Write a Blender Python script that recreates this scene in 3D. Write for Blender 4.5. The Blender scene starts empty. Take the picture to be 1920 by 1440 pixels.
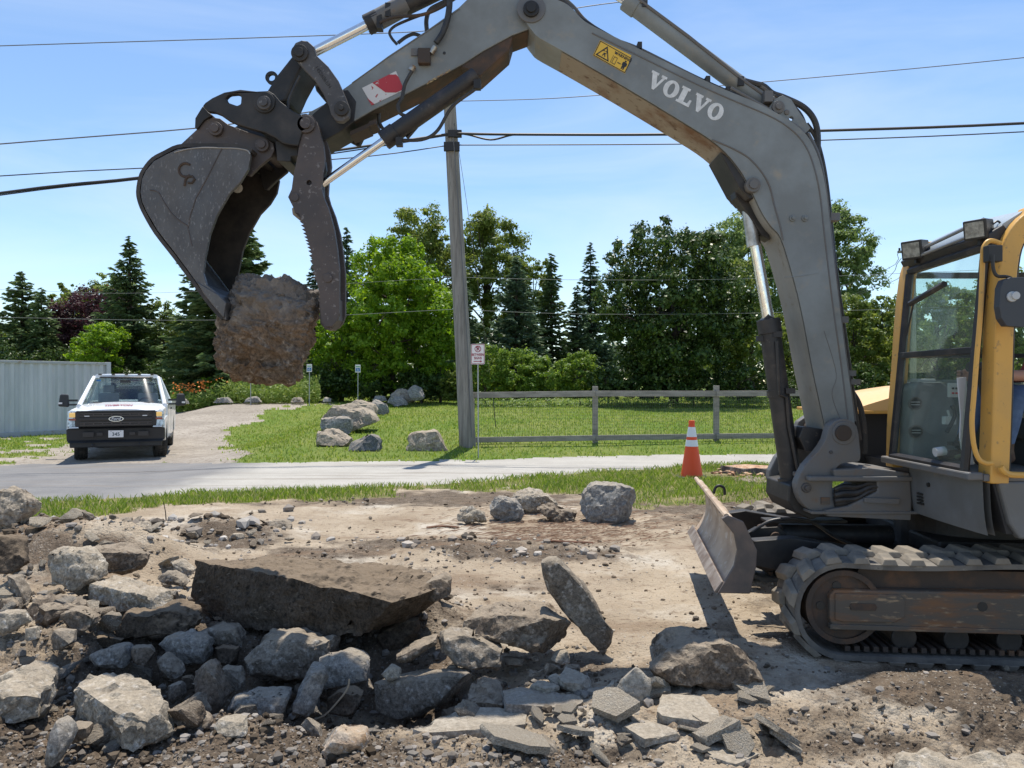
import bpy, bmesh, math, random
import numpy as np
from mathutils import Vector, Matrix
from mathutils.geometry import tessellate_polygon
R = math.radians
scn = bpy.context.scene
col = scn.collection
# ------------------------------------------------------------ camera, light
CZ = 1.65
F = 1397.0
cam = bpy.data.objects.new('camera', bpy.data.cameras.new('camera'))
col.objects.link(cam)
cam.location = (0, 0, CZ); cam.rotation_euler = (R(90), 0, 0)
cam.data.sensor_width = 36; cam.data.lens = 36 * F / 1920
cam.data.clip_start = .05; cam.data.clip_end = 9000
scn.camera = cam
SUN_EL, SUN_AZ = R(72), R(7)       # azimuth measured from +Y towards +X
sl = bpy.data.lights.new('sun', 'SUN'); sl.energy = 5.0; sl.angle = R(.53); sl.color = (1, .94, .84)
so = bpy.data.objects.new('sun', sl); col.objects.link(so)
sd = Vector((math.sin(SUN_AZ) * math.cos(SUN_EL), math.cos(SUN_AZ) * math.cos(SUN_EL), math.sin(SUN_EL)))
so.rotation_euler = sd.to_track_quat('Z', 'Y').to_euler(); so.location = (0, 0, 30)
w = bpy.data.worlds.new('World'); scn.world = w; w.use_nodes = True
wn = w.node_tree.nodes; wl = w.node_tree.links
sky = wn.new('ShaderNodeTexSky'); sky.sky_type = 'NISHITA'; sky.sun_disc = False
sky.sun_elevation = SUN_EL; sky.sun_rotation = SUN_AZ
sky.air_density = 1.0; sky.dust_density = 0.0; sky.ozone_density = 2.2; sky.altitude = 0
bg = wn['Background']; bg.inputs['Strength'].default_value = 0.15
# thin streaks of high cloud
tc = wn.new('ShaderNodeTexCoord'); mp = wn.new('ShaderNodeMapping'); mp.inputs['Scale'].default_value = (1.2, 1.2, 5.0)
mp.inputs['Rotation'].default_value = (0, R(16), 0)
wl.new(tc.outputs['Generated'], mp.inputs['Vector'])
nz = wn.new('ShaderNodeTexNoise'); nz.inputs['Scale'].default_value = 1.3; nz.inputs['Detail'].default_value = 6; nz.inputs['Roughness'].default_value = .55; nz.inputs['Distortion'].default_value = .6
wl.new(mp.outputs[0], nz.inputs['Vector'])
cr = wn.new('ShaderNodeMapRange'); cr.inputs['From Min'].default_value = .44; cr.inputs['From Max'].default_value = .8; cr.inputs['To Min'].default_value = .04; cr.inputs['To Max'].default_value = .42
wl.new(nz.outputs['Fac'], cr.inputs['Value'])
mx = wn.new('ShaderNodeMix'); mx.data_type = 'RGBA'
wl.new(cr.outputs['Result'], mx.inputs['Factor']); hsv = wn.new('ShaderNodeHueSaturation'); hsv.inputs['Saturation'].default_value = 1.08; hsv.inputs['Value'].default_value = 1.0; wl.new(sky.outputs['Color'], hsv.inputs['Color']); wl.new(hsv.outputs['Color'], mx.inputs['A']); mx.inputs['B'].default_value = (5.6, 6.0, 6.6, 1)
wl.new(mx.outputs['Result'], bg.inputs['Color'])
scn.view_settings.view_transform = 'Standard'; scn.view_settings.look = 'None'
scn.view_settings.exposure = 0.3; scn.view_settings.gamma = 1
scn.render.engine = 'CYCLES'

# ------------------------------------------------------------ numpy noise
def _hash(ix, iy, iz, seed):
    h = (ix * 374761393 + iy * 668265263 + iz * 2147483647 + seed * 1274126177) & 0xffffffff
    h = ((h ^ (h >> 13)) * 1274126177) & 0xffffffff
    h = ((h ^ (h >> 15)) * 2246822519) & 0xffffffff
    return ((h ^ (h >> 16)) & 0xffffff) / float(0xffffff)
def vn(p, seed=0):
    p = np.asarray(p, dtype=float)
    i = np.floor(p).astype(np.int64); f = p - i; f = f * f * (3 - 2 * f)
    r = 0
    for dx in (0, 1):
        for dy in (0, 1):
            for dz in (0, 1):
                wgt = (f[:, 0] if dx else 1 - f[:, 0]) * (f[:, 1] if dy else 1 - f[:, 1]) * (f[:, 2] if dz else 1 - f[:, 2])
                r = r + wgt * _hash(i[:, 0] + dx, i[:, 1] + dy, i[:, 2] + dz, seed)
    return r * 2 - 1
def fbm(p, o=4, seed=0, g=.5):
    p = np.asarray(p, dtype=float); a = 1; s = 0; t = 0
    for k in range(o):
        s = s + a * vn(p * (2 ** k) + k * 17.3, seed + k); t += a; a *= g
    return s / t
def sstep(a, b, x):
    t = np.clip((x - a) / (b - a), 0, 1); return t * t * (3 - 2 * t)
def pip(px, py, poly):
    inside = np.zeros(px.shape, bool); n = len(poly)
    for i in range(n):
        x1, y1 = poly[i]; x2, y2 = poly[(i + 1) % n]
        if y1 == y2: continue
        c = ((y1 > py) != (y2 > py)) & (px < (x2 - x1) * (py - y1) / (y2 - y1) + x1)
        inside ^= c
    return inside

# ------------------------------------------------------------ object helpers
ORG = {}
def tag(o, label=None, cat=None, group=None, kind=None):
    if label: o['label'] = label
    if cat: o['category'] = cat
    if group: o['group'] = group
    if kind: o['kind'] = kind
    return o
def thing(name, loc, label, cat, group=None, rz=0):
    o = bpy.data.objects.new(name, None); col.objects.link(o); o.empty_display_size = .2
    o.location = loc; o.rotation_euler = (0, 0, rz); ORG[o.name] = Vector((0, 0, 0)) if rz else Vector(loc)
    return tag(o, label, cat, group)
def mesh_np(name, v, f, mats, mi=None, smooth=False):
    v = np.asarray(v, dtype=np.float32); f = np.asarray(f, dtype=np.int32)
    me = bpy.data.meshes.new(name); k = f.shape[1]
    me.vertices.add(len(v)); me.vertices.foreach_set('co', v.ravel())
    me.loops.add(f.size); me.loops.foreach_set('vertex_index', f.ravel())
    me.polygons.add(len(f)); me.polygons.foreach_set('loop_start', np.arange(0, f.size, k, dtype=np.int32))
    me.polygons.foreach_set('loop_total', np.full(len(f), k, dtype=np.int32))
    for m in (mats if isinstance(mats, (list, tuple)) else [mats]): me.materials.append(m)
    if mi is not None: me.polygons.foreach_set('material_index', np.asarray(mi, dtype=np.int32))
    me.polygons.foreach_set('use_smooth', np.full(len(f), smooth))
    me.update(calc_edges=True); return me
def put(name, me, parent=None, org=None):
    o = bpy.data.objects.new(name, me); col.objects.link(o)
    if parent is not None:
        o.parent = parent; ORG[o.name] = ORG.get(parent.name, Vector((0, 0, 0)))
    return o
def link(name, v, f, m, parent=None, bevel=0, smooth=False, org=None, seg=2, ang=35):
    """v in world (or parent-local when the parent is rotated) coordinates"""
    me = bpy.data.meshes.new(name)
    og = ORG.get(parent.name, Vector((0, 0, 0))) if parent is not None else (Vector(org) if org is not None else Vector((0, 0, 0)))
    me.from_pydata([tuple(Vector(q) - og) for q in v], [], f)
    for q in (m if isinstance(m, (list, tuple)) else [m]): me.materials.append(q)
    me.validate(); me.update()
    bm = bmesh.new(); bm.from_mesh(me); bmesh.ops.recalc_face_normals(bm, faces=bm.faces)
    if smooth:
        for q in bm.faces: q.smooth = True
        for e in bm.edges:
            if len(e.link_faces) == 2 and e.calc_face_angle(0) > R(40): e.smooth = False
    bm.to_mesh(me); bm.free()
    o = put(name, me, parent)
    if parent is None: o.location = og; ORG[o.name] = og
    if bevel:
        b = o.modifiers.new('b', 'BEVEL'); b.width = bevel; b.segments = seg; b.limit_method = 'ANGLE'; b.angle_limit = R(ang); b.harden_normals = False
    return o
class G:
    def __init__(s): s.v = []; s.f = []
    def add(s, v, f):
        n = len(s.v); s.v += [tuple(q) for q in v]; s.f += [tuple(i + n for i in q) for q in f]; return s
    def box(s, a, b, M=None):
        x0, y0, z0 = a; x1, y1, z1 = b
        v = [(x0, y0, z0), (x1, y0, z0), (x1, y1, z0), (x0, y1, z0), (x0, y0, z1), (x1, y0, z1), (x1, y1, z1), (x0, y1, z1)]
        if M is not None: v = [M @ Vector(q) for q in v]
        return s.add(v, [(0, 3, 2, 1), (4, 5, 6, 7), (0, 1, 5, 4), (1, 2, 6, 5), (2, 3, 7, 6), (3, 0, 4, 7)])
    def hexa(s, p8): return s.add(p8, [(0, 3, 2, 1), (4, 5, 6, 7), (0, 1, 5, 4), (1, 2, 6, 5), (2, 3, 7, 6), (3, 0, 4, 7)])
    def prism(s, loops, d):
        """loops of 3-D points in a plane; extruded by vector d"""
        loops = [[Vector(q) for q in l] for l in loops]; d = Vector(d)
        flat = [q for l in loops for q in l]; n = len(flat)
        tr = tessellate_polygon(loops)
        f = [tuple(t) for t in tr] + [tuple(i + n for i in reversed(t)) for t in tr]
        k = 0
        for l in loops:
            m = len(l)
            f += [(k + i, k + (i + 1) % m, k + (i + 1) % m + n, k + i + n) for i in range(m)]; k += m
        return s.add(flat + [q + d for q in flat], f)
    def tube(s, pts, r, n=10, cap=True):
        pts = [Vector(p) for p in pts]; rr = r if isinstance(r, (list, tuple)) else [r] * len(pts)
        v = []; f = []; up = None
        for i, p in enumerate(pts):
            t = (pts[min(i + 1, len(pts) - 1)] - pts[max(i - 1, 0)]).normalized()
            if up is None: up = t.orthogonal().normalized()
            else:
                up = (up - t * up.dot(t)); up = up.normalized() if up.length > 1e-6 else t.orthogonal().normalized()
            b = t.cross(up)
            for k in range(n):
                a = 2 * math.pi * k / n; v.append(p + (up * math.cos(a) + b * math.sin(a)) * rr[i])
        for i in range(len(pts) - 1):
            for k in range(n): f.append((i * n + k, i * n + (k + 1) % n, (i + 1) * n + (k + 1) % n, (i + 1) * n + k))
        if cap: f.append(tuple(range(n - 1, -1, -1))); f.append(tuple((len(pts) - 1) * n + k for k in range(n)))
        return s.add(v, f)
    def cyl(s, a, b, r, r2=None, n=24): return s.tube([a, b], [r, r if r2 is None else r2], n)
    def ring(s, c, axis, r0, r1, h, n=28):
        axis = Vector(axis).normalized(); u = axis.orthogonal().normalized(); w_ = axis.cross(u); c = Vector(c)
        v = []; f = []
        for k in range(n):
            a = 2 * math.pi * k / n; d = u * math.cos(a) + w_ * math.sin(a)
            v += [c + d * r0, c + d * r1, c + d * r1 + axis * h, c + d * r0 + axis * h]
        for k in range(n):
            j = (k + 1) % n
            for q in range(4): f.append((k * 4 + q, k * 4 + (q + 1) % 4, j * 4 + (q + 1) % 4, j * 4 + q))
        return s.add(v, f)
    def out(s, name, m, parent=None, **k): return link(name, s.v, s.f, m, parent, **k)
def smooth_pts(p, k=4, closed=False):
    n = len(p); out = []; p = [Vector(q) for q in p]
    for i in range(n if closed else n - 1):
        a = p[(i - 1) % n] if closed or i else p[0]; b = p[i]; c = p[(i + 1) % n]; d = p[(i + 2) % n] if closed or i + 2 < n else p[-1]
        for j in range(k):
            t = j / k
            out.append(.5 * ((2 * b) + (c - a) * t + (2 * a - 5 * b + 4 * c - d) * t * t + (3 * b - a - 3 * c + d) * t ** 3))
    if not closed: out.append(p[-1])
    return out
def W(px, py, Y): return Vector(((px - 960) / F * Y, Y, CZ - (py - 720) / F * Y))
def WL(l, Y): return [W(x, y, Y) for x, y in l]
def text_geo(body, size=1.0, ext=.002, bold=0):
    c = bpy.data.curves.new('t', 'FONT'); c.body = body; c.size = size; c.extrude = ext; c.align_x = 'CENTER'; c.align_y = 'CENTER'; c.offset = bold; c.resolution_u = 3
    o = bpy.data.objects.new('t', c); col.objects.link(o)
    dg = bpy.context.evaluated_depsgraph_get(); me = bpy.data.meshes.new_from_object(o.evaluated_get(dg))
    v = [q.co.copy() for q in me.vertices]; f = [tuple(p.vertices) for p in me.polygons]
    bpy.data.objects.remove(o); bpy.data.curves.remove(c); bpy.data.meshes.remove(me)
    return v, f
def place_text(name, body, size, org, xd, yd, m, parent, ext=.001, bold=0, sx=1):
    v, f = text_geo(body, size, ext, bold); xd = Vector(xd).normalized(); yd = Vector(yd).normalized(); n = xd.cross(yd); org = Vector(org)
    return link(name, [org + xd * q.x * sx + yd * q.y + n * q.z for q in v], f, m, parent)

# ------------------------------------------------------------ materials
def mat(name, c, rough=.6, metal=0, c2=None, sc=4, lo=.4, hi=.6, c3=None, sc3=14, lo3=.62, hi3=.72, bump=0, bsc=40, bd=.01, spec=.5, coat=0, rnd=0, det=6, trans=0, rr=None, stretch=None):
    m = bpy.data.materials.new(name); m.use_nodes = True; nt = m.node_tree; N = nt.nodes; L = nt.links
    b = N['Principled BSDF']; b.inputs['Roughness'].default_value = rough; b.inputs['Metallic'].default_value = metal
    b.inputs['Specular IOR Level'].default_value = spec; b.inputs['Coat Weight'].default_value = coat
    b.inputs['Base Color'].default_value = (*c, 1)
    t = N.new('ShaderNodeTexCoord'); vec = t.outputs['Object']
    if stretch:
        mpn = N.new('ShaderNodeMapping'); mpn.inputs['Scale'].default_value = stretch; L.new(vec, mpn.inputs['Vector']); vec = mpn.outputs[0]
    def noise(s, d=det, r=.6):
        n = N.new('ShaderNodeTexNoise'); n.inputs['Scale'].default_value = s; n.inputs['Detail'].default_value = d; n.inputs['Roughness'].default_value = r; L.new(vec, n.inputs['Vector']); return n.outputs['Fac']
    def rng(v, a, b_, c_=0, d_=1):
        n = N.new('ShaderNodeMapRange'); n.inputs['From Min'].default_value = a; n.inputs['From Max'].default_value = b_; n.inputs['To Min'].default_value = c_; n.inputs['To Max'].default_value = d_; L.new(v, n.inputs['Value']); return n.outputs['Result']
    def mixc(fac, a, b_):
        n = N.new('ShaderNodeMix'); n.data_type = 'RGBA'; L.new(fac, n.inputs['Factor'])
        for s_, q in (('A', a), ('B', b_)):
            if isinstance(q, tuple): n.inputs[s_].default_value = (*q, 1)
            else: L.new(q, n.inputs[s_])
        return n.outputs['Result']
    cur = c
    if c2: cur = mixc(rng(noise(sc), lo, hi), cur, c2)
    if c3: cur = mixc(rng(noise(sc3), lo3, hi3), cur, c3)
    if rnd:
        oi = N.new('ShaderNodeObjectInfo'); hs = N.new('ShaderNodeHueSaturation'); 
        v_ = rng(oi.outputs['Random'], 0, 1, 1 - rnd, 1 + rnd); L.new(v_, hs.inputs['Value'])
        if isinstance(cur, tuple): hs.inputs['Color'].default_value = (*cur, 1)
        else: L.new(cur, hs.inputs['Color'])
        cur = hs.outputs['Color']
    if not isinstance(cur, tuple): L.new(cur, b.inputs['Base Color'])
    if rr: L.new(rng(noise(rr[2]), .35, .65, rr[0], rr[1]), b.inputs['Roughness'])
    if bump:
        bp = N.new('ShaderNodeBump'); bp.inputs['Strength'].default_value = bump; bp.inputs['Distance'].default_value = bd
        L.new(noise(bsc, 8, .65), bp.inputs['Height']); L.new(bp.outputs[0], b.inputs['Normal'])
    return m
def leafmat(name, cs, tr=.35, rough=.5, spec=.3):
    m = bpy.data.materials.new(name); m.use_nodes = True; nt = m.node_tree; N = nt.nodes; L = nt.links
    b = N['Principled BSDF']; b.inputs['Roughness'].default_value = rough; b.inputs['Specular IOR Level'].default_value = spec
    g = N.new('ShaderNodeNewGeometry'); r = N.new('ShaderNodeValToRGB'); L.new(g.outputs['Random Per Island'], r.inputs['Fac'])
    e = r.color_ramp.elements
    while len(e) < len(cs): e.new(.5)
    for i, c in enumerate(cs): e[i].position = i / (len(cs) - 1); e[i].color = (*c, 1)
    L.new(r.outputs[0], b.inputs['Base Color'])
    t = N.new('ShaderNodeBsdfTranslucent'); hs = N.new('ShaderNodeHueSaturation'); hs.inputs['Hue'].default_value = .485; hs.inputs['Value'].default_value = 1.7; hs.inputs['Saturation'].default_value = 1.05
    L.new(r.outputs[0], hs.inputs['Color']); L.new(hs.outputs[0], t.inputs['Color'])
    x = N.new('ShaderNodeMixShader'); x.inputs[0].default_value = tr; L.new(b.outputs[0], x.inputs[1]); L.new(t.outputs[0], x.inputs[2])
    L.new(x.outputs[0], N['Material Output'].inputs['Surface']); return m
def glassmat(name, tint, alpha=.3, dust=None, film=0, ior=1.5):
    m = bpy.data.materials.new(name); m.use_nodes = True; N = m.node_tree.nodes; L = m.node_tree.links
    N.remove(N['Principled BSDF'])
    g = N.new('ShaderNodeBsdfGlossy'); g.inputs['Roughness'].default_value = .03; g.inputs['Color'].default_value = (1, 1, 1, 1)
    t = N.new('ShaderNodeBsdfTransparent'); t.inputs['Color'].default_value = (*tint, 1)
    fr = N.new('ShaderNodeLayerWeight'); fr.inputs['Blend'].default_value = .5; f0 = ((ior - 1) / (ior + 1)) ** 2
    p5 = N.new('ShaderNodeMath'); p5.operation = 'POWER'; L.new(fr.outputs['Facing'], p5.inputs[0]); p5.inputs[1].default_value = 5
    ad = N.new('ShaderNodeMath'); ad.operation = 'MULTIPLY_ADD'; L.new(p5.outputs[0], ad.inputs[0]); ad.inputs[1].default_value = 1 - f0; ad.inputs[2].default_value = f0
    x = N.new('ShaderNodeMixShader'); L.new(ad.outputs[0], x.inputs[0]); L.new(t.outputs[0], x.inputs[1]); L.new(g.outputs[0], x.inputs[2])
    last = x.outputs[0]
    if film:
        d = N.new('ShaderNodeBsdfDiffuse'); d.inputs['Color'].default_value = (*dust, 1)
        tc_ = N.new('ShaderNodeTexCoord'); n = N.new('ShaderNodeTexNoise'); n.inputs['Scale'].default_value = 3; n.inputs['Detail'].default_value = 5; L.new(tc_.outputs['Object'], n.inputs['Vector'])
        mr = N.new('ShaderNodeMapRange'); mr.inputs['From Min'].default_value = .3; mr.inputs['From Max'].default_value = .7; mr.inputs['To Min'].default_value = film * .4; mr.inputs['To Max'].default_value = film; L.new(n.outputs['Fac'], mr.inputs['Value'])
        y = N.new('ShaderNodeMixShader'); L.new(mr.outputs['Result'], y.inputs[0]); L.new(last, y.inputs[1]); L.new(d.outputs[0], y.inputs[2]); last = y.outputs[0]
    L.new(last, N['Material Output'].inputs['Surface']); return m
# ------------------------------------------------------------ terrain
def base_h(X, Y):
    zr = np.interp(Y, [16.4, 18, 22, 40, 60, 400, 9000], [0, .2, .4, .82, .95, 1.2, 1.2])
    zc = np.interp(Y, [12, 16, 28, 36, 45, 60, 9000], [0, -.14, -.14, .55, .9, 1.0, 1.2])
    zm = np.interp(Y, [12, 16, 22, 25.5, 29, 33, 45, 60, 9000], [0, -.14, -.12, .12, .45, .74, .9, 1.0, 1.2])
    s2 = sstep(-15.2, -12.6, X * 1.0); zl = zc * (1 - s2) + zm * s2
    s = sstep(-7.9, -5.2, X * 1.0); return zl * (1 - s) + zr * s
# (x px, y px on flat ground, radius x m, radius y m, height m)
BUMPS = [(60, 1030, .9, .7, .30), (150, 1060, .8, .5, .22), (240, 1060, .5, .3, .18), (420, 1003, .55, .28, .16), (60, 1180, .8, .5, .12), (250, 1010, 1.1, .3, .08),
         (450, 1255, 1.1, .42, -.30), (640, 1270, .5, .38, -.22), (780, 1300, .38, .2, -.16), (850, 1262, .3, .14, -.1), (300, 1240, .5, .3, -.15),
         (770, 1165, .30, .25, .22), (330, 1400, 1.0, .2, -.02), (650, 1440, .7, .16, .02), (1600, 1330, 1.0, .3, .05), (1850, 1290, .6, .2, .06),
         (980, 1035, 1.0, .25, .07), (860, 1025, .7, .2, .05), (1120, 1055, .4, .18, .05), (1430, 940, .9, .5, .16), (1600, 945, .9, .5, .12), (1480, 1290, .5, .12, -.05), (1700, 1250, 1.2, .12, -.05), (1290, 1210, .4, .15, .04), (1470, 1225, .25, .2, .03)]
def gy(py): return CZ * F / (py - 720)
BW = [((px - 960) / F * gy(py), gy(py), sx, sy, h) for px, py, sx, sy, h in BUMPS]
def rough_w(X, Y):
    """how churned the work site is"""
    r = np.exp(-(((X + 2.6) / 2.6) ** 2 + ((Y - 4.2) / 1.5) ** 2)) * .9
    r += np.exp(-(((X + 4.6) / 1.8) ** 2 + ((Y - 7.2) / 1.0) ** 2)) * .7
    r += np.exp(-(((X - 2.2) / 1.6) ** 2 + ((Y - 3.5) / .45) ** 2)) * .8
    r += np.exp(-(((X + .3) / .9) ** 2 + ((Y - 3.2) / .35) ** 2)) * .6
    r += np.exp(-(((X - 4.2) / 1.8) ** 2 + ((Y - 10.0) / .9) ** 2)) * .6
    r += np.exp(-(((X - 0.2) / 1.2) ** 2 + ((Y - 7.2) / .45) ** 2)) * .5
    return np.clip(r, 0, 1)
def height(X, Y, detail=True):
    X = np.atleast_1d(np.asarray(X, float)); Y = np.atleast_1d(np.asarray(Y, float))
    z = base_h(X, Y)
    site = 1 - sstep(9.6, 11.2, Y)
    for bx, by, sx, sy, h in BW: z = z + h * np.exp(-(((X - bx) / sx) ** 2 + ((Y - by) / sy) ** 2))
    if detail:
        near = Y < 16
        P = np.stack([X, Y, np.zeros_like(X)], 1); Pn = P[near]
        d = np.zeros_like(X)
        rw = rough_w(Pn[:, 0], Pn[:, 1]); st = site[near]
        n1 = fbm(Pn * 2.2, 4, 3); n2 = fbm(Pn * 9, 4, 9, .6); n3 = 1 - np.abs(fbm(Pn * 14, 3, 21, .6)) * 2; n4 = fbm(Pn * 34, 2, 31)
        d[near] = st * (.03 * n1 + .008 * n2 + .004 * n4 + rw * (.08 * n1 + .06 * n2 + .02 * np.clip(n3, 0, 1) + .02 * n4)) + (1 - st) * .012 * n1
        z = z + d
        fr = Y >= 16
        z[fr] += .05 * fbm(P[fr] * .35, 3, 5)
    return z
def ghit(px, py, detail=False):
    t = np.array([1.0]); 
    Ys = np.geomspace(2.2, 300, 900)
    X = (px - 960) / F * Ys; Z = CZ - (py - 720) / F * Ys
    d = Z - height(X, Ys, detail); k = np.argmax(d < 0)
    if d[k] >= 0: k = len(Ys) - 1
    Yk = min(float(Ys[k]), 32.6 - .08 * (752 - py)); Xk = (px - 960) / F * Yk        # nothing stands beyond the front of the tree line
    return Xk, Yk, float(height([Xk], [Yk], detail)[0])

ROAD = [(-6000, 860), (0, 873), (130, 869), (430, 868), (640, 866), (900, 862), (1000, 858), (1170, 854), (1460, 851), (1920, 847), (6000, 838), (6000, 852), (1920, 862), (1460, 869), (1300, 872), (1193, 881), (993, 894), (860, 906), (600, 918), (450, 922), (350, 926), (200, 936), (50, 944), (-200, 955), (-6000, 1250)]
VERGE = [(-6000, 1000), (-200, 930), (50, 925), (600, 900), (860, 890), (1193, 870), (1460, 860), (6000, 845), (6000, 960), (1900, 925), (1600, 920), (1460, 927), (1300, 947), (1200, 942), (1090, 932), (1000, 922), (950, 913), (860, 917), (740, 926), (600, 940), (450, 948), (300, 956), (200, 962), (50, 972), (-200, 1000), (-6000, 1600)]
DRIVE = [(-700, 900), (-300, 872), (0, 862), (60, 850), (125, 836), (205, 800), (300, 762), (330, 757), (600, 753), (640, 756), (560, 762), (510, 766), (482, 776), (490, 788), (450, 803), (420, 822), (452, 842), (430, 857), (470, 872), (100, 880)]
SOIL = [  # (x, y, rx px, ry px, weight) dark soil patches and red mulch
    (60, 1030, 120, 50, 1), (200, 1030, 90, 25, .8), (440, 1005, 95, 26, 1), (330, 1300, 360, 150, .95), (640, 1220, 240, 130, 1), (120, 1400, 260, 90, .9), (560, 1410, 300, 60, .8), (720, 1130, 110, 40, .9), (600, 1040, 170, 18, .6),
    (850, 1020, 280, 13, .7), (1010, 1040, 190, 18, .8), (840, 935, 330, 16, .8), (1230, 955, 160, 14, .6), (1440, 965, 190, 40, 1), (1650, 950, 300, 30, 1), (1800, 1290, 260, 60, .9), (1600, 1400, 260, 40, .55), (1500, 1345, 200, 30, .4), (1880, 1360, 160, 60, .7), (1000, 1420, 230, 26, .8), (780, 1300, 120, 60, .9), (1650, 1190, 320, 70, .6), (700, 1080, 160, 22, .5), (1080, 1260, 180, 30, .45), (480, 945, 200, 6, .4), (1000, 1095, 260, 25, .25), (30, 960, 80, 20, .8), (1530, 1110, 250, 60, .25)]
MULCH = [(1020, 985, 190, 20, .55), (1130, 985, 120, 22, .6), (880, 990, 120, 10, .5), (1010, 930, 120, 12, .5), (1250, 1000, 120, 20, .35), (720, 975, 260, 10, .35), (880, 930, 200, 10, .5), (1320, 940, 90, 14, .4)]
ty = [-60, -20, -5, 0.6, 1.0, 1.35] + list(2305.0 / np.concatenate([np.arange(1560, 214, -2.6), np.arange(214, 115, -.8), np.arange(115, 27, -2.0)])) + list(np.geomspace(90, 8500, 22))
tx = list(np.linspace(-4, -.82, 34)) + list(np.arange(-.8, .8001, .0025)) + list(np.linspace(.82, 4, 34))
ty = np.array(ty); tx = np.array(tx)
TXg, TYg = np.meshgrid(tx, ty); Yv = TYg.ravel(); Xv = (TXg * np.maximum(TYg, 4.0 - 1.9 * (TYg > 1.2))).ravel()
ss = sstep(1.3, 3, Yv) ; Xv = np.where(Yv < 1.3, TXg.ravel() * 2.1 * (1 + (1.3 - Yv) * .5), TXg.ravel() * Yv * ss + (1 - ss) * TXg.ravel() * 2.1)
Zv = height(Xv, Yv)
PY = 720 - (Zv - CZ) * F / np.maximum(Yv, .3); PX = 960 + Xv * F / np.maximum(Yv, .3)
P0 = np.stack([Xv, Yv, 0 * Xv], 1)
jit = fbm(P0 * 1.3, 4, 77, .65)
nr, nc = len(ty), len(tx)
idx = np.arange(nr * nc).reshape(nr, nc)
fc = np.stack([idx[:-1, :-1].ravel(), idx[:-1, 1:].ravel(), idx[1:, 1:].ravel(), idx[1:, :-1].ravel()], 1)
cx = PX[fc].mean(1); cy = PY[fc].mean(1); cj = jit[fc].mean(1); cY = Yv[fc].mean(1)
reg = np.zeros(len(fc), int)      # 0 site 1 road 2 verge 3 gravel drive 4 lawn
amp = F / np.maximum(cY, 2) * .16
inV = pip(cx, cy + cj * amp * 2.0, VERGE); reg[inV] = 2
inR = pip(cx, cy + cj * amp * .22, ROAD)
far = cY > 11
roadline = np.interp(cx, [-6000, 0, 640, 900, 1170, 1460, 1920, 6000], [866, 873, 867, 862, 854, 851, 847, 838])
isf = (cy < roadline + 2) & far; reg[isf] = 4
jit2 = fbm(np.stack([Xv, Yv * 2.2, 0 * Xv], 1) * 2.1, 3, 78)[fc].mean(1)
inD = pip(cx + cj * amp * 4.5 + jit2 * amp * 3, cy + cj * amp * 2.2 + jit2 * amp * 1.0, DRIVE) & far; reg[inD & ~inR] = 3
bald = isf & (cx < 200) & (cj > .1); reg[bald & ~inR] = 3
reg[inR & ~((reg == 3) & (cy < roadline))] = 1
reg[cY < 1.3] = 0; reg[cY > 60] = 4
def blobmask(L, px, py):
    m = np.zeros_like(px)
    for x, y, rx, ry, w_ in L: m = np.maximum(m, w_ * np.exp(-(((px - x) / rx) ** 2 + ((py - y) / ry) ** 2) * 1.2))
    return m
soil = blobmask(SOIL, PX, PY); mulch = blobmask(MULCH, PX, PY)
tone = sstep(-4.7, -5.9, Xv + .5 * jit)  # newer, darker asphalt on the left part of the road

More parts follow.
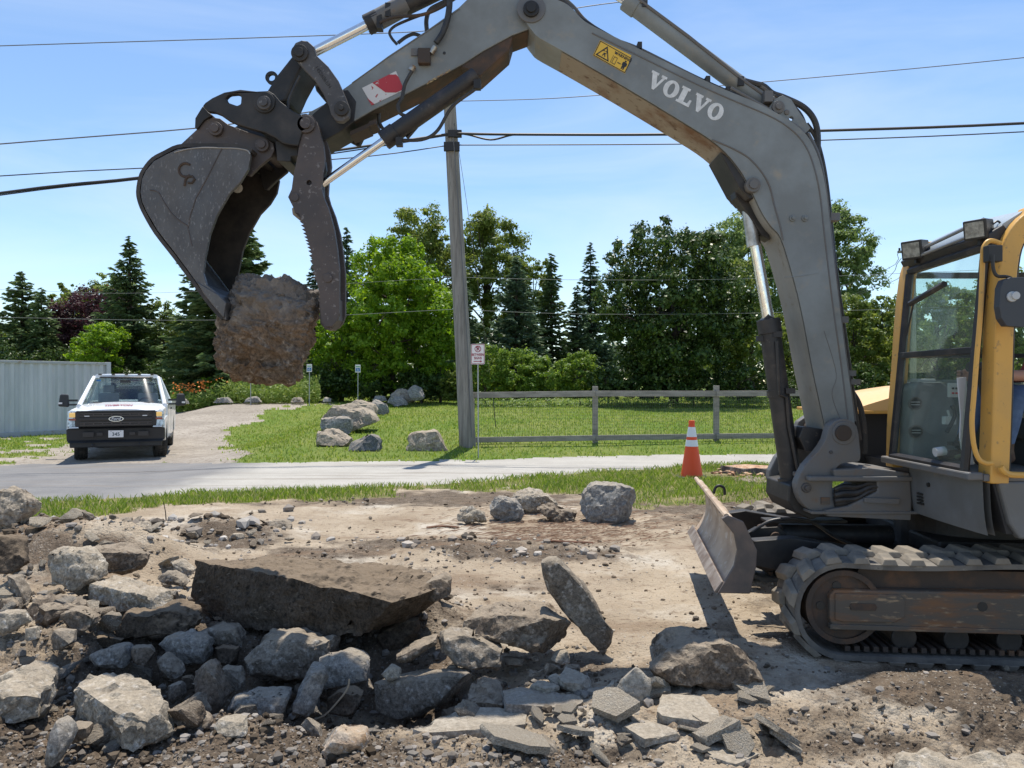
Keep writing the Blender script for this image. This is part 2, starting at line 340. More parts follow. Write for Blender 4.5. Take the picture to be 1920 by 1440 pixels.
def ground_material(name, kind):
    m = bpy.data.materials.new(name); m.use_nodes = True; nt = m.node_tree; N = nt.nodes; L = nt.links
    b = N['Principled BSDF']; b.inputs['Roughness'].default_value = .95; b.inputs['Specular IOR Level'].default_value = .15
    t = N.new('ShaderNodeTexCoord'); vec = t.outputs['Object']
    def noise(s, d=8, r=.62):
        n = N.new('ShaderNodeTexNoise'); n.inputs['Scale'].default_value = s; n.inputs['Detail'].default_value = d; n.inputs['Roughness'].default_value = r; L.new(vec, n.inputs['Vector']); return n.outputs['Fac']
    def rng(v, a, b_, c_=0, d_=1):
        n = N.new('ShaderNodeMapRange'); n.inputs['From Min'].default_value = a; n.inputs['From Max'].default_value = b_; n.inputs['To Min'].default_value = c_; n.inputs['To Max'].default_value = d_; L.new(v, n.inputs['Value']); return n.outputs['Result']
    def mixc(fac, a, b_):
        n = N.new('ShaderNodeMix'); n.data_type = 'RGBA'; L.new(fac, n.inputs['Factor'])
        for s_, q in (('A', a), ('B', b_)):
            if isinstance(q, tuple): n.inputs[s_].default_value = (*q, 1)
            else: L.new(q, n.inputs[s_])
        return n.outputs['Result']
    def op(o_, a, c):
        n = N.new('ShaderNodeMath'); n.operation = o_
        for i, q in enumerate((a, c)):
            if isinstance(q, (int, float)): n.inputs[i].default_value = q
            else: L.new(q, n.inputs[i])
        return n.outputs[0]
    def att(nm):
        a = N.new('ShaderNodeAttribute'); a.attribute_name = nm; return a.outputs['Fac']
    def vor(s):
        n = N.new('ShaderNodeTexVoronoi'); n.inputs['Scale'].default_value = s; L.new(vec, n.inputs['Vector']); return n
    if kind == 'site':
        c = mixc(rng(noise(1.1), .38, .66), (.43, .355, .265), (.30, .235, .165))
        c = mixc(rng(noise(.8, 4), .52, .64), c, (.50, .445, .365))
        c = mixc(rng(noise(14), .55, .7), c, (.2, .15, .105))
        s_ = op('ADD', att('soil'), op('MULTIPLY', op('SUBTRACT', noise(2.6), .5), 1.5))
        dark = mixc(rng(noise(9), .35, .68), (.085, .065, .048), (.19, .148, .108))
        dark = mixc(rng(noise(45, 4), .6, .68), dark, (.3, .26, .21))
        c = mixc(rng(s_, .2, .48), c, dark)
        mu = op('ADD', att('mulch'), op('MULTIPLY', op('SUBTRACT', noise(7, 10, .75), .5), 3.0))
        c = mixc(rng(mu, .62, .95, 0, .8), c, mixc(rng(noise(30), .4, .6), (.19, .125, .085), (.38, .28, .2)))
        n3 = N.new('ShaderNodeMapping'); n3.inputs['Scale'].default_value = (.45, 1.6, 1); n3.inputs['Rotation'].default_value = (0, 0, .25); L.new(vec, n3.inputs['Vector'])
        q3 = N.new('ShaderNodeTexNoise'); q3.inputs['Scale'].default_value = 1.4; q3.inputs['Detail'].default_value = 9; q3.inputs['Roughness'].default_value = .7; L.new(n3.outputs[0], q3.inputs['Vector'])
        c = mixc(rng(q3.outputs['Fac'], .52, .66, 0, .7), c, (.21, .145, .095))
        v = vor(55); pc = mixc(rng(v.outputs['Color'], 0, 1), (.14, .12, .1), (.5, .46, .4))
        c = mixc(op('MULTIPLY', rng(v.outputs['Distance'], .34, .28), rng(noise(3), .52, .62, 0, .6)), c, pc)
        h = op('ADD', noise(26, 10, .7), op('MULTIPLY', v.outputs['Distance'], -.35)); st, ds = .9, .03
    elif kind == 'road':
        old = mixc(rng(noise(1.2), .35, .7), (.35, .33, .295), (.42, .40, .36)); old = mixc(rng(noise(60, 4), .56, .68), old, (.24, .23, .21))
        new = mixc(rng(noise(.9), .35, .7), (.16, .158, .158), (.215, .21, .205)); new = mixc(rng(noise(70, 4), .58, .7), new, (.3, .29, .28))
        c = mixc(att('tone'), old, new)
        n2 = N.new('ShaderNodeMapping'); n2.inputs['Scale'].default_value = (.12, 2.4, 1); L.new(vec, n2.inputs['Vector'])
        q = N.new('ShaderNodeTexNoise'); q.inputs['Scale'].default_value = 1.5; q.inputs['Detail'].default_value = 5; L.new(n2.outputs[0], q.inputs['Vector'])
        c = mixc(rng(q.outputs['Fac'], .54, .66, 0, .55), c, (.2, .17, .14))
        h = noise(90, 6, .7); st, ds = .5, .008
    elif kind == 'drive':
        c = mixc(rng(noise(.7), .35, .68), (.40, .355, .30), (.28, .245, .205)); c = mixc(rng(noise(9, 8), .52, .62), c, (.22, .185, .15))
        v = vor(22); c = mixc(rng(v.outputs['Distance'], .3, .22, 0, .6), c, mixc(rng(v.outputs['Color'], 0, 1), (.16, .15, .14), (.5, .48, .45)))
        h = noise(28, 8, .7); st, ds = .9, .04
    elif kind == 'verge':
        c = mixc(rng(noise(3), .4, .6), (.14, .16, .045), (.30, .25, .14)); c = mixc(rng(noise(12), .55, .68), c, (.2, .16, .1)); h = noise(50, 6, .7); st, ds = .9, .04
    else:
        c = mixc(rng(noise(.35), .4, .62), (.15, .225, .04), (.24, .27, .075)); c = mixc(rng(noise(4.5), .52, .7, 0, .8), c, (.075, .145, .02))
        n2 = N.new('ShaderNodeMapping'); n2.inputs['Scale'].default_value = (.35, 1.1, 1); L.new(vec, n2.inputs['Vector'])
        q = N.new('ShaderNodeTexNoise'); q.inputs['Scale'].default_value = .55; q.inputs['Detail'].default_value = 6; q.inputs['Roughness'].default_value = .65; L.new(n2.outputs[0], q.inputs['Vector'])
        c = mixc(rng(q.outputs['Fac'], .62, .72, 0, .8), c, (.27, .24, .14))
        h = noise(20, 8, .7); st, ds = .9, .1
    L.new(c, b.inputs['Base Color'])
    bp = N.new('ShaderNodeBump'); bp.inputs['Strength'].default_value = st; bp.inputs['Distance'].default_value = ds; L.new(h, bp.inputs['Height']); L.new(bp.outputs[0], b.inputs['Normal'])
    return m
for k, (nm, mk) in enumerate((('ground', 'site'), ('road', 'road'), ('grass_verge', 'verge'), ('gravel_driveway', 'drive'), ('lawn_ground', 'lawn'))):
    fs = fc[reg == k]
    u, inv = np.unique(fs.ravel(), return_inverse=True)
    V = np.stack([Xv[u], Yv[u], Zv[u]], 1)
    me = mesh_np(nm, V, inv.reshape(-1, 4), ground_material(nm + '_surface', mk), smooth=True)
    if k in (0, 1):
        for an, arr in ((('soil', soil), ('mulch', mulch)) if k == 0 else (('tone', tone),)):
            a = me.attributes.new(an, 'FLOAT', 'POINT'); a.data.foreach_set('value', arr[u].astype(np.float32))
    tag(put(nm, me), kind='structure')

# ------------------------------------------------------------ grass blades
rng = np.random.default_rng(5)
def grass(name, label, X, Y, h, wd, m, cat='grass'):
    n = len(X); Z = height(X, Y); a = rng.uniform(0, 6.28, n); hh = h * rng.uniform(.5, 1.25, n)
    lx = rng.normal(0, .38, n) * hh; ly = rng.normal(0, .38, n) * hh
    dx = np.cos(a) * wd / 2; dy = np.sin(a) * wd / 2
    v = np.stack([np.stack([X - dx, Y - dy, Z - .01], 1), np.stack([X + dx, Y + dy, Z - .01], 1), np.stack([X + dx * .7 + lx * .5, Y + dy * .7 + ly * .5, Z + hh * .6], 1), np.stack([X + lx, Y + ly, Z + hh * .95], 1)], 1)
    tag(put(name, mesh_np(name, v.reshape(-1, 3), np.arange(4 * n).reshape(-1, 4), m)), label, cat, kind='stuff')
def pick(n, kreg, Ymax, wpow=1.0):
    """random points on faces of a region"""
    ids = np.where((reg == kreg) & (cY < Ymax) & (cx > -150) & (cx < 2070))[0]
    A = np.abs((Xv[fc[ids, 1]] - Xv[fc[ids, 0]]) * (Yv[fc[ids, 3]] - Yv[fc[ids, 0]])); p = A ** 1.0 / np.maximum(cY[ids], 1) ** wpow; p /= p.sum()
    s_ = rng.choice(ids, n, p=p); u = rng.random(n); t = rng.random(n)
    Xa = Xv[fc[s_, 0]] * (1 - u) + Xv[fc[s_, 1]] * u; Xb = Xv[fc[s_, 3]] * (1 - u) + Xv[fc[s_, 2]] * u
    Ya = Yv[fc[s_, 0]]; Yb = Yv[fc[s_, 3]]
    sp = .13 if kreg == 4 else .05                     # tufts stray over the edges
    return Xa * (1 - t) + Xb * t + rng.normal(0, sp, n), Ya * (1 - t) + Yb * t + rng.normal(0, sp * .8, n)
GR1 = leafmat('verge_grass_blades', [(.10, .17, .022), (.16, .25, .03), (.22, .31, .05), (.42, .38, .18)], .4)
GR2 = leafmat('lawn_grass_blades', [(.11, .19, .022), (.17, .26, .035), (.24, .31, .05), (.34, .35, .12)], .4)
X, Y = pick(75000, 2, 20, 0)
nmask = fbm(np.stack([X, Y, 0 * X], 1) * .9, 3, 41); k = nmask > rng.uniform(-.5, .18, len(X)); X, Y = X[k], Y[k]
grass('verge_grass', 'ragged strip of green grass between the road and the dug up ground', X, Y, .09, .014, GR1)
X, Y = pick(110000, 4, 46, 1.0)
grass('lawn_grass', 'mown green lawn behind the road and around the boulders', X, Y, .065, .03, GR2)
# ------------------------------------------------------------ trees
def leaf_quads(P, D, size, rg, aspect=.6, upbias=.35):
    """P centres, D outward dirs -> quad verts"""
    n = len(P); nrm = D + rg.normal(0, .55, (n, 3)); nrm[:, 2] += upbias; nrm /= np.linalg.norm(nrm, axis=1)[:, None] + 1e-9
    t = rg.normal(0, 1, (n, 3)); t -= nrm * (t * nrm).sum(1)[:, None]; t /= np.linalg.norm(t, axis=1)[:, None] + 1e-9
    b = np.cross(nrm, t); s_ = (size * rg.uniform(.6, 1.3, n))[:, None]
    t = t * s_ * .5; b = b * s_ * .5 * aspect
    return np.stack([P - t, P + b - t * .1, P + t, P - b - t * .1], 1)
def crown(name, c, rx, ry, rz, n, leaf, m, parent, seed, K=110, cr=.2, bottom=-1.0, shape=None, gap=0.0):
    rg = np.random.default_rng(seed)
    K = int(K * 1.7); d = rg.normal(0, 1, (K * 3, 3)); d /= np.linalg.norm(d, axis=1)[:, None]
    d = d[d[:, 2] > bottom][:K]; K = len(d)
    lump = 1 + .22 * fbm(d * 1.7 + seed, 3, seed)
    rad = (1 - .55 * rg.random(K) ** 1.7) * lump
    C = d * rad[:, None]
    if shape is not None: C[:, :2] *= shape(C[:, 2])[:, None]
    C = C * np.array([rx, ry, rz])
    K_ = 0; R0 = cr * .82 * (rx + rz) * .5 * rg.uniform(.55, 1.25, K)
    w_ = R0 ** 2; w_ /= w_.sum(); k = rg.choice(K, n, p=w_)
    e = rg.normal(0, 1, (n, 3)); e /= np.linalg.norm(e, axis=1)[:, None]
    q = rg.uniform(.2, 1, n) ** .6 * (1 + .35 * rg.random(n) ** 4)
    st = 1 + .45 * rg.normal(0, 1, (K, 3)); off = e * (R0[k] * q)[:, None] * np.clip(st, .45, 1.9)[k]; off[:, 2] *= .75; off += .35 * R0[k][:, None] * np.stack([fbm(C[k] * 3 + e * 2 + j_, 2, seed + j_) for j_ in (1, 2, 3)], 1)
    P = C[k] + off + np.array(c)
    # hang a few sprigs past the outline
    V = leaf_quads(P, e, leaf * rg.uniform(.6, 1.35, n), rg)
    me = mesh_np(name, (V.reshape(-1, 3) - np.array(ORG[parent.name])), np.arange(4 * n).reshape(-1, 4), m)
    put(name, me, parent); return C + np.array(c)
def trunk_limbs(parent, base, top, r, limbs, m, seed=0, nm='trunk'):
    g = G(); b = Vector(base); t = Vector(top); rd = random.Random(seed)
    pts = [b.lerp(t, k / 6) + Vector((rd.uniform(-1, 1), rd.uniform(-1, 1), 0)) * r * .5 * (k > 0) for k in range(7)]
    g.tube(pts, [r * (1.25 if k == 0 else 1 - .12 * k) for k in range(7)], 10)
    for l in limbs:
        l = Vector(l); s_ = pts[rd.choice((2, 3, 4, 5))]; mid = s_.lerp(l, .5) + Vector((0, 0, .2 * rd.random()))
        g.tube([s_, mid, l], [r * .42, r * .26, r * .07], 6)
    g.out(nm, m, parent, smooth=True)
BARK = mat('bark', (.09, .07, .055), .95, c2=(.05, .04, .032), sc=6, bump=.8, bsc=25, bd=.03)
LM = {
 'bright': leafmat('bright_green_leaves', [(.09, .19, .012), (.15, .27, .02), (.22, .34, .03), (.11, .21, .015)], .45),
 'olive': leafmat('olive_green_leaves', [(.085, .14, .025), (.14, .19, .035), (.2, .25, .055), (.10, .15, .028)], .4),
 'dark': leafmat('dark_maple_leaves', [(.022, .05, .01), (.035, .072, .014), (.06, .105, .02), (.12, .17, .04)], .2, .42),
 'purple': leafmat('purple_leaves', [(.035, .012, .016), (.06, .02, .026), (.10, .04, .045), (.04, .03, .02)], .25),
 'spruce': leafmat('spruce_needles', [(.06, .105, .04), (.085, .14, .052), (.12, .18, .07), (.16, .21, .09)], .28, .6),
 'blue': leafmat('blue_spruce_needles', [(.07, .12, .07), (.10, .16, .09), (.145, .205, .125), (.11, .165, .09)], .28, .6),
 'feather': leafmat('feathery_leaves', [(.10, .17, .05), (.15, .22, .07), (.2, .27, .1), (.11, .17, .05)], .42),
 'weed': leafmat('weed_leaves', [(.12, .2, .03), (.19, .28, .045), (.26, .33, .08), (.14, .2, .03)], .42),
 'hedge': leafmat('hedge_leaves', [(.08, .16, .02), (.13, .22, .03), (.2, .29, .05), (.09, .16, .025)], .4),
}
def WX(px, Y): return (px - 960) / F * Y
def WZ(py, Y): return CZ - (py - 720) / F * Y
def broad(name, label, px, ptop, pbot, pw, Y, n, leaf, m, seed, cat='tree', K=110, cr=.2, bottom=-1, shape=None, group=None, trunk=True, depth=.85):
    x = WX(px, Y); zt = WZ(ptop, Y); zb = WZ(pbot, Y); hw = pw / 2 / F * Y; n = int(n * 1.35); leaf *= .93
    gz = float(base_h(np.array([x]), np.array([Y]))[0])
    t = thing(name, (x, Y, gz), label, cat, group)
    rz = (zt - zb) / 2 / 1.12; cz = (zt + zb) / 2
    C = crown('crown' if trunk else 'foliage', (x, Y, cz), hw / 1.12, hw * depth, rz, n, leaf, LM[m], t, seed, K, cr, bottom, shape)
    rd = random.Random(seed); L_ = [tuple(C[i]) for i in rd.sample(range(len(C)), min(16, len(C)))]
    r = max(.05, hw * .055)
    trunk_limbs(t, (x, Y, gz - .1), (x, Y, cz + rz * .45), r if trunk else r * .6, L_, BARK, seed, 'trunk' if trunk else 'stem')
    return t
def conifer(name, label, px, ptop, pw, Y, m, seed, pbot=None, dens=1.0, droop=.35, group=None, tip=1.0, spray=.34, ex=.82):
    rg = np.random.default_rng(seed); x = WX(px, Y); zt = WZ(ptop, Y); gz = float(base_h(np.array([x]), np.array([Y]))[0])
    zb = gz + .3 if pbot is None else WZ(pbot, Y); H_ = zt - zb; Rm = pw / 2 / F * Y * 1.2; dens *= 1.45
    t = thing(name, (x, Y, gz), label, 'tree', group)
    g = G(); g.tube([(x, Y, gz - .1), (x, Y, gz + (zt - gz) * .5), (x, Y, zt)], [Rm * .09, Rm * .05, .012], 8)
    Ps = []; Ds = []
    nl = int(H_ / .17 * dens ** .5)
    for i in range(nl):
        f = (i + rg.random()) / nl; z = zb + H_ * f
        L_ = Rm * ((1 - f) ** ex * tip) * (1.0 if f > .12 else .75 + 2 * f)
        nb = int(6 + 5 * (1 - f))
        for b in range(nb):
            a = rg.uniform(0, 6.283); L2 = L_ * rg.uniform(.55, 1.12) + .06
            zj = z + rg.normal(0, .13); ns = max(2, int(L2 / .13 * dens)); s_ = np.sort(rg.random(ns)) ** .75
            ca, sa = math.cos(a), math.sin(a)
            zz = zj + L2 * (.22 * f * s_ * 1.4 - droop * s_ + .32 * s_ ** 2.2)
            side = rg.normal(0, .16, ns) * L2 * (.25 + .8 * s_ * (1 - s_) * 2)
            P = np.stack([x + ca * L2 * s_ - sa * side, Y + sa * L2 * s_ + ca * side, zz - np.abs(side) * .25], 1)
            Ps.append(P); Ds.append(np.stack([np.full(ns, ca) - sa * np.sign(side) * .8, np.full(ns, sa) + ca * np.sign(side) * .8, rg.uniform(-.5, .1, ns)], 1))
            if b % 4 == 0 and L2 > .6: g.tube([(x, Y, z), (x + ca * L2 * .8, Y + sa * L2 * .8, z - droop * L2 * .5)], [.025, .006], 4)
    P = np.concatenate(Ps); D = np.concatenate(Ds); D /= np.linalg.norm(D, axis=1)[:, None]; n = len(P)
    up = np.array([0, 0, 1.0]) + rg.normal(0, .35, (n, 3)); s_ = np.cross(D, up); s_ /= np.linalg.norm(s_, axis=1)[:, None]
    ln = spray * rg.uniform(.6, 1.25, n)[:, None] * (.6 + .4 * min(1, Rm / 1.5)); wd = ln * .26
    V = np.stack([P - D * ln * .35, P + s_ * wd, P + D * ln * .65, P - s_ * wd], 1)
    # three needles fans per spray: add crossed copy
    u2 = np.cross(D, s_); V2 = np.stack([P - D * ln * .3, P + u2 * wd * .7, P + D * ln * .55 + u2 * wd * .5, P - u2 * wd * .5], 1)
    V = np.concatenate([V, V2]); 
    put('foliage', mesh_np('foliage', V.reshape(-1, 3) - np.array(ORG[t.name]), np.arange(4 * len(V)).reshape(-1, 4), LM[m]), t)
    g.out('trunk', BARK, t)
    return t
conifer('spruce_tree', 'bushy double topped spruce behind the container at the far left edge', 42, 512, 170, 42, 'spruce', 1, dens=1.1)
conifer('spruce_tree', 'shorter spruce with a second point beside the leftmost spruce', 78, 545, 110, 41, 'spruce', 2)
conifer('spruce_tree', 'tall pointed spruce above the white pickup truck', 243, 450, 165, 41, 'spruce', 3, dens=1.2)
conifer('spruce_tree', 'large dark drooping spruce directly behind the bucket and held boulder', 432, 385, 250, 38, 'spruce', 4, dens=1.25, droop=.5, spray=.45, ex=.6)
conifer('spruce_tree', 'slim spruce seen between the bucket and the thumb', 592, 478, 90, 45, 'blue', 5)
conifer('spruce_tree', 'spruce tip just right of the thumb above the bright tree', 650, 430, 95, 50, 'blue', 6)
conifer('spruce_tree', 'pale spruce right behind the utility pole', 862, 505, 120, 40, 'blue', 7)
conifer('spruce_tree', 'blue green spruce right of the no parking sign', 968, 482, 150, 41, 'blue', 8, dens=1.2)
conifer('spruce_tree', 'narrow dark spruce in the gap left of the open sky', 1034, 480, 100, 43, 'spruce', 9)
conifer('spruce_tree', 'lone narrow spruce tip beside the round dark maple', 1107, 462, 105, 46, 'blue', 10)
conifer('spruce_tree', 'low pale spruce at the foot of the lone narrow spruce', 1082, 540, 90, 44, 'blue', 12)
broad('purple_tree', 'purple leaved tree between the two left spruces', 172, 530, 690, 165, 44, 14000, .17, 'purple', 21)
broad('leafy_tree', 'small green tree top left of the purple tree', 128, 522, 640, 70, 48, 5000, .18, 'olive', 22, K=40)
broad('leafy_tree', 'green crown behind the tall spruce above the pickup', 205, 500, 640, 110, 47, 8000, .18, 'olive', 23, K=60)
broad('leafy_tree', 'low bright green tree just above the pickup roof and container end', 190, 588, 712, 110, 38, 9000, .14, 'bright', 24, K=60)
broad('leafy_tree', 'shaggy light green tree between the tall spruce and the dark spruce', 300, 560, 735, 120, 42, 9000, .16, 'olive', 25, K=60)
broad('leafy_tree', 'bright lime green maple spreading right of the thumb', 738, 432, 752, 222, 36, 42000, .17, 'bright', 26, K=190, cr=.16)
broad('leafy_tree', 'lower bright green tree filling the space left of the pole', 640, 560, 752, 150, 37, 14000, .16, 'bright', 27, K=80)
broad('leafy_tree', 'bright green sapling against the left of the utility pole', 826, 560, 745, 90, 36, 9000, .15, 'bright', 28, K=60)
broad('leafy_tree', 'tall olive tree behind the lime green maple left of the pole', 785, 368, 640, 150, 46, 20000, .19, 'olive', 29, K=90, cr=.2)
broad('leafy_tree', 'tall olive tree with a forked top right of the pole', 910, 388, 640, 175, 46, 24000, .19, 'olive', 30, K=90, cr=.2)
broad('leafy_tree', 'smaller olive tree shoulder left of the narrow dark spruce', 1000, 470, 640, 90, 45, 7000, .18, 'olive', 31, K=50)
broad('leafy_tree', 'distant green tree between the pole and the thumb tree', 700, 470, 640, 100, 48, 6000, .2, 'olive', 32, K=50)
broad('maple_tree', 'big round dark green maple left of the boom', 1262, 392, 760, 305, 34, 60000, .17, 'dark', 33, K=230, cr=.15)
broad('leafy_tree', 'olive green tree overlapping the right of the round maple', 1385, 440, 740, 120, 38, 12000, .16, 'olive', 34, K=70)
broad('locust_tree', 'tall feathery light green tree rising behind the boom', 1410, 348, 700, 210, 44, 22000, .2, 'feather', 35, K=110, cr=.2)
broad('locust_tree', 'airy feathery tree with drooping sprays right of the boom', 1570, 368, 640, 175, 45, 20000, .19, 'feather', 36, K=120, cr=.15, shape=lambda z: np.clip(1.05 - .55 * np.clip(z, 0, 1), .3, 1.1))
broad('leafy_tree', 'olive tree filling the gap right of the leftmost spruces', 110, 560, 740, 130, 46, 9000, .18, 'olive', 40, K=60)
broad('leafy_tree', 'mid green tree behind the tall weeds and pickup', 345, 590, 745, 120, 47, 9000, .18, 'olive', 41, K=60)
broad('leafy_tree', 'pale green tree low behind the left picture edge spruces', 5, 575, 740, 120, 47, 7000, .18, 'olive', 42, K=60)
broad('leafy_tree', 'mid green tree low behind the dark drooping spruce and thumb', 520, 560, 745, 150, 47, 10000, .18, 'olive', 43, K=60)
for i, (px, pt, pb, pw, Y, nn, lab) in enumerate([
    (1500, 560, 760, 130, 36, 9000, 'olive shrubby tree seen between the lift cylinder and the boom'),
    (1600, 545, 770, 120, 35, 14000, 'olive green tree right of the boom above the yellow hood'),
    (1660, 540, 770, 120, 37, 12000, 'olive green tree left of the cab front'),
    (1760, 520, 770, 190, 33, 18000, 'olive tree seen through the cab windscreen'),
    (1880, 500, 770, 190, 34, 14000, 'olive tree seen through the right side of the cab')]):
    broad('leafy_tree', lab, px, pt, pb, pw, Y, nn, .16, 'olive', 50 + i, K=80, cr=.18)
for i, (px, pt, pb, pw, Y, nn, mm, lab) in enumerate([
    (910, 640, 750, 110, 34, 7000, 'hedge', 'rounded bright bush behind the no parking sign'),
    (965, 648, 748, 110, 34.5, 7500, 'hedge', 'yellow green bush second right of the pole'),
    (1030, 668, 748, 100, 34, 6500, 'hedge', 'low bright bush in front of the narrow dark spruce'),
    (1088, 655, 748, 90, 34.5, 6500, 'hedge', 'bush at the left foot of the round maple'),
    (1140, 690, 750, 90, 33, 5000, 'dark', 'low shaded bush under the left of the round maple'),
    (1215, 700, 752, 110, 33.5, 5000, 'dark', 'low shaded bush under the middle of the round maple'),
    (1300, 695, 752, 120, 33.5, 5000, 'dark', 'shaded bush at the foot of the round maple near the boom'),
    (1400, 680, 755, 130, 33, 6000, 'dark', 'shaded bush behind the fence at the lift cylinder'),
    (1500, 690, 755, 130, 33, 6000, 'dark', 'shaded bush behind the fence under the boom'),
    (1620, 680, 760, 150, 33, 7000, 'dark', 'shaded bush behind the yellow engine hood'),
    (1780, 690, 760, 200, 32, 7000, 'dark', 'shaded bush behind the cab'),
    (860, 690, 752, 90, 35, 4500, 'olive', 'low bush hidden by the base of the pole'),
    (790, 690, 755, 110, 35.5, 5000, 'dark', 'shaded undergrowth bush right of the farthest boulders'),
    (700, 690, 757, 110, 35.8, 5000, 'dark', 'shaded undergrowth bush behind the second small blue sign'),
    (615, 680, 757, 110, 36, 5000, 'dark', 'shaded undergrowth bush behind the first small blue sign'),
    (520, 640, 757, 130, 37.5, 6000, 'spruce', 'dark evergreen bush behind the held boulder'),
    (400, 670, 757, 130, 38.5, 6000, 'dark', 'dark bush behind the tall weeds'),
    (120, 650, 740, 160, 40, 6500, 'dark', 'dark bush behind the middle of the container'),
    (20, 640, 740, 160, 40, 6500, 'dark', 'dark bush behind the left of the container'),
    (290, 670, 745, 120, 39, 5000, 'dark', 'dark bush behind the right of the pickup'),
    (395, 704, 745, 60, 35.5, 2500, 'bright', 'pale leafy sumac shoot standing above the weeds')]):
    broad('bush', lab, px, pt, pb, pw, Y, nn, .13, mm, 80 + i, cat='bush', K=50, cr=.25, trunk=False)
# the far wood behind the first row, one mass
rg = np.random.default_rng(9); n = 26000
fx = rg.uniform(-52, 52, n); fy = rg.uniform(52, 62, n); top = 4.8 + 2.4 * fbm(np.stack([fx * .16, fx * 0, fx * 0], 1), 3, 8) + .6 * fbm(np.stack([fx * .9, fy, fx * 0], 1), 2, 8)
top = np.where(np.abs(fx / fy - (1065 - 960) / F) < .03, 2.2, top)
fz = 1 + top * rg.random(n) ** .7
V = leaf_quads(np.stack([fx, fy, fz], 1), np.tile([0, -1, .3], (n, 1)), .55, rg)
tag(put('far_woods', mesh_np('far_woods', V.reshape(-1, 3), np.arange(4 * n).reshape(-1, 4), LM['dark'])), 'dark far wood closing the gaps behind the tree line', 'woods', kind='stuff')
# tall weeds with orange day lilies
n = 16000; wx = rg.uniform(320, 600, n); wy = rg.uniform(33.5, 36.5, n); X = (wx - 960) / F * wy; gz = base_h(X, wy)
hh = rg.uniform(.45, 1.1, n) * np.clip(1.05 + .6 * fbm(np.stack([X * 1.2, wy, X * 0], 1), 2, 4), .3, 1.4); Pz = gz + hh * rg.random(n) ** .6
V = leaf_quads(np.stack([X, wy, Pz], 1), np.tile([.2, -1, .3], (n, 1)), .2, rg, .3)
tag(put('tall_weeds', mesh_np('tall_weeds', V.reshape(-1, 3), np.arange(4 * n).reshape(-1, 4), LM['weed'])), 'band of tall leafy weeds behind the gravel turning area', 'weeds', kind='stuff')
ORN = mat('day_lily_petals', (.75, .2, .02), .6)
n = 130; wx = np.clip(rg.normal(365, 24, n), 325, 440); wy = rg.uniform(33.4, 35.5, n); X = (wx - 960) / F * wy; Pz = base_h(X, wy) + 1.15 + rg.uniform(-.35, .15, n)
V = leaf_quads(np.stack([X, wy, Pz], 1), np.tile([0, -1, .6], (n, 1)), .11, rg, .9)
tag(put('day_lily_flowers', mesh_np('day_lily_flowers', V.reshape(-1, 3), np.arange(4 * n).reshape(-1, 4), ORN)), 'orange day lily flowers above the weeds right of the pickup', 'flowers', kind='stuff')
n = 7000; wx = rg.uniform(870, 1900, n); wy = rg.uniform(31.5, 32.5, n); X = (wx - 960) / F * wy
V = leaf_quads(np.stack([X, wy, base_h(X, wy) + rg.random(n) * .4], 1), np.tile([0, -.4, .8], (n, 1)), .14, rg, .35)
tag(put('undergrowth', mesh_np('undergrowth', V.reshape(-1, 3), np.arange(4 * n).reshape(-1, 4), LM['hedge'])), 'low leafy undergrowth along the back edge of the lawn', 'undergrowth', kind='stuff')
# ------------------------------------------------------------ excavator
def c1(l): return [(240 + .375 * x, .375 * y) for x, y in l]
def c2(l): return [(880 + .39583 * x, .39583 * y) for x, y in l]
def c3(l): return [(1240 + .38879 * x, 700 + .38889 * y) for x, y in l]
def c4(l): return [(1400 + .36111 * x, 380 + .36111 * y) for x, y in l]
GREY = mat('grey_machine_paint', (.235, .255, .255), .5, c2=(.18, .19, .185), sc=2.2, c3=(.29, .26, .21), sc3=7, lo3=.57, hi3=.75, bump=.12, bsc=60, bd=.004, spec=.4)
FPL = mat('dusty_front_plate', (.29, .285, .26), .7, c2=(.24, .235, .21), sc=3, c3=(.2, .16, .11), sc3=12, lo3=.64, hi3=.78, bump=.2, bsc=60, bd=.004)
SKIRT = mat('grey_skirt_paint', (.15, .158, .165), .5, c2=(.12, .122, .12), sc=3, c3=(.2, .17, .13), sc3=8, lo3=.62, hi3=.76, bump=.15, bsc=60, bd=.004)
GREYD = mat('dirty_grey_paint', (.125, .127, .13), .6, c2=(.14, .125, .11), sc=5, c3=(.16, .10, .06), sc3=9, lo3=.6, hi3=.75, bump=.25, bsc=50, bd=.006)
RUSTB = mat('dusty_rusty_underside', (.30, .26, .20), .8, c2=(.17, .09, .045), sc=3, lo=.5, hi=.66, c3=(.12, .07, .04), sc3=14, lo3=.56, hi3=.7, bump=.3, bsc=50, bd=.005)
STEEL = mat('worn_dark_steel', (.075, .07, .07), .55, .35, c2=(.12, .112, .108), sc=4, lo=.42, hi=.68, c3=(.23, .22, .21), sc3=26, lo3=.59, hi3=.68, bump=.25, bsc=45, bd=.005)
STEELB = mat('black_cast_steel', (.028, .027, .027), .55, .3, c2=(.06, .052, .046), sc=5, lo=.45, hi=.7, bump=.25, bsc=40, bd=.005)
STEELR = mat('brownish_thumb_steel', (.075, .064, .062), .6, .3, c2=(.115, .09, .08), sc=3, lo=.4, hi=.68, c3=(.2, .18, .17), sc3=30, lo3=.6, hi3=.68, bump=.3, bsc=35, bd=.005)
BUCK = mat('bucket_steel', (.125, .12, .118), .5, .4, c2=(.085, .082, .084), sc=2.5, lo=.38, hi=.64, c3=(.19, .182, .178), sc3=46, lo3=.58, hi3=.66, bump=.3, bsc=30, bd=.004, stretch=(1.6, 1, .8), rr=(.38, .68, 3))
BUCKIN = mat('bucket_inner_steel', (.035, .032, .031), .6, .3, c2=(.07, .06, .052), sc=6, bump=.3, bsc=40, bd=.005)
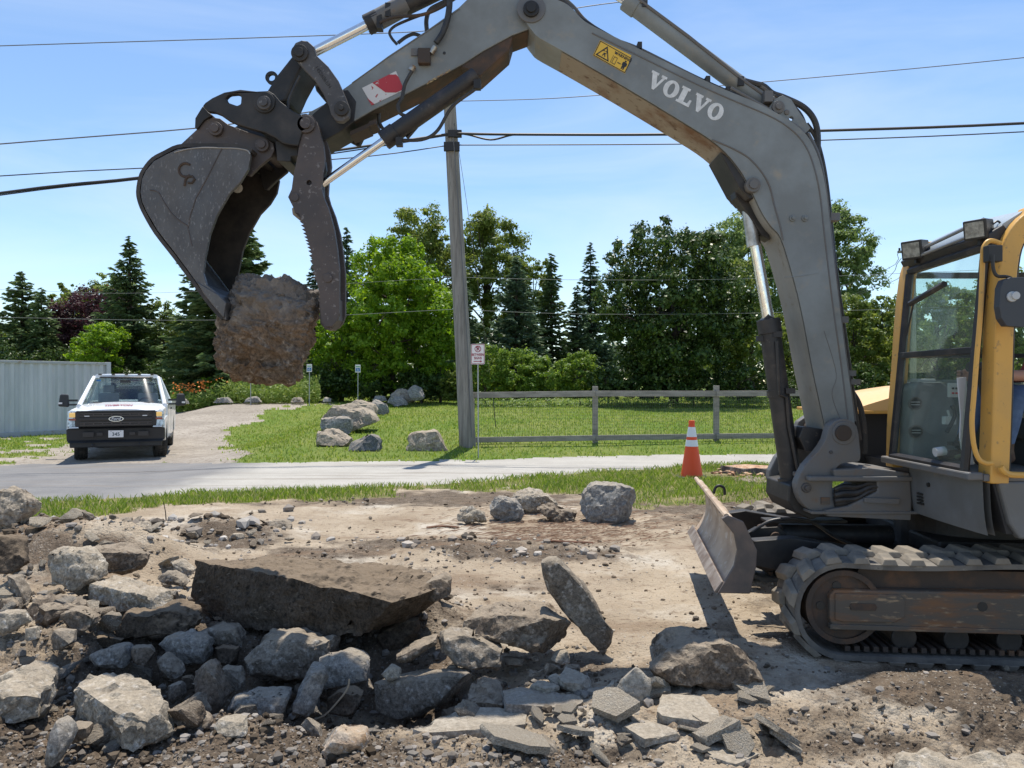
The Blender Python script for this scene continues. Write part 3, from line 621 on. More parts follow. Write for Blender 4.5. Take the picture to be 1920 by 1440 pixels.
CHROME = mat('chrome_rod', (.78, .78, .78), .12, 1.0, rr=(.08, .3, 30))
BLK = mat('black_barrel_paint', (.022, .021, .022), .5, c2=(.06, .048, .042), sc=6, lo=.5, hi=.72, c3=(.11, .09, .075), sc3=22, lo3=.62, hi3=.75, bump=.25, bsc=60, bd=.003)
RUBH = mat('hose_rubber', (.018, .018, .02), .5, c2=(.045, .04, .035), sc=14)
YEL = mat('yellow_cab_paint', (.66, .36, .075), .45, c2=(.58, .33, .085), sc=4, c3=(.32, .2, .08), sc3=26, lo3=.61, hi3=.7, spec=.45, bump=.05, bsc=80, bd=.002)
RUBT = mat('track_rubber', (.17, .155, .135), .9, c2=(.10, .092, .082), sc=5, lo=.4, hi=.62, c3=(.3, .27, .22), sc3=12, lo3=.6, hi3=.75, bump=.5, bsc=60, bd=.006)
LUGM = mat('dusty_track_lug', (.24, .205, .16), .9, c2=(.13, .118, .10), sc=8, lo=.4, hi=.66, bump=.4, bsc=60, bd=.005)
RUST = mat('rusty_track_frame', (.10, .085, .07), .7, .2, c2=(.22, .10, .04), sc=4, lo=.48, hi=.64, c3=(.3, .22, .14), sc3=22, lo3=.58, hi3=.7, bump=.35, bsc=40, bd=.005, stretch=(.45, 1, 1.8))
RUSTD = mat('dark_rusty_steel', (.06, .045, .036), .75, .2, c2=(.13, .07, .04), sc=6, lo=.5, hi=.7, bump=.4, bsc=40, bd=.006)
BLADEM = mat('muddy_blade_steel', (.48, .37, .27), .8, c2=(.31, .225, .16), sc=3, lo=.4, hi=.65, c3=(.56, .5, .42), sc3=9, lo3=.55, hi3=.68, bump=.5, bsc=25, bd=.008, stretch=(1, .8, 1.2))
DARKI = mat('dark_interior', (.03, .03, .032), .7)
CONS = mat('grey_console_plastic', (.24, .255, .26), .6, c2=(.19, .20, .205), sc=5)
LGREY = mat('light_grey_plastic', (.45, .47, .48), .6)
WHT = mat('white_lettering', (.72, .72, .7), .5, c2=(.6, .6, .58), sc=30)
DYEL = mat('warning_yellow', (.72, .45, .05), .5)
DBLK = mat('decal_black', (.02, .02, .02), .5)
RED = mat('decal_red', (.42, .03, .04), .5, c2=(.5, .4, .38), sc=30, lo=.62, hi=.66)
DWH = mat('decal_white', (.6, .58, .56), .5, c2=(.38, .05, .05), sc=34, lo=.6, hi=.64)
EX = thing('excavator', (2.6, 5.3, 0), 'grey and yellow tracked excavator with raised boom at the right', 'excavator')
YB, TB = 5.15, .35
def plate(name, l, Y, t, m, parent, bev=.006, holes=(), Yp=None):
    """Yp: the plane on which the outline is measured; the plate itself stands at Y"""
    sh = Vector((0, Y - Yp, 0)) if Yp else Vector((0, 0, 0))
    return G().prism([[q + sh for q in WL(k_, Yp or Y)] for k_ in (l, *holes)], (0, t, 0)).out(name, m, parent, bevel=bev)
def disc(cx_, cy_, rpx, n=22): return [(cx_ + rpx * math.cos(2 * math.pi * k / n), cy_ + rpx * math.sin(2 * math.pi * k / n)) for k in range(n)]
def pin(name, px, py, rpx, Y, t, m, parent, boss=None):
    r = rpx / F * Y; a = W(px, py, Y); g = G().cyl(a, a + Vector((0, t, 0)), r, n=28)
    o = g.out(name, m, parent, bevel=.005, smooth=False)
    if boss: 
        g = G().cyl(a + Vector((0, -.014, 0)), a, r * boss, n=6 if boss < .5 else 20); g.out('pin_head', m, o, bevel=.003)
    return o
# --- boom: hollow box of two side plates and top and bottom skins
boom_low = [(979, 24), (988, 44), (999, 59), (1011, 71), (1054, 95), (1117, 131), (1197, 178), (1276, 226), (1330, 260), (1362, 287), (1392, 325), (1413, 365), (1430, 400), (1447, 425), (1465, 447), (1485, 510), (1503, 580), (1524, 690), (1540, 765), (1549, 806)]
boom_up = [(1603, 796), (1596, 735), (1585, 660), (1575, 580), (1563, 480), (1554, 400), (1547, 345), (1536, 300), (1519, 262), (1497, 238), (1466, 217), (1420, 193), (1360, 168), (1290, 136), (1200, 92), (1135, 60), (1097, 40), (1075, 18), (1060, 6), (1035, -4), (1010, -12), (990, -12), (976, -2), (972, 12)]
bo = [(q.x, q.z) for q in smooth_pts([Vector((x, 0, y)) for x, y in boom_low], 3)] + [(q.x, q.z) for q in smooth_pts([Vector((x, 0, y)) for x, y in boom_up], 3)]
nlow = len(smooth_pts([Vector((x, 0, y)) for x, y in boom_low], 3))
lo_w = WL(bo[:nlow], YB); up_w = WL(bo[nlow:], YB)
boom = G().prism([WL(bo, YB)], (0, .025, 0)).prism([WL(bo, YB)[:]], (0, .025, 0)).out('boom', GREY, EX) if False else G().prism([WL(bo, YB)], (0, TB, 0)).out('boom', GREY, EX, bevel=.008)
# underside skin: its own dusty rusty finish, 3 mm proud
g = G(); pts = WL(boom_low[4:], YB)
pts = smooth_pts(pts, 3)
g2 = G()
for i in range(len(pts) - 1):
    a, b = pts[i], pts[i + 1]; t = (b - a).normalized(); nn = Vector((t.z, 0, -t.x))
    if nn.z > 0 and nn.x > 0: nn = -nn
    nn = -nn if nn.dot(Vector((-1, 0, -1))) < 0 else nn
    y0, y1 = YB + .012, YB + TB - .012
    (g if a.x < 1.5 else g2).add([(a.x + nn.x * .004, y0, a.z + nn.z * .004), (b.x + nn.x * .004, y0, b.z + nn.z * .004), (b.x + nn.x * .004, y1, b.z + nn.z * .004), (a.x + nn.x * .004, y1, a.z + nn.z * .004)], [(0, 1, 2, 3)])
g2.out('front_plate', FPL, boom); g.out('underside_plate', RUSTB, boom)
# weld seam along the upper edge and the curved reinforcing seam
seam = smooth_pts(WL([(1110, 62), (1200, 106), (1290, 150), (1360, 182), (1440, 216), (1480, 240), (1507, 268), (1524, 305), (1537, 360), (1546, 440), (1560, 560), (1578, 690), (1590, 790)], YB - .001), 4)
G().tube(seam, .005, 6).out('weld_seam', GREYD, boom, smooth=True)
seam2 = smooth_pts(WL([(1335, 262), (1375, 279), (1405, 297), (1430, 325), (1444, 352), (1452, 385), (1462, 420), (1468, 450)], YB - .001), 4)
G().tube(seam2, .006, 6).out('weld_seam', GREYD, boom, smooth=True)
G().tube(WL([(1470, 520), (1500, 518), (1535, 512)], YB), .003, 6).out('weld_seam', GREY, boom)
G().tube(smooth_pts(WL([(1545, 620), (1568, 700), (1560, 740), (1578, 792)], YB - .001), 5), .002, 5).out('scratch', GREYD, boom)
for x in (1487, 1510): pin('bolt', x, 409, 6, YB - .012, .014, GREY, boom, .5)
for x, y in ((1562, 408), (1578, 600), (1592, 700), (1600, 716)): G().box(W(x - 4, y + 5, YB + .05), W(x + 5, y - 5, YB + .12)).out('hose_clip', GREYD, boom)
# boom nose pin
pin('boom_nose', 996, 15, 27, YB - .012, .02, GREYD, boom, None); pin('nose_pin', 996, 15, 15, YB - .035, TB + .07, STEELB, boom, .6)
# cylinder pivot on the inside of the bend
plate('cylinder_bracket', [(1350, 285), (1376, 300), (1400, 322), (1428, 333), (1432, 356), (1422, 372), (1404, 372), (1386, 352), (1370, 322)], YB + .02, TB - .04, STEELB, boom)
plate('cylinder_eye', [(1372, 330), (1400, 350), (1430, 360), (1440, 400), (1444, 450), (1428, 440), (1404, 402), (1380, 370)], YB + .12, .12, STEELB, boom)
pin('pivot_pin', 1413, 346, 14, YB - .03, TB + .06, GREYD, boom, .6)
# boom head lugs for the arm cylinder
plate('cylinder_lug', [(1440, 205), (1452, 186), (1468, 178), (1484, 186), (1496, 206), (1520, 240), (1508, 252), (1470, 224)], YB + .05, .03, GREY, boom, holes=[disc(1484, 222, 4, 10)])
plate('cylinder_lug', [(1440, 205), (1452, 186), (1468, 178), (1484, 186), (1496, 206), (1520, 240), (1508, 252), (1470, 224)], YB + .26, .03, GREY, boom, Yp=YB + .05)
pin('lug_pin', 1460, 200, 12, YB + .035, .28, GREYD, boom, .5); pin('lug_bolt', 1476, 210, 5, YB + .04, .02, GREYD, boom)
# --- lettering on the boom
def quad_on(l, Y, t, name, m, parent): return G().prism([WL(l, Y)], (0, t, 0)).out(name, m, parent)
LET = {'V': [[(0, 1), (.5, 1), (.5, .86), (.42, .86), (.62, .36), (.8, .86), (.7, .86), (.7, 1), (1.06, 1), (1.06, .86), (.97, .86), (.62, 0), (.46, 0), (.08, .86), (0, .86)]],
       'L': [[(0, 0), (.92, 0), (.92, .42), (.79, .42), (.73, .16), (.46, .16), (.46, .86), (.57, .86), (.57, 1), (0, 1), (0, .86), (.1, .86), (.1, .14), (0, .14)]],
       'O': [[(.5 + .5 * math.cos(a * .2618), .5 + .52 * math.sin(a * .2618)) for a in range(24)], [(.5 + .19 * math.cos(a * .2618), .5 + .36 * math.sin(a * .2618)) for a in range(24)]]}
g = G(); ux, uy = Vector((.892, .452)), Vector((.452, -.892)); hgt = 32; cur = 0; o0 = Vector((1218.5, 164.5))
cur = -.35
def lp(p): q = o0 + ux * (p[0] + cur) * hgt * .93 + uy * (p[1]) * hgt; return (q.x, q.y)
for ch, wd in (('V', 1.09), ('O', 1.06), ('L', .98), ('V', 1.09), ('O', 1.06)):
    g.prism([WL([lp(p) for p in lo_], YB - .002) for lo_ in LET[ch]], (0, .0035, 0)); cur += wd
g.out('maker_lettering', WHT, boom)
dec = c2([(620, 190), (768, 262), (738, 348), (585, 262)])
lab = quad_on(dec, YB - .002, .004, 'warning_label', DYEL, boom)
o_ = Vector(dec[3]); dx_ = (Vector(dec[2]) - o_) ; dy_ = (Vector(dec[0]) - o_)
def dq(u, v): q = o_ + dx_ * u + dy_ * v; return (q.x, q.y)
def dl(l, name, Y=YB - .0035): return G().prism([WL([dq(*p) for p in q], Y) for q in l], (0, .002, 0)).out(name, DBLK, lab)
dl([[(0.01, .02), (.99, .02), (.99, .98), (.01, .98)], [(.03, .06), (.97, .06), (.97, .94), (.03, .94)]], 'label_border')
dl([[(.05, .12), (.46, .12), (.255, .9)], [(.10, .19), (.41, .19), (.255, .76)]], 'warning_triangle')
dl([[(.22, .26), (.24, .26), (.26, .38), (.30, .26), (.32, .28), (.285, .42), (.32, .46), (.31, .49), (.24, .47)]], 'figure'); dl([[(.19, .55), (.245, .55), (.245, .6), (.19, .6)]], 'figure'); dl([[(.265, .55), (.32, .55), (.32, .6), (.265, .6)]], 'figure')
dl([[(.5, .12), (.51, .12), (.51, .62), (.5, .62)]], 'label_line'); dl([[(.54, .15), (.64, .15), (.64, .58), (.54, .58)], [(.552, .18), (.628, .18), (.628, .55), (.552, .55)]], 'label_frame')
dl([[(.68, .33), (.78, .33), (.78, .38), (.68, .38)]], 'arrow'); dl([[(.83, .12), (.86, .12), (.87, .3), (.88, .12), (.91, .12), (.92, .36), (.945, .36), (.945, .53), (.91, .58), (.84, .58), (.81, .53), (.81, .36), (.83, .36)]], 'figure'); dl([[(.85, .6), (.9, .6), (.9, .68), (.85, .68)]], 'figure')
xd = W(*dec[2], YB) - W(*dec[3], YB); yd = W(*dec[0], YB) - W(*dec[3], YB); yd = (yd - xd * yd.dot(xd) / xd.length_squared)
place_text('label_text', '\u25B2WARNING'.replace('\u25B2', ''), .027, W(*dq(.75, .8), YB - .0035), xd, yd, DBLK, lab, bold=.0006)
dl([[(.515, .73), (.565, .73), (.54, .87)]], 'warning_mark')
# --- arm (stick)
YA, TA = 5.19, .27
arm_up = [(636, 172), (664, 152), (727, 105), (795, 60), (860, 14), (905, -30), (960, -60), (1010, -62)]
arm_lo = [(1040, -20), (1012, 30), (990, 55), (960, 66), (905, 96), (870, 119), (830, 141), (765, 174), (700, 206), (655, 232), (622, 252), (600, 262), (575, 252), (566, 232), (580, 210), (606, 196)]
arm = plate('arm', arm_up + arm_lo, YA, TA, GREY, EX, .006)
g = G(); pts = WL([(655, 232), (700, 206), (765, 174), (830, 141), (870, 119), (905, 96), (960, 66), (990, 55)], YA)
for i in range(len(pts) - 1):
    a, b = pts[i], pts[i + 1]
    g.add([(a.x + .002, YA + .008, a.z - .004), (b.x + .002, YA + .008, b.z - .004), (b.x + .002, YA + TA - .008, b.z - .004), (a.x + .002, YA + TA - .008, a.z - .004)], [(0, 1, 2, 3)])
g.out('underside_plate', RUSTD, arm)
plate('arm_tip', [(640, 170), (612, 192), (588, 212), (568, 236), (577, 256), (604, 266), (640, 246), (664, 228), (668, 190), (652, 168)], YA - .004, TA + .008, STEELB, arm)
for (a, b) in (((655, 247), (690, 232)), ((690, 229), (704, 224))): 
    p, q = W(*a, YA), W(*b, YA); G().hexa([(p.x, YA + .02, p.z - .02), (q.x, YA + .02, q.z - .02), (q.x, YA + .2, q.z - .02), (p.x, YA + .2, p.z - .02), (p.x, YA + .02, p.z + .01), (q.x, YA + .02, q.z + .01), (q.x, YA + .2, q.z + .01), (p.x, YA + .2, p.z + .01)]).out('wear_strip', RUSTD, arm)
plate('cylinder_bracket', c1([(1660, 330), (1700, 305), (1900, 175), (1925, 180), (1905, 250), (1760, 380), (1740, 370), (1700, 345)]), YA + .01, .25, RUSTD, arm)
pin('boss', 833 + 0, 99, 3, YA - .004, .01, DBLK, arm)
G().tube(WL([(660, 156), (727, 108), (795, 63), (862, 17)], YA - .001), .004, 6).out('weld_seam', GREYD, arm)
st = c1([(1170, 440), (1340, 355), (1380, 450), (1220, 525)])
strp = quad_on(st, YA - .003, .004, 'reflective_sticker', DWH, arm)
quad_on(c1([(1222, 414), (1302, 374), (1340, 372), (1352, 384), (1379, 446), (1340, 462), (1288, 462)]), YA - .005, .003, 'red_stripe', RED, strp)
quad_on(c1([(1196, 490), (1232, 520), (1218, 526)]), YA - .005, .003, 'red_stripe', RED, strp)
p0, p1 = W(786, 168, YA), W(858, 128, YA)
place_text('stencil_lettering', 'BOOM 60', .042, W(*c1([(1552, 385)])[0], YA - .003), p1 - p0, Vector((.49, 0, .87)), mat('stencil_paint', (.62, .45, .2), .7, c2=(.2, .1, .06), sc=40), arm, bold=.001)
# hose coupling block with hoses on the arm side
cp = G().box(W(783, 118, YA - .05), W(808, 95, YA)).out('coupling_block', RUSTD, arm, bevel=.006)
G().cyl(W(776, 124, YA - .03), W(770, 133, YA - .03), .022, n=12).cyl(W(808, 100, YA - .03), W(816, 88, YA - .03), .02, n=12).out('hose_fitting', mat('zinc_fitting', (.45, .43, .38), .4, .7, c2=(.2, .13, .08), sc=20), cp)
G().box(W(771, 104, YA - .012), W(783, 92, YA)).out('bracket', GREYD, arm)
def hose(pts, r=.011, m=RUBH, par=None, name='hose', k=6): return G().tube(smooth_pts(pts, k), r, 8).out(name, m, par or EX, smooth=True)
hose(WL(c1([(1540, 215), (1575, 160), (1600, 80), (1608, 0), (1600, -80)]), YA - .04), .022, RUBH, arm)
hose(WL(c1([(1420, 355), (1385, 420), (1370, 490), (1350, 530), (1360, 565), (1395, 582), (1450, 590), (1452, 620), (1425, 655), (1395, 690)]), YA - .05), .013, RUBH, arm)
hose(WL(c1([(1495, 160), (1492, 100), (1510, 50), (1560, 20), (1640, -20)]), YA + .1), .016, RUBH, arm)
hose(WL(c1([(1345, 222), (1318, 190), (1308, 160), (1335, 130), (1400, 100), (1480, 70)]), YA + .08), .01, RUBH, arm)
hose(WL(c1([(1350, 215), (1390, 185), (1430, 170), (1465, 182)]), YA + .08), .013, RUBH, arm)
hose(WL(c1([(1256, 565), (1254, 600), (1272, 640), (1300, 660)]), YA + .1), .012, RUBH, arm)
# --- hydraulic cylinders
def hcyl(name, a, b, c, Y, rb, rr_, mb, extra=0, d=None):
    """rod from a to b, barrel from b to c (pixels on the plane Y)"""
    A, B, C_ = W(*a, Y), W(*b, Y), W(*c, Y); t = (C_ - B).normalized()
    o = G().cyl(B, C_, rb, n=28).out(name, mb, EX, smooth=True, bevel=.004, ang=60)
    G().cyl(A, B + t * .01, rr_, n=28).out('rod', CHROME, o, smooth=True)
    G().cyl(B - t * .012, B + t * .09, rb * 1.14, n=28).out('gland', mb, o, smooth=True, bevel=.004, ang=60)
    u = t.orthogonal().normalized(); w_ = t.cross(u); g = G()
    for k in range(8):
        q = B - t * .016 + (u * math.cos(k * .785) + w_ * math.sin(k * .785)) * rb * .86; g.cyl(q, q + t * .012, .011, n=6)
    g.out('gland_bolts', GREYD, o); return o
lift = hcyl('boom_cylinder', (1404, 392), (1441, 602), (1484, 905), 5.33, .072, .041, BLK)
G().cyl(W(1404, 395, 5.33), W(1413, 462, 5.33), .047, n=24).out('rod_sleeve', mat('worn_rod_collar', (.5, .5, .5), .35, .7, c2=(.3, .29, .28), sc=12), lift, smooth=True)
G().cyl(W(1481, 895, 5.33), W(1486, 935, 5.33), .085, n=24).out('cylinder_foot', BLK, lift, smooth=True)
G().cyl(W(1432, 595, 5.33), W(1450, 612, 5.33), .05, n=12).out('port', BLK, lift)
G().tube(WL([(1457, 640), (1462, 740), (1476, 745), (1480, 800), (1500, 900)], 5.24), .014, 8).out('steel_line', BLK, lift, smooth=True)
[G().box(W(a, b, y_), W(a + 14, b - 10, y_ + .035)).out('line_clamp', BLK, lift) for a, b, y_ in ((1474, 738, 5.24), (1450, 632, 5.25), (1420, 640, 5.3))]
G().cyl(W(1458, 730, 5.33), W(1460, 744, 5.33), .077, n=28).out('band_clamp', BLK, lift, smooth=True)
armc = hcyl('arm_cylinder', (1060, -75), (1176, 2), (1446, 204), 5.32, .062, .036, GREY)
[G().box(W(a, b, 5.25), W(a + 9, b - d_ * .7, 5.28)).out('line_clamp', STEELB, armc) for a, b, d_ in ((1384, 160, 20), (1204, 12, 12))]
G().tube(WL([(1190, -6), (1290, 68), (1390, 148), (1432, 178)], 5.26), .013, 8).out('steel_line', GREYD, armc, smooth=True)
G().cyl(W(1432, 192, 5.32), W(1452, 206, 5.32), .075, n=24).out('cylinder_foot', GREYD, armc)
buc = hcyl('bucket_cylinder', (578, 103), (690, 46), (960, -85), 5.3, .062, .034, STEELB)
[G().box(W(a, b, 5.23), W(a + 13, b - 16, 5.3)).out('line_clamp', STEELB, buc) for a, b in ((722, 30), (706, 52))]
G().cyl(W(700, 42, 5.3), W(762, 8, 5.3), .071, n=24).out('port_collar', GREYD, buc, smooth=True)
G().tube(smooth_pts(WL([(712, 42), (740, 32), (790, 28), (830, 12), (870, -15)], 5.22), 5), .012, 8).out('steel_line', RUSTD, buc, smooth=True)
thc = hcyl('thumb_cylinder', (604, 345), (722, 262), (893, 142), 5.12, .060, .026, BLK)
G().tube(smooth_pts(WL([(742, 262), (790, 262), (820, 245), (848, 200), (890, 168), (895, 158)], 5.06), 6), .012, 8).out('steel_line', RUBH, thc, smooth=True)
[G().box(W(a, b, 5.04), W(a + 14, b - 11, 5.09)).out('line_clamp', STEELB, thc) for a, b in ((742, 272), (888, 165))]
# --- linkage
YN = 5.03
lk = plate('side_link', c1(smooth_pts and [(820, 240), (835, 212), (865, 200), (900, 205), (930, 232), (942, 275), (1000, 330), (1050, 400), (1085, 480), (1108, 540), (1105, 585), (1075, 608), (1040, 606), (1014, 575), (1002, 530), (975, 470), (935, 405), (885, 355), (835, 295)]), YN, .05, STEEL, EX, .012)
pin('pin_boss', *c1([(856, 262)])[0], 16, YN - .02, .03, STEELB, lk, .55); pin('pin_boss', *c1([(1066, 540)])[0], 14, YN - .02, .03, STEELB, lk, .4)
place_text('casting_mark', '14526061/H', .035, W(*c1([(975, 385)])[0], YN - .001), W(1014 - 0, 420, YN) - W(960, 340, YN), Vector((.8, 0, .55)), STEELB, lk)
lk2 = plate('side_link', c1([(820, 240), (865, 200), (930, 232), (942, 275), (1000, 330), (1050, 400), (1085, 480), (1108, 540), (1075, 608), (1014, 575), (1002, 530), (975, 470), (935, 405), (885, 355), (835, 295)]), 5.56, .05, STEELB, EX, .012, Yp=YN)
bl = plate('bucket_link', c1([(815, 285), (840, 240), (880, 270), (885, 310), (830, 410), (790, 500), (740, 520), (690, 460), (740, 380)]), 5.14, .34, STEELB, EX, .015)
pin('cross_pin', 562, 98, 9, YN, .56, STEELB, lk); pin('cross_pin', 640, 202, 8, YN, .56, STEELB, lk)
hk = G().ring(W(509, 145, 5.3), (0, 1, 0), .025, .045, .03).out('lifting_eye', STEELB, bl)
hose(WL(c1([(860, 380), (830, 440), (805, 500), (800, 540)]), 5.1), .01, RUBH, bl)
# --- quick coupler
co = [(370, 530), (385, 512), (420, 488), (480, 460), (560, 446), (640, 455), (700, 452), (730, 470), (760, 505), (820, 552), (880, 582), (905, 600), (905, 640), (870, 660), (850, 730), (800, 724), (770, 716), (735, 690), (680, 662), (600, 640), (545, 622), (500, 600), (460, 572), (430, 560), (395, 556)]
coup = plate('quick_coupler', c1(co), 5.0, .05, STEELB, EX, .01, holes=[c1([(486, 490), (505, 472), (548, 468), (565, 480), (562, 520), (545, 528), (500, 512)])])
plate('far_cheek', c1(co), 5.5, .05, STEELB, coup, .01, Yp=5.0, holes=[c1([(486, 490), (505, 472), (548, 468), (565, 480), (562, 520), (545, 528), (500, 512)])])
plate('coupler_core', c1([(600, 500), (700, 470), (850, 580), (850, 700), (790, 700), (680, 640), (600, 600)]), 5.06, .43, STEELB, coup)
plate('coupler_hook', c1([(372, 530), (400, 560), (420, 575), (380, 600), (345, 645), (333, 640), (335, 590)]), 5.06, .43, STEELB, coup)
plate('coupler_jaw', c1([(735, 700), (850, 720), (850, 780), (815, 782), (812, 808), (745, 804)]), 5.06, .43, STEELB, coup)
pin('coupler_pin', *c1([(680, 510)])[0], 20, 4.985, .02, STEELB, coup, None); pin('coupler_pin_head', *c1([(678, 512)])[0], 13, 4.965, .03, STEEL, coup, .6)
# --- bucket
YC, WB = 4.98, .64
sp = [(263, 360), (266, 335), (273, 320), (288, 302), (310, 290), (334, 279), (370, 277), (416, 276), (445, 278), (467, 283), (470, 292), (465, 318), (451, 341), (430, 363), (407, 403), (393, 440), (384, 487), (381, 512), (387, 533), (410, 553), (422, 567), (417, 593), (400, 572), (383, 553), (367, 527), (330, 477), (295, 432), (275, 398), (266, 378)]
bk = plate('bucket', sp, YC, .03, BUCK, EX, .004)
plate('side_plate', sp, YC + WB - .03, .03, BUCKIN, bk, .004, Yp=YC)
ear = c1([(215, 765), (350, 640), (380, 605), (420, 586), (460, 592), (500, 622), (600, 660), (690, 688), (725, 715), (732, 750), (715, 785), (660, 830), (610, 880), (585, 870), (560, 760), (470, 735), (330, 738)])
for y_ in (5.08, 5.44): plate('mounting_ear', ear, y_, .035, STEELR if y_ < 5.3 else STEELB, bk, Yp=5.08)
shell = smooth_pts(WL([(470, 286), (440, 277), (370, 276), (334, 278), (310, 289), (288, 301), (273, 319), (266, 334), (262, 360), (266, 380), (275, 400), (295, 434), (330, 479), (367, 529), (400, 573), (420, 594)], YC), 3)
g = G(); v = []
for i, p in enumerate(shell):
    t = (shell[min(i + 1, len(shell) - 1)] - shell[max(i - 1, 0)]).normalized(); n_ = Vector((t.z, 0, -t.x)) * .025
    n_ = -n_
    p = p + Vector((0, .004, 0)) + n_ * -.1; v += [p, p + Vector((0, WB - .008, 0)), p + n_ * -1 + Vector((0, WB - .008, 0)), p + n_ * -1]
f = []
for i in range(len(shell) - 1):
    for q in range(4): f.append((i * 4 + q, i * 4 + (q + 1) % 4, (i + 1) * 4 + (q + 1) % 4, (i + 1) * 4 + q))
f += [(0, 1, 2, 3), tuple(len(v) - 4 + q for q in (3, 2, 1, 0))]
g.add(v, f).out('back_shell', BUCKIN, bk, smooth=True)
plate('cutting_edge', [(367, 527), (385, 538), (410, 553), (424, 567), (419, 596), (400, 574), (383, 553)], YC - .01, WB + .02, BUCK, bk, .006)
for k in range(5):
    y0 = YC + .01 + k * (WB - .1) / 4; plate('bucket_tooth', [(408, 575), (412, 560), (424, 572), (424, 600), (416, 598)], y0, .08, BUCK, bk, .004)
G().tube(WL(c1([(470, 742), (440, 800), (400, 880), (340, 990), (310, 1080), (300, 1140), (320, 1230)]), YC - .001), .004, 6).tube(smooth_pts(WL(c1([(110, 950), (150, 960), (180, 1010), (230, 1080), (300, 1130)]), YC - .001), 4), .004, 6).out('weld_seam', STEELR, bk)
G().tube(smooth_pts(WL(c1([(232, 762), (300, 745), (380, 738), (470, 740), (540, 742), (595, 752), (610, 770)]), YC - .002), 4), .005, 6).out('edge_bead', mat('bright_worn_edge', (.3, .29, .28), .45, .5), bk)
ar = [(.5 + .45 * math.cos(R(a)), .5 + .45 * math.sin(R(a))) for a in range(50, 320, 20)]
bx, by = c1([(250, 812)])[0]
G().tube([W(bx + q[0] * 28, by + (1 - q[1]) * 28, YC - .004) for q in ar], .008, 6).tube([W(bx + 12 + x * 20, by + 24 + y * 20, YC - .004) for x, y in ((0, 1), (.1, .4), (.35, .12), (.75, .1), (.95, .4), (.7, .72), (.35, .7))], .008, 6).out('welded_emblem', RUSTD, bk, smooth=True)
for (x, y) in c1([(435, 642), (668, 722)]):
    pin('bucket_pin', x, y, 13, 5.05, .47, STEELR, bk, .6)
G().cyl(W(445, 352, 5.08), W(445, 352, 5.5), .035, n=16).out('cross_tube', RUSTB, bk)
# --- thumb
th = [(829, 612), (838, 585), (862, 572), (890, 568), (922, 580), (942, 606), (958, 660), (976, 720), (983, 790), (970, 870), (966, 940), (978, 985), (1004, 1050), (1030, 1145), (1046, 1250), (1056, 1350), (1056, 1440)]
ti = [(940, 1440), (935, 1390)] 
thp = c1(th) + [(636, 566), (636, 588), (631, 602), (622, 612), (610, 612), (603, 603), (601, 585), (600, 560), (598, 545)]
tt = c1([(940, 1400), (920, 1270), (895, 1180), (868, 1090), (850, 1065)])
q0 = [Vector(p) for p in reversed(tt)]
teeth = []; P_ = smooth_pts([Vector((a.x, a.y, 0)) for a in q0], 5)
P_ = list(reversed(P_))
for i in range(0, len(P_) - 1, 1):
    a, b = P_[i], P_[i + 1]; teeth += [(a.x, a.y), (a.x * .35 + b.x * .65 - 6.5, a.y * .35 + b.y * .65 - 1)]
thp += teeth + c1([(830, 1045), (800, 985), (818, 945), (828, 870), (846, 790), (856, 725), (836, 665)])
thm = plate('thumb', thp, 5.02, .04, STEELR, EX, .005, holes=[disc(*c1([(905, 913)])[0], 5, 10)])
plate('far_plate', thp, 5.2, .04, STEELR, thm, .005, Yp=5.02)
plate('thumb_web', c1([(880, 1000), (960, 1010), (1010, 1150), (1030, 1300), (1035, 1430), (960, 1430), (950, 1300), (915, 1150)]), 5.06, .14, STEELB, thm)
plate('tip_cap', [(598, 560), (634, 560), (634, 600), (622, 618), (610, 618), (600, 606)], 5.06, .14, STEELR, thm)
plate('gusset', c1([(818, 1040), (838, 1030), (870, 1085), (890, 1130), (862, 1105), (822, 1072)]), 5.1, .24, RUSTB, thm)
plate('cylinder_lug', c1([(940, 860), (985, 800), (990, 850), (975, 900), (978, 985), (950, 980)]), 5.1, .05, STEELB, thm)
pin('thumb_pin', *c1([(888, 618)])[0], 17, 5.0, .47, STEELR, thm, .6); pin('thumb_boss', *c1([(832, 985)])[0], 8, 5.01, .02, STEELR, thm); pin('thumb_boss', *c1([(998, 1388)])[0], 9, 5.01, .02, STEELR, thm)
# --- hoses along the top of the boom
YH = 5.28
hose(WL([(1040, -8), (1062, 8), (1085, 32), (1140, 66), (1200, 98), (1290, 140), (1370, 174), (1450, 210)], YB + .07), .013)
hose(WL([(1050, -10), (1075, 12), (1100, 40), (1150, 72), (1200, 92), (1300, 142), (1380, 178), (1455, 208), (1490, 222)], YB + .13), .012, GREYD)
for i, (x, y) in enumerate(((1200, 84), (1328, 148), (1366, 168))): G().box(W(x - 4, y + 6, YB + .03), W(x + 4, y + 6, YB + .03) + Vector((0, .2, .045))).out('hose_clip', STEELB, boom)
hose(WL([(1396, 152), (1415, 157), (1432, 162), (1448, 175), (1470, 183), (1505, 200), (1525, 222), (1533, 250), (1533, 290)], YH), .022)
hose(WL([(1452, 180), (1480, 195), (1500, 215), (1510, 240), (1512, 262)], YH - .06), .017)
hose(WL([(1370, 165), (1400, 182), (1440, 205), (1462, 222), (1490, 235), (1508, 250)], YB + .03), .013, GREYD)
hose(WL([(1512, 232), (1528, 255), (1540, 292), (1549, 340), (1556, 400), (1566, 500), (1580, 600), (1594, 700), (1608, 800)], YB + .15), .016)
hose(WL([(1515, 250), (1534, 290), (1545, 340), (1556, 430), (1566, 520), (1578, 620), (1592, 720), (1602, 790)], YB + .06), .014, GREYD)
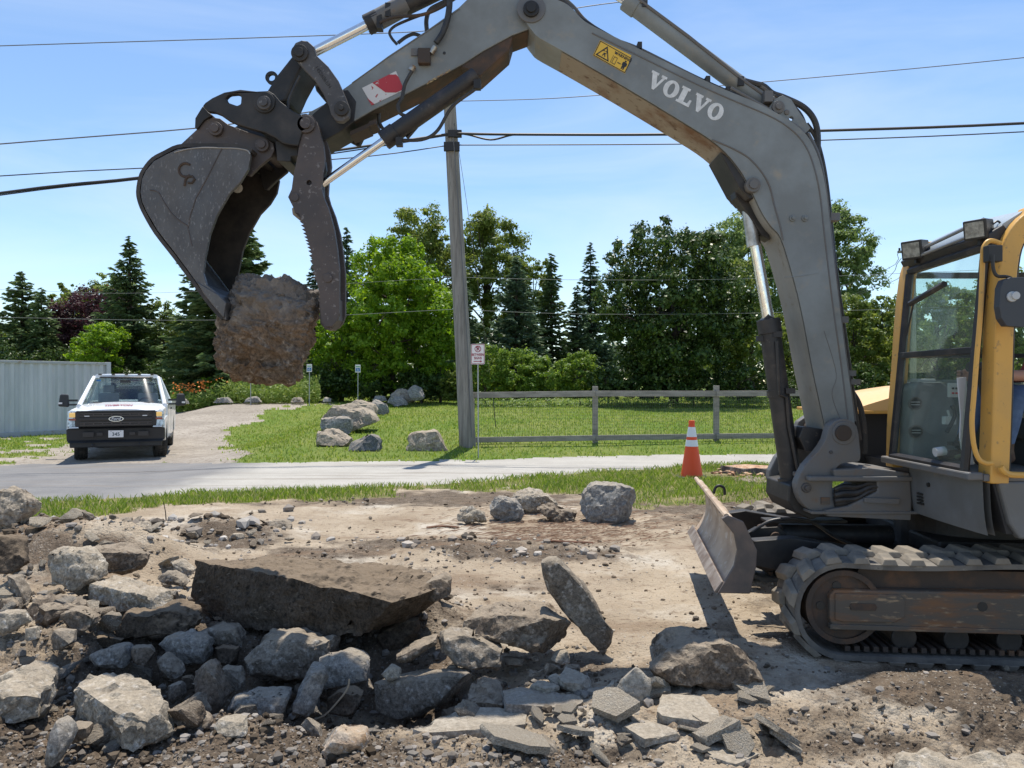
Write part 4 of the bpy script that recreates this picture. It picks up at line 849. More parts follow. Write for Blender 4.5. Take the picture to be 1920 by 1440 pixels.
g = G().cyl(W(1438, 180, YH - .06), W(1470, 198, YH - .06), .02, n=10).cyl(W(1426, 160, YH), W(1452, 180, YH), .02, n=10).box(W(1434, 190, YH - .1), W(1444, 176, YH - .04)).out('hose_fitting', GREYD, EX)
# --- swing bracket
sb = [(1575, 785), (1595, 788), (1607, 800), (1612, 830), (1614, 858), (1608, 866), (1585, 868), (1570, 876), (1562, 900), (1562, 935), (1568, 962), (1535, 962), (1512, 952), (1500, 936), (1494, 915), (1496, 900), (1510, 872), (1532, 848), (1548, 824), (1556, 798)]
br = plate('swing_bracket', [(q.x, q.z) for q in smooth_pts([Vector((x, 0, y)) for x, y in sb], 2, True)], 5.03, .09, GREYD, EX, .01)
plate('far_cheek', sb, 5.58, .08, GREYD, br, .01, Yp=5.03)
plate('bracket_core', [(1500, 905), (1540, 880), (1560, 880), (1562, 960), (1520, 975), (1490, 960), (1478, 940), (1480, 910)], 5.12, .46, STEELB, br, .01)
pin('pivot_boss', 1583, 812, 22, 5.02, .02, GREYD, br); pin('pivot_pin', 1583, 812, 15, 5.0, .7, RUSTD, br); pin('bolt', 1513, 915, 9, 5.015, .02, STEEL, br, .5)
pin('bolt', 1559, 848, 3, 5.02, .02, STEEL, br)
G().box(W(1540, 946, 5.02), W(1554, 932, 5.04)).out('rusty_tab', RUST, br)
plate('boom_foot', [(1506, 800), (1556, 806), (1603, 790), (1600, 830), (1560, 850), (1510, 845), (1498, 820)], 5.2, .3, BLK, br)
# heavy hose bundle and castings between bracket and frame
fr = plate('front_casting', c3([(830, 465), (1000, 455), (1200, 480), (1210, 620), (1205, 710), (1000, 700), (800, 690), (790, 660), (900, 640), (1040, 570), (1040, 505), (900, 500), (840, 520)]), 4.98, .5, GREYD, EX, .01)
G().box((1.98, 4.96, 1.0), (2.72, 5.55, 1.035)).out('casting_top', GREYD, fr, bevel=.01)
G().box((2.0, 4.97, .78), (2.72, 5.5, .80)).out('casting_floor', GREYD, fr, bevel=.005)
plate('casting_rib', c3([(980, 600), (1155, 605), (1150, 632), (980, 622)]), 4.96, .1, GREYD, fr)
for k in range(6):
    hose(WL(c3([(835, 560 + k * 14), (880, 545 + k * 16), (940, 548 + k * 14), (1010, 530 + k * 9), (1070, 545 + k * 3)]), 5.0 + .02 * (k % 2)), .014 + .003 * (k % 3), RUBH, fr)
hose(WL([(1598, 735), (1612, 760), (1620, 800), (1622, 850)], 5.4), .02, BLK); hose(WL([(1600, 760), (1606, 790), (1612, 825)], 5.3), .018, BLK)
# --- upper frame skirt
YS, YF = 4.22, 5.02
def lf(l, Y): return WL(c3(l), Y)
X0 = 2.70
zt, zb_ = 1.115, .80
fp = [W(x, y, Y) for x, y, Y in ((1709, 888, 5.0), (1851, 901, 4.25), (1868, 1003, 4.25), (1722, 970, 5.0))]
# front skirt panel, bulging forwards
g = G(); nU, nV = 10, 6; v = []
for j in range(nV + 1):
    for i in range(nU + 1):
        u, q = i / nU, j / nV; y_ = 5.0 - .78 * u; x_ = 2.665 + .012 * q + .02 * q ** 4 - .012 * math.sin(u * 3.14) ; z_ = 1.115 - .325 * q
        v.append((x_, y_, z_))
f = [(j * (nU + 1) + i, j * (nU + 1) + i + 1, (j + 1) * (nU + 1) + i + 1, (j + 1) * (nU + 1) + i) for j in range(nV) for i in range(nU)]
n0 = len(v); v += [(a + .04, b, c) for a, b, c in v]; f += [tuple(n0 + k for k in reversed(q)) for q in f]
sk = G().add(v, f).out('front_skirt', SKIRT, EX, smooth=True)
G().box((2.66, 4.2, 1.10), (5.2, 5.02, 1.14)).out('deck_edge', GREYD, sk, bevel=.006)
for px, py, rp in ((1746, 909, 5), (1828, 920, 5)): 
    a = W(px, py, 4.75 if px < 1800 else 4.4); G().cyl(a + Vector((-.004, 0, 0)) - Vector((.02, 0, 0)), a + Vector((.06, 0, 0)), .014, n=14).out('bolt_hole', DBLK, sk)
for k in range(4): a = W(1729, 926 + k * 6, 4.86); G().box(a + Vector((-.02, -.03, -.006)), a + Vector((.08, .03, .006))).out('vent_slot', DBLK, sk)
a = W(1818, 950, 4.43); dr = G().box(a + Vector((-.028, -.07, -.055)), a + Vector((.06, .07, .055))).out('access_cover', GREYD, sk, bevel=.006); G().cyl(a + Vector((-.04, .05, 0)), a + Vector((0, .05, 0)), .012, n=12).out('lock', LGREY, dr)
a = W(1810, 909, 4.47); G().box(a + Vector((-.012, -.05, -.02)), a + Vector((.05, .05, .02))).out('plate_label', GREYD, sk)
side = [(2.735, 4.19, 1.10), (5.2, 4.19, 1.10), (5.2, 4.19, .80), (2.86, 4.19, .775), (2.80, 4.19, .86)]
G().prism([side], (0, .06, 0)).out('side_skirt', SKIRT, EX, bevel=.012)
G().prism([[(2.80, 4.22, .80), (5.2, 4.22, .80), (5.2, 4.22, 1.1), (2.72, 4.22, 1.1)]], (0, 2.0, 0)).out('upper_frame', DARKI, EX)
G().cyl((3.3, 5.4, .5), (3.3, 5.4, .80), .48, n=40).out('slew_ring', STEELB, EX)
# --- engine cover on the far side
hd = G().prism([[(2.58, 5.75, 1.02), (2.62, 5.75, 1.44), (3.2, 5.75, 1.50), (3.2, 5.75, 1.02)]], (0, .75, 0)).out('radiator_housing', DARKI, EX, bevel=.02)
for k in range(11): y_ = 5.77 + k * .068; G().box((2.545, y_, 1.06), (2.60, y_ + .022, 1.42)).out('grille_slat', SKIRT, hd, bevel=.004)
hv = []; 
for i in range(7):
    u = i / 6
    for j in range(7):
        q = j / 6; hv.append((2.54 + .9 * q, 5.62 + u * .95, 1.455 + .19 * math.sin(min(1, q * 1.1 + .10) * 1.57) - .04 * (2 * u - 1) ** 2))
hf = [(i * 7 + j, i * 7 + j + 1, (i + 1) * 7 + j + 1, (i + 1) * 7 + j) for i in range(6) for j in range(6)]
n0 = len(hv); hv += [(a, b, 1.43) for a, b, c in hv]; hf2 = [tuple(n0 + k for k in reversed(q)) for q in hf]
rim = [(i * 7, (i + 1) * 7, (i + 1) * 7 + n0, i * 7 + n0) for i in range(6)] + [(i * 7 + 6, (i + 1) * 7 + 6, (i + 1) * 7 + 6 + n0, i * 7 + 6 + n0) for i in range(6)] + [(j, j + 1, j + 1 + n0, j + n0) for j in range(6)] + [(42 + j, 43 + j, 43 + j + n0, 42 + j + n0) for j in range(6)]
HOODM = mat('lit_hood_paint', (.80, .50, .20), .4, spec=.5, coat=.2)  # cab yellow made paler, the hood's lit look put into its colour
G().add(hv, hf + hf2 + rim).out('engine_hood', HOODM, EX, smooth=True)
G().box((2.52, 5.6, 1.425), (3.3, 6.6, 1.45)).out('hood_lip', YEL, EX, bevel=.006)
# --- cab
CY0, CY1 = 4.20, 5.20
def fx_(z): return 2.60 + .095 * (z - 1.1)          # front plane leans back
def curve(l): return smooth_pts([Vector(p) for p in l], 4)
# far front pillar and roof corner
def ribbon(path, wx_, wy, m, name, parent, bevel=.012):
    """bar along path in the XZ plane with size wx (outwards) and wy (Y)"""
    pts = [Vector(p) for p in path]; g = G(); v = []; f = []
    for i, p in enumerate(pts):
        t = (pts[min(i + 1, len(pts) - 1)] - pts[max(i - 1, 0)]).normalized(); n_ = Vector((t.z, 0, -t.x)); h = wx_[i] if isinstance(wx_, list) else wx_
        v += [p - n_ * h / 2 - Vector((0, wy / 2, 0)), p + n_ * h / 2 - Vector((0, wy / 2, 0)), p + n_ * h / 2 + Vector((0, wy / 2, 0)), p - n_ * h / 2 + Vector((0, wy / 2, 0))]
    for i in range(len(pts) - 1):
        for q in range(4): f.append((i * 4 + q, i * 4 + (q + 1) % 4, (i + 1) * 4 + (q + 1) % 4, (i + 1) * 4 + q))
    f += [(0, 1, 2, 3), tuple(len(v) - 4 + q for q in (3, 2, 1, 0))]
    return g.add(v, f).out(name, m, parent, bevel=bevel, smooth=True)
nearp = curve([W(1862, 905, 4.25), W(1866, 800, 4.25), W(1869, 700, 4.25), W(1872, 600, 4.25), W(1878, 510, 4.25), W(1890, 455, 4.25), W(1925, 415, 4.25), W(1985, 396, 4.25), W(2400, 385, 4.25)])
ribbon(nearp, .105, .12, YEL, 'cab_pillar', EX, .02)
farp = curve([W(1677, 875, 5.16), W(1679, 790, 5.16), W(1686, 700, 5.16), W(1692, 610, 5.16), W(1699, 540, 5.16), W(1706, 505, 5.16), W(1722, 480, 5.16), W(1760, 462, 5.16), W(2200, 425, 5.16)])
ribbon(farp, .075, .09, YEL, 'cab_pillar', EX, .015)
G().box((2.57, 4.2, 1.105), (2.66, 5.2, 1.15)).out('cab_sill', GREYD, EX, bevel=.01)
# roof sheet
rv = []; 
for i in range(9):
    u = i / 8; y_ = CY0 + .05 + u * 1.0
    for j, (x_, z_) in enumerate(((2.76, 2.50), (2.80, 2.565), (2.92, 2.64), (3.3, 2.70), (4.4, 2.70))): rv.append((x_, y_, z_ + .03 * math.sin(u * 3.14)))
rf = [(i * 5 + j, i * 5 + j + 1, (i + 1) * 5 + j + 1, (i + 1) * 5 + j) for i in range(8) for j in range(4)]
n0 = len(rv); rv += [(a, b, c - .04) for a, b, c in rv]; rf += [tuple(n0 + k for k in reversed(q)) for q in rf[:32]] + [(j, j + 1, j + 1 + n0, j + n0) for j in range(4)] + [(i * 5, (i + 1) * 5, (i + 1) * 5 + n0, i * 5 + n0) for i in range(8)]
G().add(rv, rf).out('cab_roof', mat('blue_grey_roof', (.30, .36, .40), .35, c2=(.36, .41, .44), sc=4), EX, smooth=True)
G().prism([[(2.745, CY0 + .04, 2.42), (2.70, CY0 + .04, 2.50), (2.80, CY0 + .04, 2.56), (2.84, CY0 + .04, 2.50)]], (0, .95, 0)).out('roof_front_rail', BLK, EX, bevel=.01)
# rubber frame, divider and glass
def fpt(y_, z_, o=0): return Vector((fx_(z_) + o, y_, z_))
gl = glassmat('cab_glass', (.92, .97, .94), film=.06, dust=(.45, .5, .46))
def bar(p, q, r_, name, m, parent, n=8): return G().cyl(p, q, r_, n=n).out(name, m, parent)
wf = G()
zmid = 1.55
for p, q in ((fpt(CY0 + .09, 1.15), fpt(CY0 + .09, 2.44)), (fpt(CY1 - .1, 1.15), fpt(CY1 - .1, 2.40)), (fpt(CY0 + .09, 2.44), fpt(CY1 - .1, 2.42)), (fpt(CY0 + .09, 1.16), fpt(CY1 - .1, 1.16))):
    wf.tube([p, q], .026, 6)
wfo = wf.out('windscreen_seal', BLK, EX)
G().box((fx_(1.84) - .02, CY0 + .08, 1.825), (fx_(1.84) + .03, CY1 - .08, 1.865)).out('windscreen_divider', BLK, wfo, bevel=.004)
def pane(name, z0, z1, parent):
    a, b, c, d = fpt(CY0 + .1, z0), fpt(CY1 - .11, z0), fpt(CY1 - .11, z1), fpt(CY0 + .1, z1); o_ = Vector((.006, 0, 0))
    return G().hexa([a, b, c, d, a + o_, b + o_, c + o_, d + o_]).out(name, gl, parent)
pane('windscreen_pane', 1.868, 2.42, wfo); pane('windscreen_pane', 1.18, 1.822, wfo)
# far side window and door
G().hexa([Vector(q) for q in ((2.72, 5.17, 1.15), (4.2, 5.17, 1.15), (4.2, 5.18, 1.15), (2.72, 5.18, 1.15), (2.80, 5.17, 2.4), (4.2, 5.17, 2.4), (4.2, 5.18, 2.4), (2.80, 5.18, 2.4))]).out('side_window', gl, EX)
G().box((2.74, 5.14, 1.83), (4.2, 5.165, 1.86)).out('window_rail', BLK, EX); G().box((2.74, 5.14, 2.38), (4.2, 5.165, 2.42)).out('window_rail', BLK, EX); G().box((2.72, 5.185, 1.12), (4.2, 5.21, 1.68)).out('cab_side_wall', CONS, EX)
# near door frame standing open: black seal just behind the near pillar
ribbon([p + Vector((.085, .03, 0)) for p in nearp[:26]], .03, .06, BLK, 'door_seal', EX, .005)
# interior
G().box((2.66, 4.26, 1.10), (4.2, 5.16, 1.13)).out('cab_floor', DARKI, EX)
con = G().prism([[(2.66, 4.98, 1.14), (2.67, 4.98, 1.62), (2.70, 4.98, 1.66), (2.88, 4.98, 1.665), (2.94, 4.98, 1.62), (2.99, 4.98, 1.45), (3.02, 4.98, 1.14)]], (0, .17, 0)).out('side_console', CONS, EX, bevel=.02)
G().box((2.72, 4.99, 1.66), (2.84, 5.1, 1.685)).out('console_cap', LGREY, con, bevel=.006)
for px, py in c4([(878, 1042), (882, 1188)]):
    a = W(px, py, 4.965); vt = G().ring(a, (0, 1, 0), .036, .044, .02).out('air_vent', GREYD, con); G().cyl(a + Vector((0, .012, 0)), a + Vector((0, .016, 0)), .038).out('vent_hole', DBLK, vt)
    for s_ in (-.012, .006): G().box(a + Vector((-.028, 0, s_)), a + Vector((.028, .008, s_ + .005)), None).out('louvre', LGREY, vt)
a = W(1790, 730, 4.7); pl = G().box(a + Vector((-.03, 0, -.05)), a + Vector((.04, .03, .04))).out('switch_panel', LGREY, con, bevel=.003)
for i in range(3):
    for j in range(2): q = a + Vector((-.018 + i * .022, -.006, -.03 + j * .03)); G().box(q, q + Vector((.013, .006, .012))).out('switch', DBLK if j else RED, pl)
a = W(1783, 790, 4.65); G().box(a + Vector((-.035, 0, -.02)), a + Vector((.035, .04, .03))).cyl(a, a + Vector((-.02, 0, .07)), .008, n=8).out('lever_console', LGREY, EX, bevel=.004)
hose([W(1775, 810, 4.6), W(1790, 780, 4.6), W(1785, 760, 4.6)], .012, DARKI, EX, 'lever')
G().prism([[W(x, y, 4.36) for x, y in c4([(1095, 910), (1140, 905), (1150, 1060), (1165, 1250), (1180, 1360), (1130, 1362), (1108, 1220), (1112, 1100)])]], (0, .01, 0)).out('kick_strip', mat('aluminium_strip', (.5, .52, .54), .5), EX)
a = W(1762, 845, 4.55); G().cyl(a + Vector((-.03, 0, -.01)), a + Vector((.03, 0, .0)), .028, n=16).out('floor_cap', LGREY, EX)
G().cyl(W(1840, 845, 4.5), W(1770, 862, 4.9), .012, n=8).out('pedal_bar', mat('brass_rod', (.3, .27, .15), .5), EX)
for k, (px, py) in enumerate(((1790, 832), (1805, 838))): a = W(px, py, 4.6); G().box(a + Vector((-.03, -.03, -.01)), a + Vector((.03, .03, .01))).cyl(a, a + Vector((.05, 0, .1)), .01, n=8).out('foot_pedal', DARKI, EX)
jl = W(1828, 688, 4.5); G().cyl(jl + Vector((-.04, 0, 0)), jl + Vector((.05, 0, 0)), .03, n=14).cyl(jl + Vector((.02, 0, -.02)), jl + Vector((.06, 0, -.2)), .018, n=12).out('control_lever', BLK, EX)
st_ = G().box((3.15, 4.45, 1.30), (3.62, 4.95, 1.43)).out('seat', DARKI, EX, bevel=.04); G().prism([[(3.55, 4.47, 1.40), (3.66, 4.47, 1.40), (3.80, 4.47, 2.05), (3.70, 4.47, 2.08)]], (0, .46, 0)).out('backrest', DARKI, st_, bevel=.03); G().box((3.2, 4.5, 1.12), (3.55, 4.9, 1.30)).out('seat_base', DARKI, st_)
G().box((4.15, 4.22, 1.1), (4.25, 5.2, 1.5)).out('cab_rear_wall', YEL, EX)
# wiper and blind roll
G().tube([fpt(5.03, 1.98, -.02), fpt(4.96, 2.18, -.03)], .006, 6).tube([fpt(5.0, 2.19, -.03), fpt(4.62, 2.27, -.03)], .02, 8).out('wiper', BLK, EX)
# grab rail
hose(WL(c4([(1320, 212), (1270, 198), (1240, 215), (1226, 262), (1222, 400), (1212, 600), (1195, 800), (1180, 1000), (1170, 1140), (1180, 1260), (1205, 1330), (1240, 1352), (1275, 1352)]), 4.16), .0135, YEL, EX, 'grab_rail', 6)
hose(WL(c4([(1318, 1370), (1335, 1395), (1370, 1412), (1450, 1415)]), 4.15), .018, YEL, EX, 'step_rail', 6)
g = G().tube([fpt(4.9, 2.55, -.02), fpt(4.3, 2.60, -.02)], .012, 8).tube([fpt(4.95, 2.50, -.03), fpt(4.3, 2.53, -.03)], .012, 8).out('roof_rail', mat('rail_metal', (.35, .36, .37), .35, .6), EX)
# work lights
LENS = mat('lamp_lens', (.16, .16, .145), .15, c2=(.34, .34, .3), sc=30, spec=.6, bump=.4, bsc=120, bd=.003)
for (px, py, Y, s_) in ((1716, 468, 4.98, .070), (1835, 430, 4.30, .064)):
    a = W(px, py, Y); M = Matrix.Translation(a) @ Matrix.Rotation(R(34), 4, 'Z') @ Matrix.Rotation(R(-10), 4, 'Y')
    lo_ = G().hexa([M @ Vector(q) for q in ((-.05, -s_, -s_ * .9), (.09, -s_ * .7, -s_ * .75), (.09, s_ * .7, -s_ * .75), (-.05, s_, -s_ * .9), (-.05, -s_, s_ * .9), (.09, -s_ * .7, s_ * .75), (.09, s_ * .7, s_ * .75), (-.05, s_, s_ * .9))]).out('work_light', DBLK, EX, bevel=.008)
    G().hexa([M @ Vector(q) for q in ((-.055, -s_ * .78, -s_ * .68), (-.049, -s_ * .78, -s_ * .68), (-.049, s_ * .78, -s_ * .68), (-.055, s_ * .78, -s_ * .68), (-.055, -s_ * .78, s_ * .68), (-.049, -s_ * .78, s_ * .68), (-.049, s_ * .78, s_ * .68), (-.055, s_ * .78, s_ * .68))]).out('lens', LENS, lo_)
    G().box(a + Vector((.0, -.012, -.09)), a + Vector((.03, .012, -.03))).out('lamp_bracket', DBLK, lo_)
hose(WL([(1852, 428), (1862, 420), (1872, 415), (1882, 428)], 4.3), .006, RUBH, EX, 'cable'); hose(WL([(1735, 470), (1742, 462), (1745, 480), (1740, 488)], 4.95), .005, RUBH, EX, 'cable')
G().cyl(W(1786, 443, 5.1), W(1786, 449, 5.1), .04, n=20).out('beacon_stub', mat('red_plastic', (.55, .08, .03), .4), EX)
# mirror
mh = c4([(1322, 600), (1312, 540), (1318, 440), (1335, 400), (1370, 388), (1440, 386), (1500, 392), (1530, 430), (1535, 560), (1510, 630), (1440, 646), (1350, 640)])
mr_ = plate('mirror', mh, 4.02, .05, mat('mirror_plastic', (.035, .04, .05), .45), EX, .016)
a = W(*c4([(1382, 487)])[0], 4.01); G().cyl(a, a + Vector((0, .03, 0)), .028, n=20).cyl(a + Vector((.012, -.012, .004)), a + Vector((.012, .02, .004)), .022, n=20).out('mirror_clamp', LGREY, mr_, bevel=.003)
hose(WL(c4([(1278, 270), (1280, 340), (1300, 380), (1350, 384), (1376, 400), (1382, 460)]), 4.05), .009, DBLK, mr_, 'mirror_arm', 6)
G().box(W(*c4([(1256, 305)])[0], 4.07), W(*c4([(1300, 228)])[0], 4.12)).out('mirror_bracket', DBLK, mr_, bevel=.004)
# --- undercarriage
UA = R(-5); UP = Vector((1.99, 4.45, .31))
RM = Matrix.Translation(UP) @ Matrix.Rotation(UA, 4, 'Z') @ Matrix.Translation(-UP)
def uc(name, g, m, parent, **k):
    return link(name, [RM @ Vector(q) for q in g.v], g.f, m, parent, **k)
def belt_path(n_arc=16, Lr=2.15, r_=.262, z0=.29, xf=1.99):
    p = []
    for k in range(n_arc + 1): a = R(90 + 180 * k / n_arc); p.append((xf + r_ * math.cos(a), z0 + r_ * math.sin(a), a))
    for k in range(1, 12): p.append((xf + Lr * k / 12, z0 - r_, R(270)))
    for k in range(n_arc + 1): a = R(270 + 180 * k / n_arc); p.append((xf + Lr + r_ * math.cos(a), z0 + r_ * math.sin(a), a))
    for k in range(1, 12):
        u = k / 12; p.append((xf + Lr - Lr * u, z0 + r_ - .012 * math.sin(u * 9.4), R(90)))
    return p
for (y0, y1, nm, xs) in ((4.45, 4.86, 'rubber_track', 0), (6.22, 6.62, 'rubber_track', 0)):
    p = belt_path(); g = G(); v = []
    for (x, z, a) in p:
        n_ = (math.cos(a), math.sin(a))
        for (oy, on) in ((y0, 0), (y0, .03), (y1, .03), (y1, 0)): v.append((x + xs + n_[0] * on, oy, z + n_[1] * on))
    n = len(p); f = []
    for i in range(n):
        j = (i + 1) % n
        for q in range(4): f.append((i * 4 + q, i * 4 + (q + 1) % 4, j * 4 + (q + 1) % 4, j * 4 + q))
    tr = uc(nm, G().add(v, f), RUBT, EX, bevel=0)
    # lugs: two staggered rows, shared mesh
    tot = 2 * 2.15 + 2 * math.pi * .28; N_ = 38
    gl_ = G().hexa([Vector(q) for q in ((-.065, -.01, 0), (.032, -.01, 0), (.075, .2, 0), (-.04, .2, 0), (-.046, .0, .036), (.018, .0, .036), (.052, .185, .036), (-.012, .185, .036))])
    gl2 = G().hexa([Vector(q) for q in ((-.04, .2, 0), (.075, .2, 0), (.042, .415, 0), (-.075, .415, 0), (-.012, .215, .036), (.052, .215, .036), (.018, .405, .036), (-.046, .405, .036))])
    ms = []
    for gg in (gl_, gl2):
        o_ = link('lug', gg.v, gg.f, LUGM, None, bevel=.006); ms.append(o_.data); bpy.data.objects.remove(o_)
    for i in range(N_):
        s_ = tot * (i + .3) / N_; hl = math.pi * .28
        for row in (0, 1):
            sr = (s_ + row * tot / N_ * .5) % tot
            if sr < hl: a = R(90) + sr / .28; c = Vector((1.99 + .292 * math.cos(a), 0, .29 + .292 * math.sin(a))); ang = a - R(90)
            elif sr < hl + 2.15: c = Vector((1.99 + (sr - hl), 0, .29 - .292)); ang = R(180)
            elif sr < 2 * hl + 2.15: a = R(270) + (sr - hl - 2.15) / .28; c = Vector((4.14 + .292 * math.cos(a), 0, .29 + .292 * math.sin(a))); ang = a - R(90)
            else: u = sr - 2 * hl - 2.15; c = Vector((4.14 - u, 0, .29 + .292 - .012 * math.sin(u / 2.15 * 9.4))); ang = 0
            M = RM @ Matrix.Translation(c + Vector((xs, y0, 0))) @ Matrix.Rotation(-ang, 4, 'Y')
            vis = (y0 < 5 and c.x < 3.2) or (y0 > 5 and c.x < 2.9 )
            if not vis: continue
            o_ = bpy.data.objects.new('lug', ms[row]); col.objects.link(o_); o_.parent = tr; o_.matrix_basis = Matrix.Translation(-ORG[tr.name]) @ M
            b_ = o_.modifiers.new('b', 'BEVEL'); b_.width = .005; b_.segments = 2; b_.limit_method = 'ANGLE'
    # inner guide ridges
    g = G()
    for i in range(40): g.box((2.0 + i * .055, y0 + .03, .045), (2.03 + i * .055, y1 - .03, .075))
    uc('guide_lugs', g, RUSTD, tr)
    # idler, rollers, frame
    g = G().ring((1.99 + xs, y0 + .04, .31), (0, 1, 0), .055, .205, .04, 40).ring((1.99 + xs, y0 + .02, .31), (0, 1, 0), .19, .222, .22, 40)
    idl = uc('idler_wheel', g, RUSTD, EX, smooth=True)
    for k in range(5): a = k * 1.257 + .6; c = Vector((1.99 + .13 * math.cos(a), y0 + .034, .31 + .13 * math.sin(a))); uc('wheel_hole', G().cyl(c, c + Vector((0, .01, 0)), .026, n=14), DBLK, idl)
    uc('idler_hub', G().cyl((1.99, y0 + .02, .31), (1.99, y0 + .3, .31), .07, n=20), RUST, idl)
    fb = uc('track_frame', G().prism([[(1.915, y0 + .0, .20), (1.90, y0, .245), (1.90, y0, .385), (1.93, y0, .42), (4.1, y0, .43), (4.1, y0, .185), (1.93, y0, .185)]], (0, .3, 0)), RUST, EX, bevel=.012)
    if y0 < 5:
        uc('frame_flange', G().prism([[(1.90, y0 - .012, .185), (1.90, y0 - .012, .215), (4.1, y0 - .012, .215), (4.1, y0 - .012, .185)]], (0, .05, 0)), RUST, fb, bevel=.004)
        uc('cover_plate', G().prism([[(1.93, y0 - .010, .24), (1.93, y0 - .010, .40), (2.30, y0 - .010, .40), (2.33, y0 - .010, .37), (2.33, y0 - .010, .27), (2.27, y0 - .010, .235), (1.98, y0 - .010, .23)]], (0, .02, 0)), RUST, fb, bevel=.006)
        uc('slot', G().prism([[(2.02, y0 - .016, .305), (2.16, y0 - .016, .305), (2.17, y0 - .016, .325), (2.16, y0 - .016, .345), (2.02, y0 - .016, .345), (2.01, y0 - .016, .325)]], (0, .01, 0)), RUSTD, fb, bevel=.003)
        uc('frame_hole', G().cyl((2.77, y0 - .003, .34), (2.77, y0 + .02, .34), .028, n=16), DBLK, fb)
    g = G().prism([[(2.05, y0 + .08, .42), (2.1, y0 + .08, .53), (4.1, y0 + .08, .53), (4.1, y0 + .08, .42)]], (0, .2, 0)); uc('upper_rail', g, RUSTD, fb)
    for k in range(6):
        x = 2.35 + .3 * k; uc('track_roller', G().cyl((x, y0 + .05, .125), (x, y0 + .32, .125), .075, n=20), STEELB, fb, bevel=.01)
cf = uc('centre_frame', G().box((2.35, 4.75, .28), (4.0, 6.4, .5)).box((2.75, 4.95, .5), (3.9, 6.2, .62)), STEELB, EX, bevel=.02)
# dozer blade
bp_ = [(0, .80), (.035, .79), (.085, .70), (.10, .6), (.085, .5), (.03, .40), (-.035, .33)]
bl_f = smooth_pts([Vector((x, 0, z)) for x, z in bp_], 3)
BY0, BY1 = 4.72, 6.62
def bxs(y): return 1.375 + (y - BY0) * .145
BRM = lambda x, y, z: Vector((bxs(y) + x - .03, y, z))
g = G(); v = []; nS = 24
for i in range(nS + 1):
    y = BY0 + (BY1 - BY0) * i / nS; wob = .008 * math.sin(i * 1.7) + .006 * math.sin(i * 4.1)
    for q in bl_f: v.append(BRM(q.x, y, q.z + (wob if q.z > .72 else 0)))
    for q in reversed(bl_f): v.append(BRM(q.x + .03, y, q.z + (wob if q.z > .72 else 0)))
k = len(bl_f) * 2; f = [(i * k + j, i * k + (j + 1) % k, (i + 1) * k + (j + 1) % k, (i + 1) * k + j) for i in range(nS) for j in range(k)] + [tuple(range(k)), tuple(nS * k + j for j in reversed(range(k)))]
bld = G().add(v, f).out('dozer_blade', BLADEM, EX, smooth=True)
G().prism([[BRM(-.045, BY0 - .02, .33), BRM(.16, BY0 - .02, .325), BRM(.20, BY0 - .02, .50), BRM(.205, BY0 - .02, .60), BRM(.12, BY0 - .02, .78), BRM(.02, BY0 - .02, .82), BRM(-.02, BY0 - .02, .80), BRM(.06, BY0 - .02, .70), BRM(.08, BY0 - .02, .6), BRM(.06, BY0 - .02, .5), BRM(0, BY0 - .02, .4)]], (.004, .035, 0)).out('end_plate', mat('blade_end_steel', (.10, .085, .078), .65, .2, c2=(.16, .12, .1), sc=5, bump=.3, bsc=40, bd=.005), bld, bevel=.006)
G().prism([[BRM(-.05, BY0, .325), BRM(.0, BY0, .39), BRM(-.015, BY0, .40), BRM(-.065, BY0, .335)]], BRM(0, BY1, 0) - BRM(0, BY0, 0)).out('wear_edge', mat('polished_edge', (.36, .31, .27), .5, .3, c2=(.2, .15, .12), sc=8), bld, bevel=.004)
G().tube([BRM(.015, BY0 + .01, .81), BRM(.015, BY1, .81)], .018, 8).out('top_bar', BLADEM, bld)
hk_ = W(1349, 918, 5.75); G().tube(smooth_pts([hk_ + Vector((.02 * 0 - .045, 0, -.03)), hk_ + Vector((-.03, 0, .015)), hk_ + Vector((.0, 0, .03)), hk_ + Vector((.035, 0, .01)), hk_ + Vector((.04, 0, -.04))], 5), .011, 8).out('lifting_hook', STEELB, bld)
for ya in (4.98, 6.05):
    xq = 1.60 if ya < 5.5 else 1.74
    G().prism([[Vector((xq, ya, .44)), Vector((xq + .02, ya, .60)), Vector((1.9, ya, .62)), Vector((2.6, ya, .50)), Vector((2.6, ya, .38)), Vector((1.8, ya, .40))]], (.0, .11, 0)).out('blade_arm', STEELB, EX, bevel=.01)
G().cyl((1.80, 5.42, .56), (2.0, 5.42, .56), .05, n=24).cyl((1.95, 5.42, .56), (2.75, 5.42, .55), .074, n=28).out('blade_cylinder', BLK, EX, smooth=True, bevel=.005, ang=60)
G().prism([[Vector(q) for q in ((1.62, 5.3, .44), (1.64, 5.3, .57), (1.74, 5.3, .625), (1.90, 5.3, .635), (1.97, 5.3, .57), (1.92, 5.3, .49), (1.8, 5.3, .45))]], (0, .06, 0)).out('cylinder_lug', STEELB, EX, bevel=.01)
G().cyl((1.87, 5.27, .56), (1.87, 5.6, .56), .04, n=20).out('blade_pin', RUSTD, EX, bevel=.004)
hose([(1.7, 5.28, .60), (1.85, 5.26, .69), (2.1, 5.27, .68), (2.3, 5.28, .56), (2.5, 5.28, .48)], .012, RUBH)
G().box((1.82, 5.32, .655), (2.4, 5.46, .675)).out('guard_plate', STEELB, EX, bevel=.006)
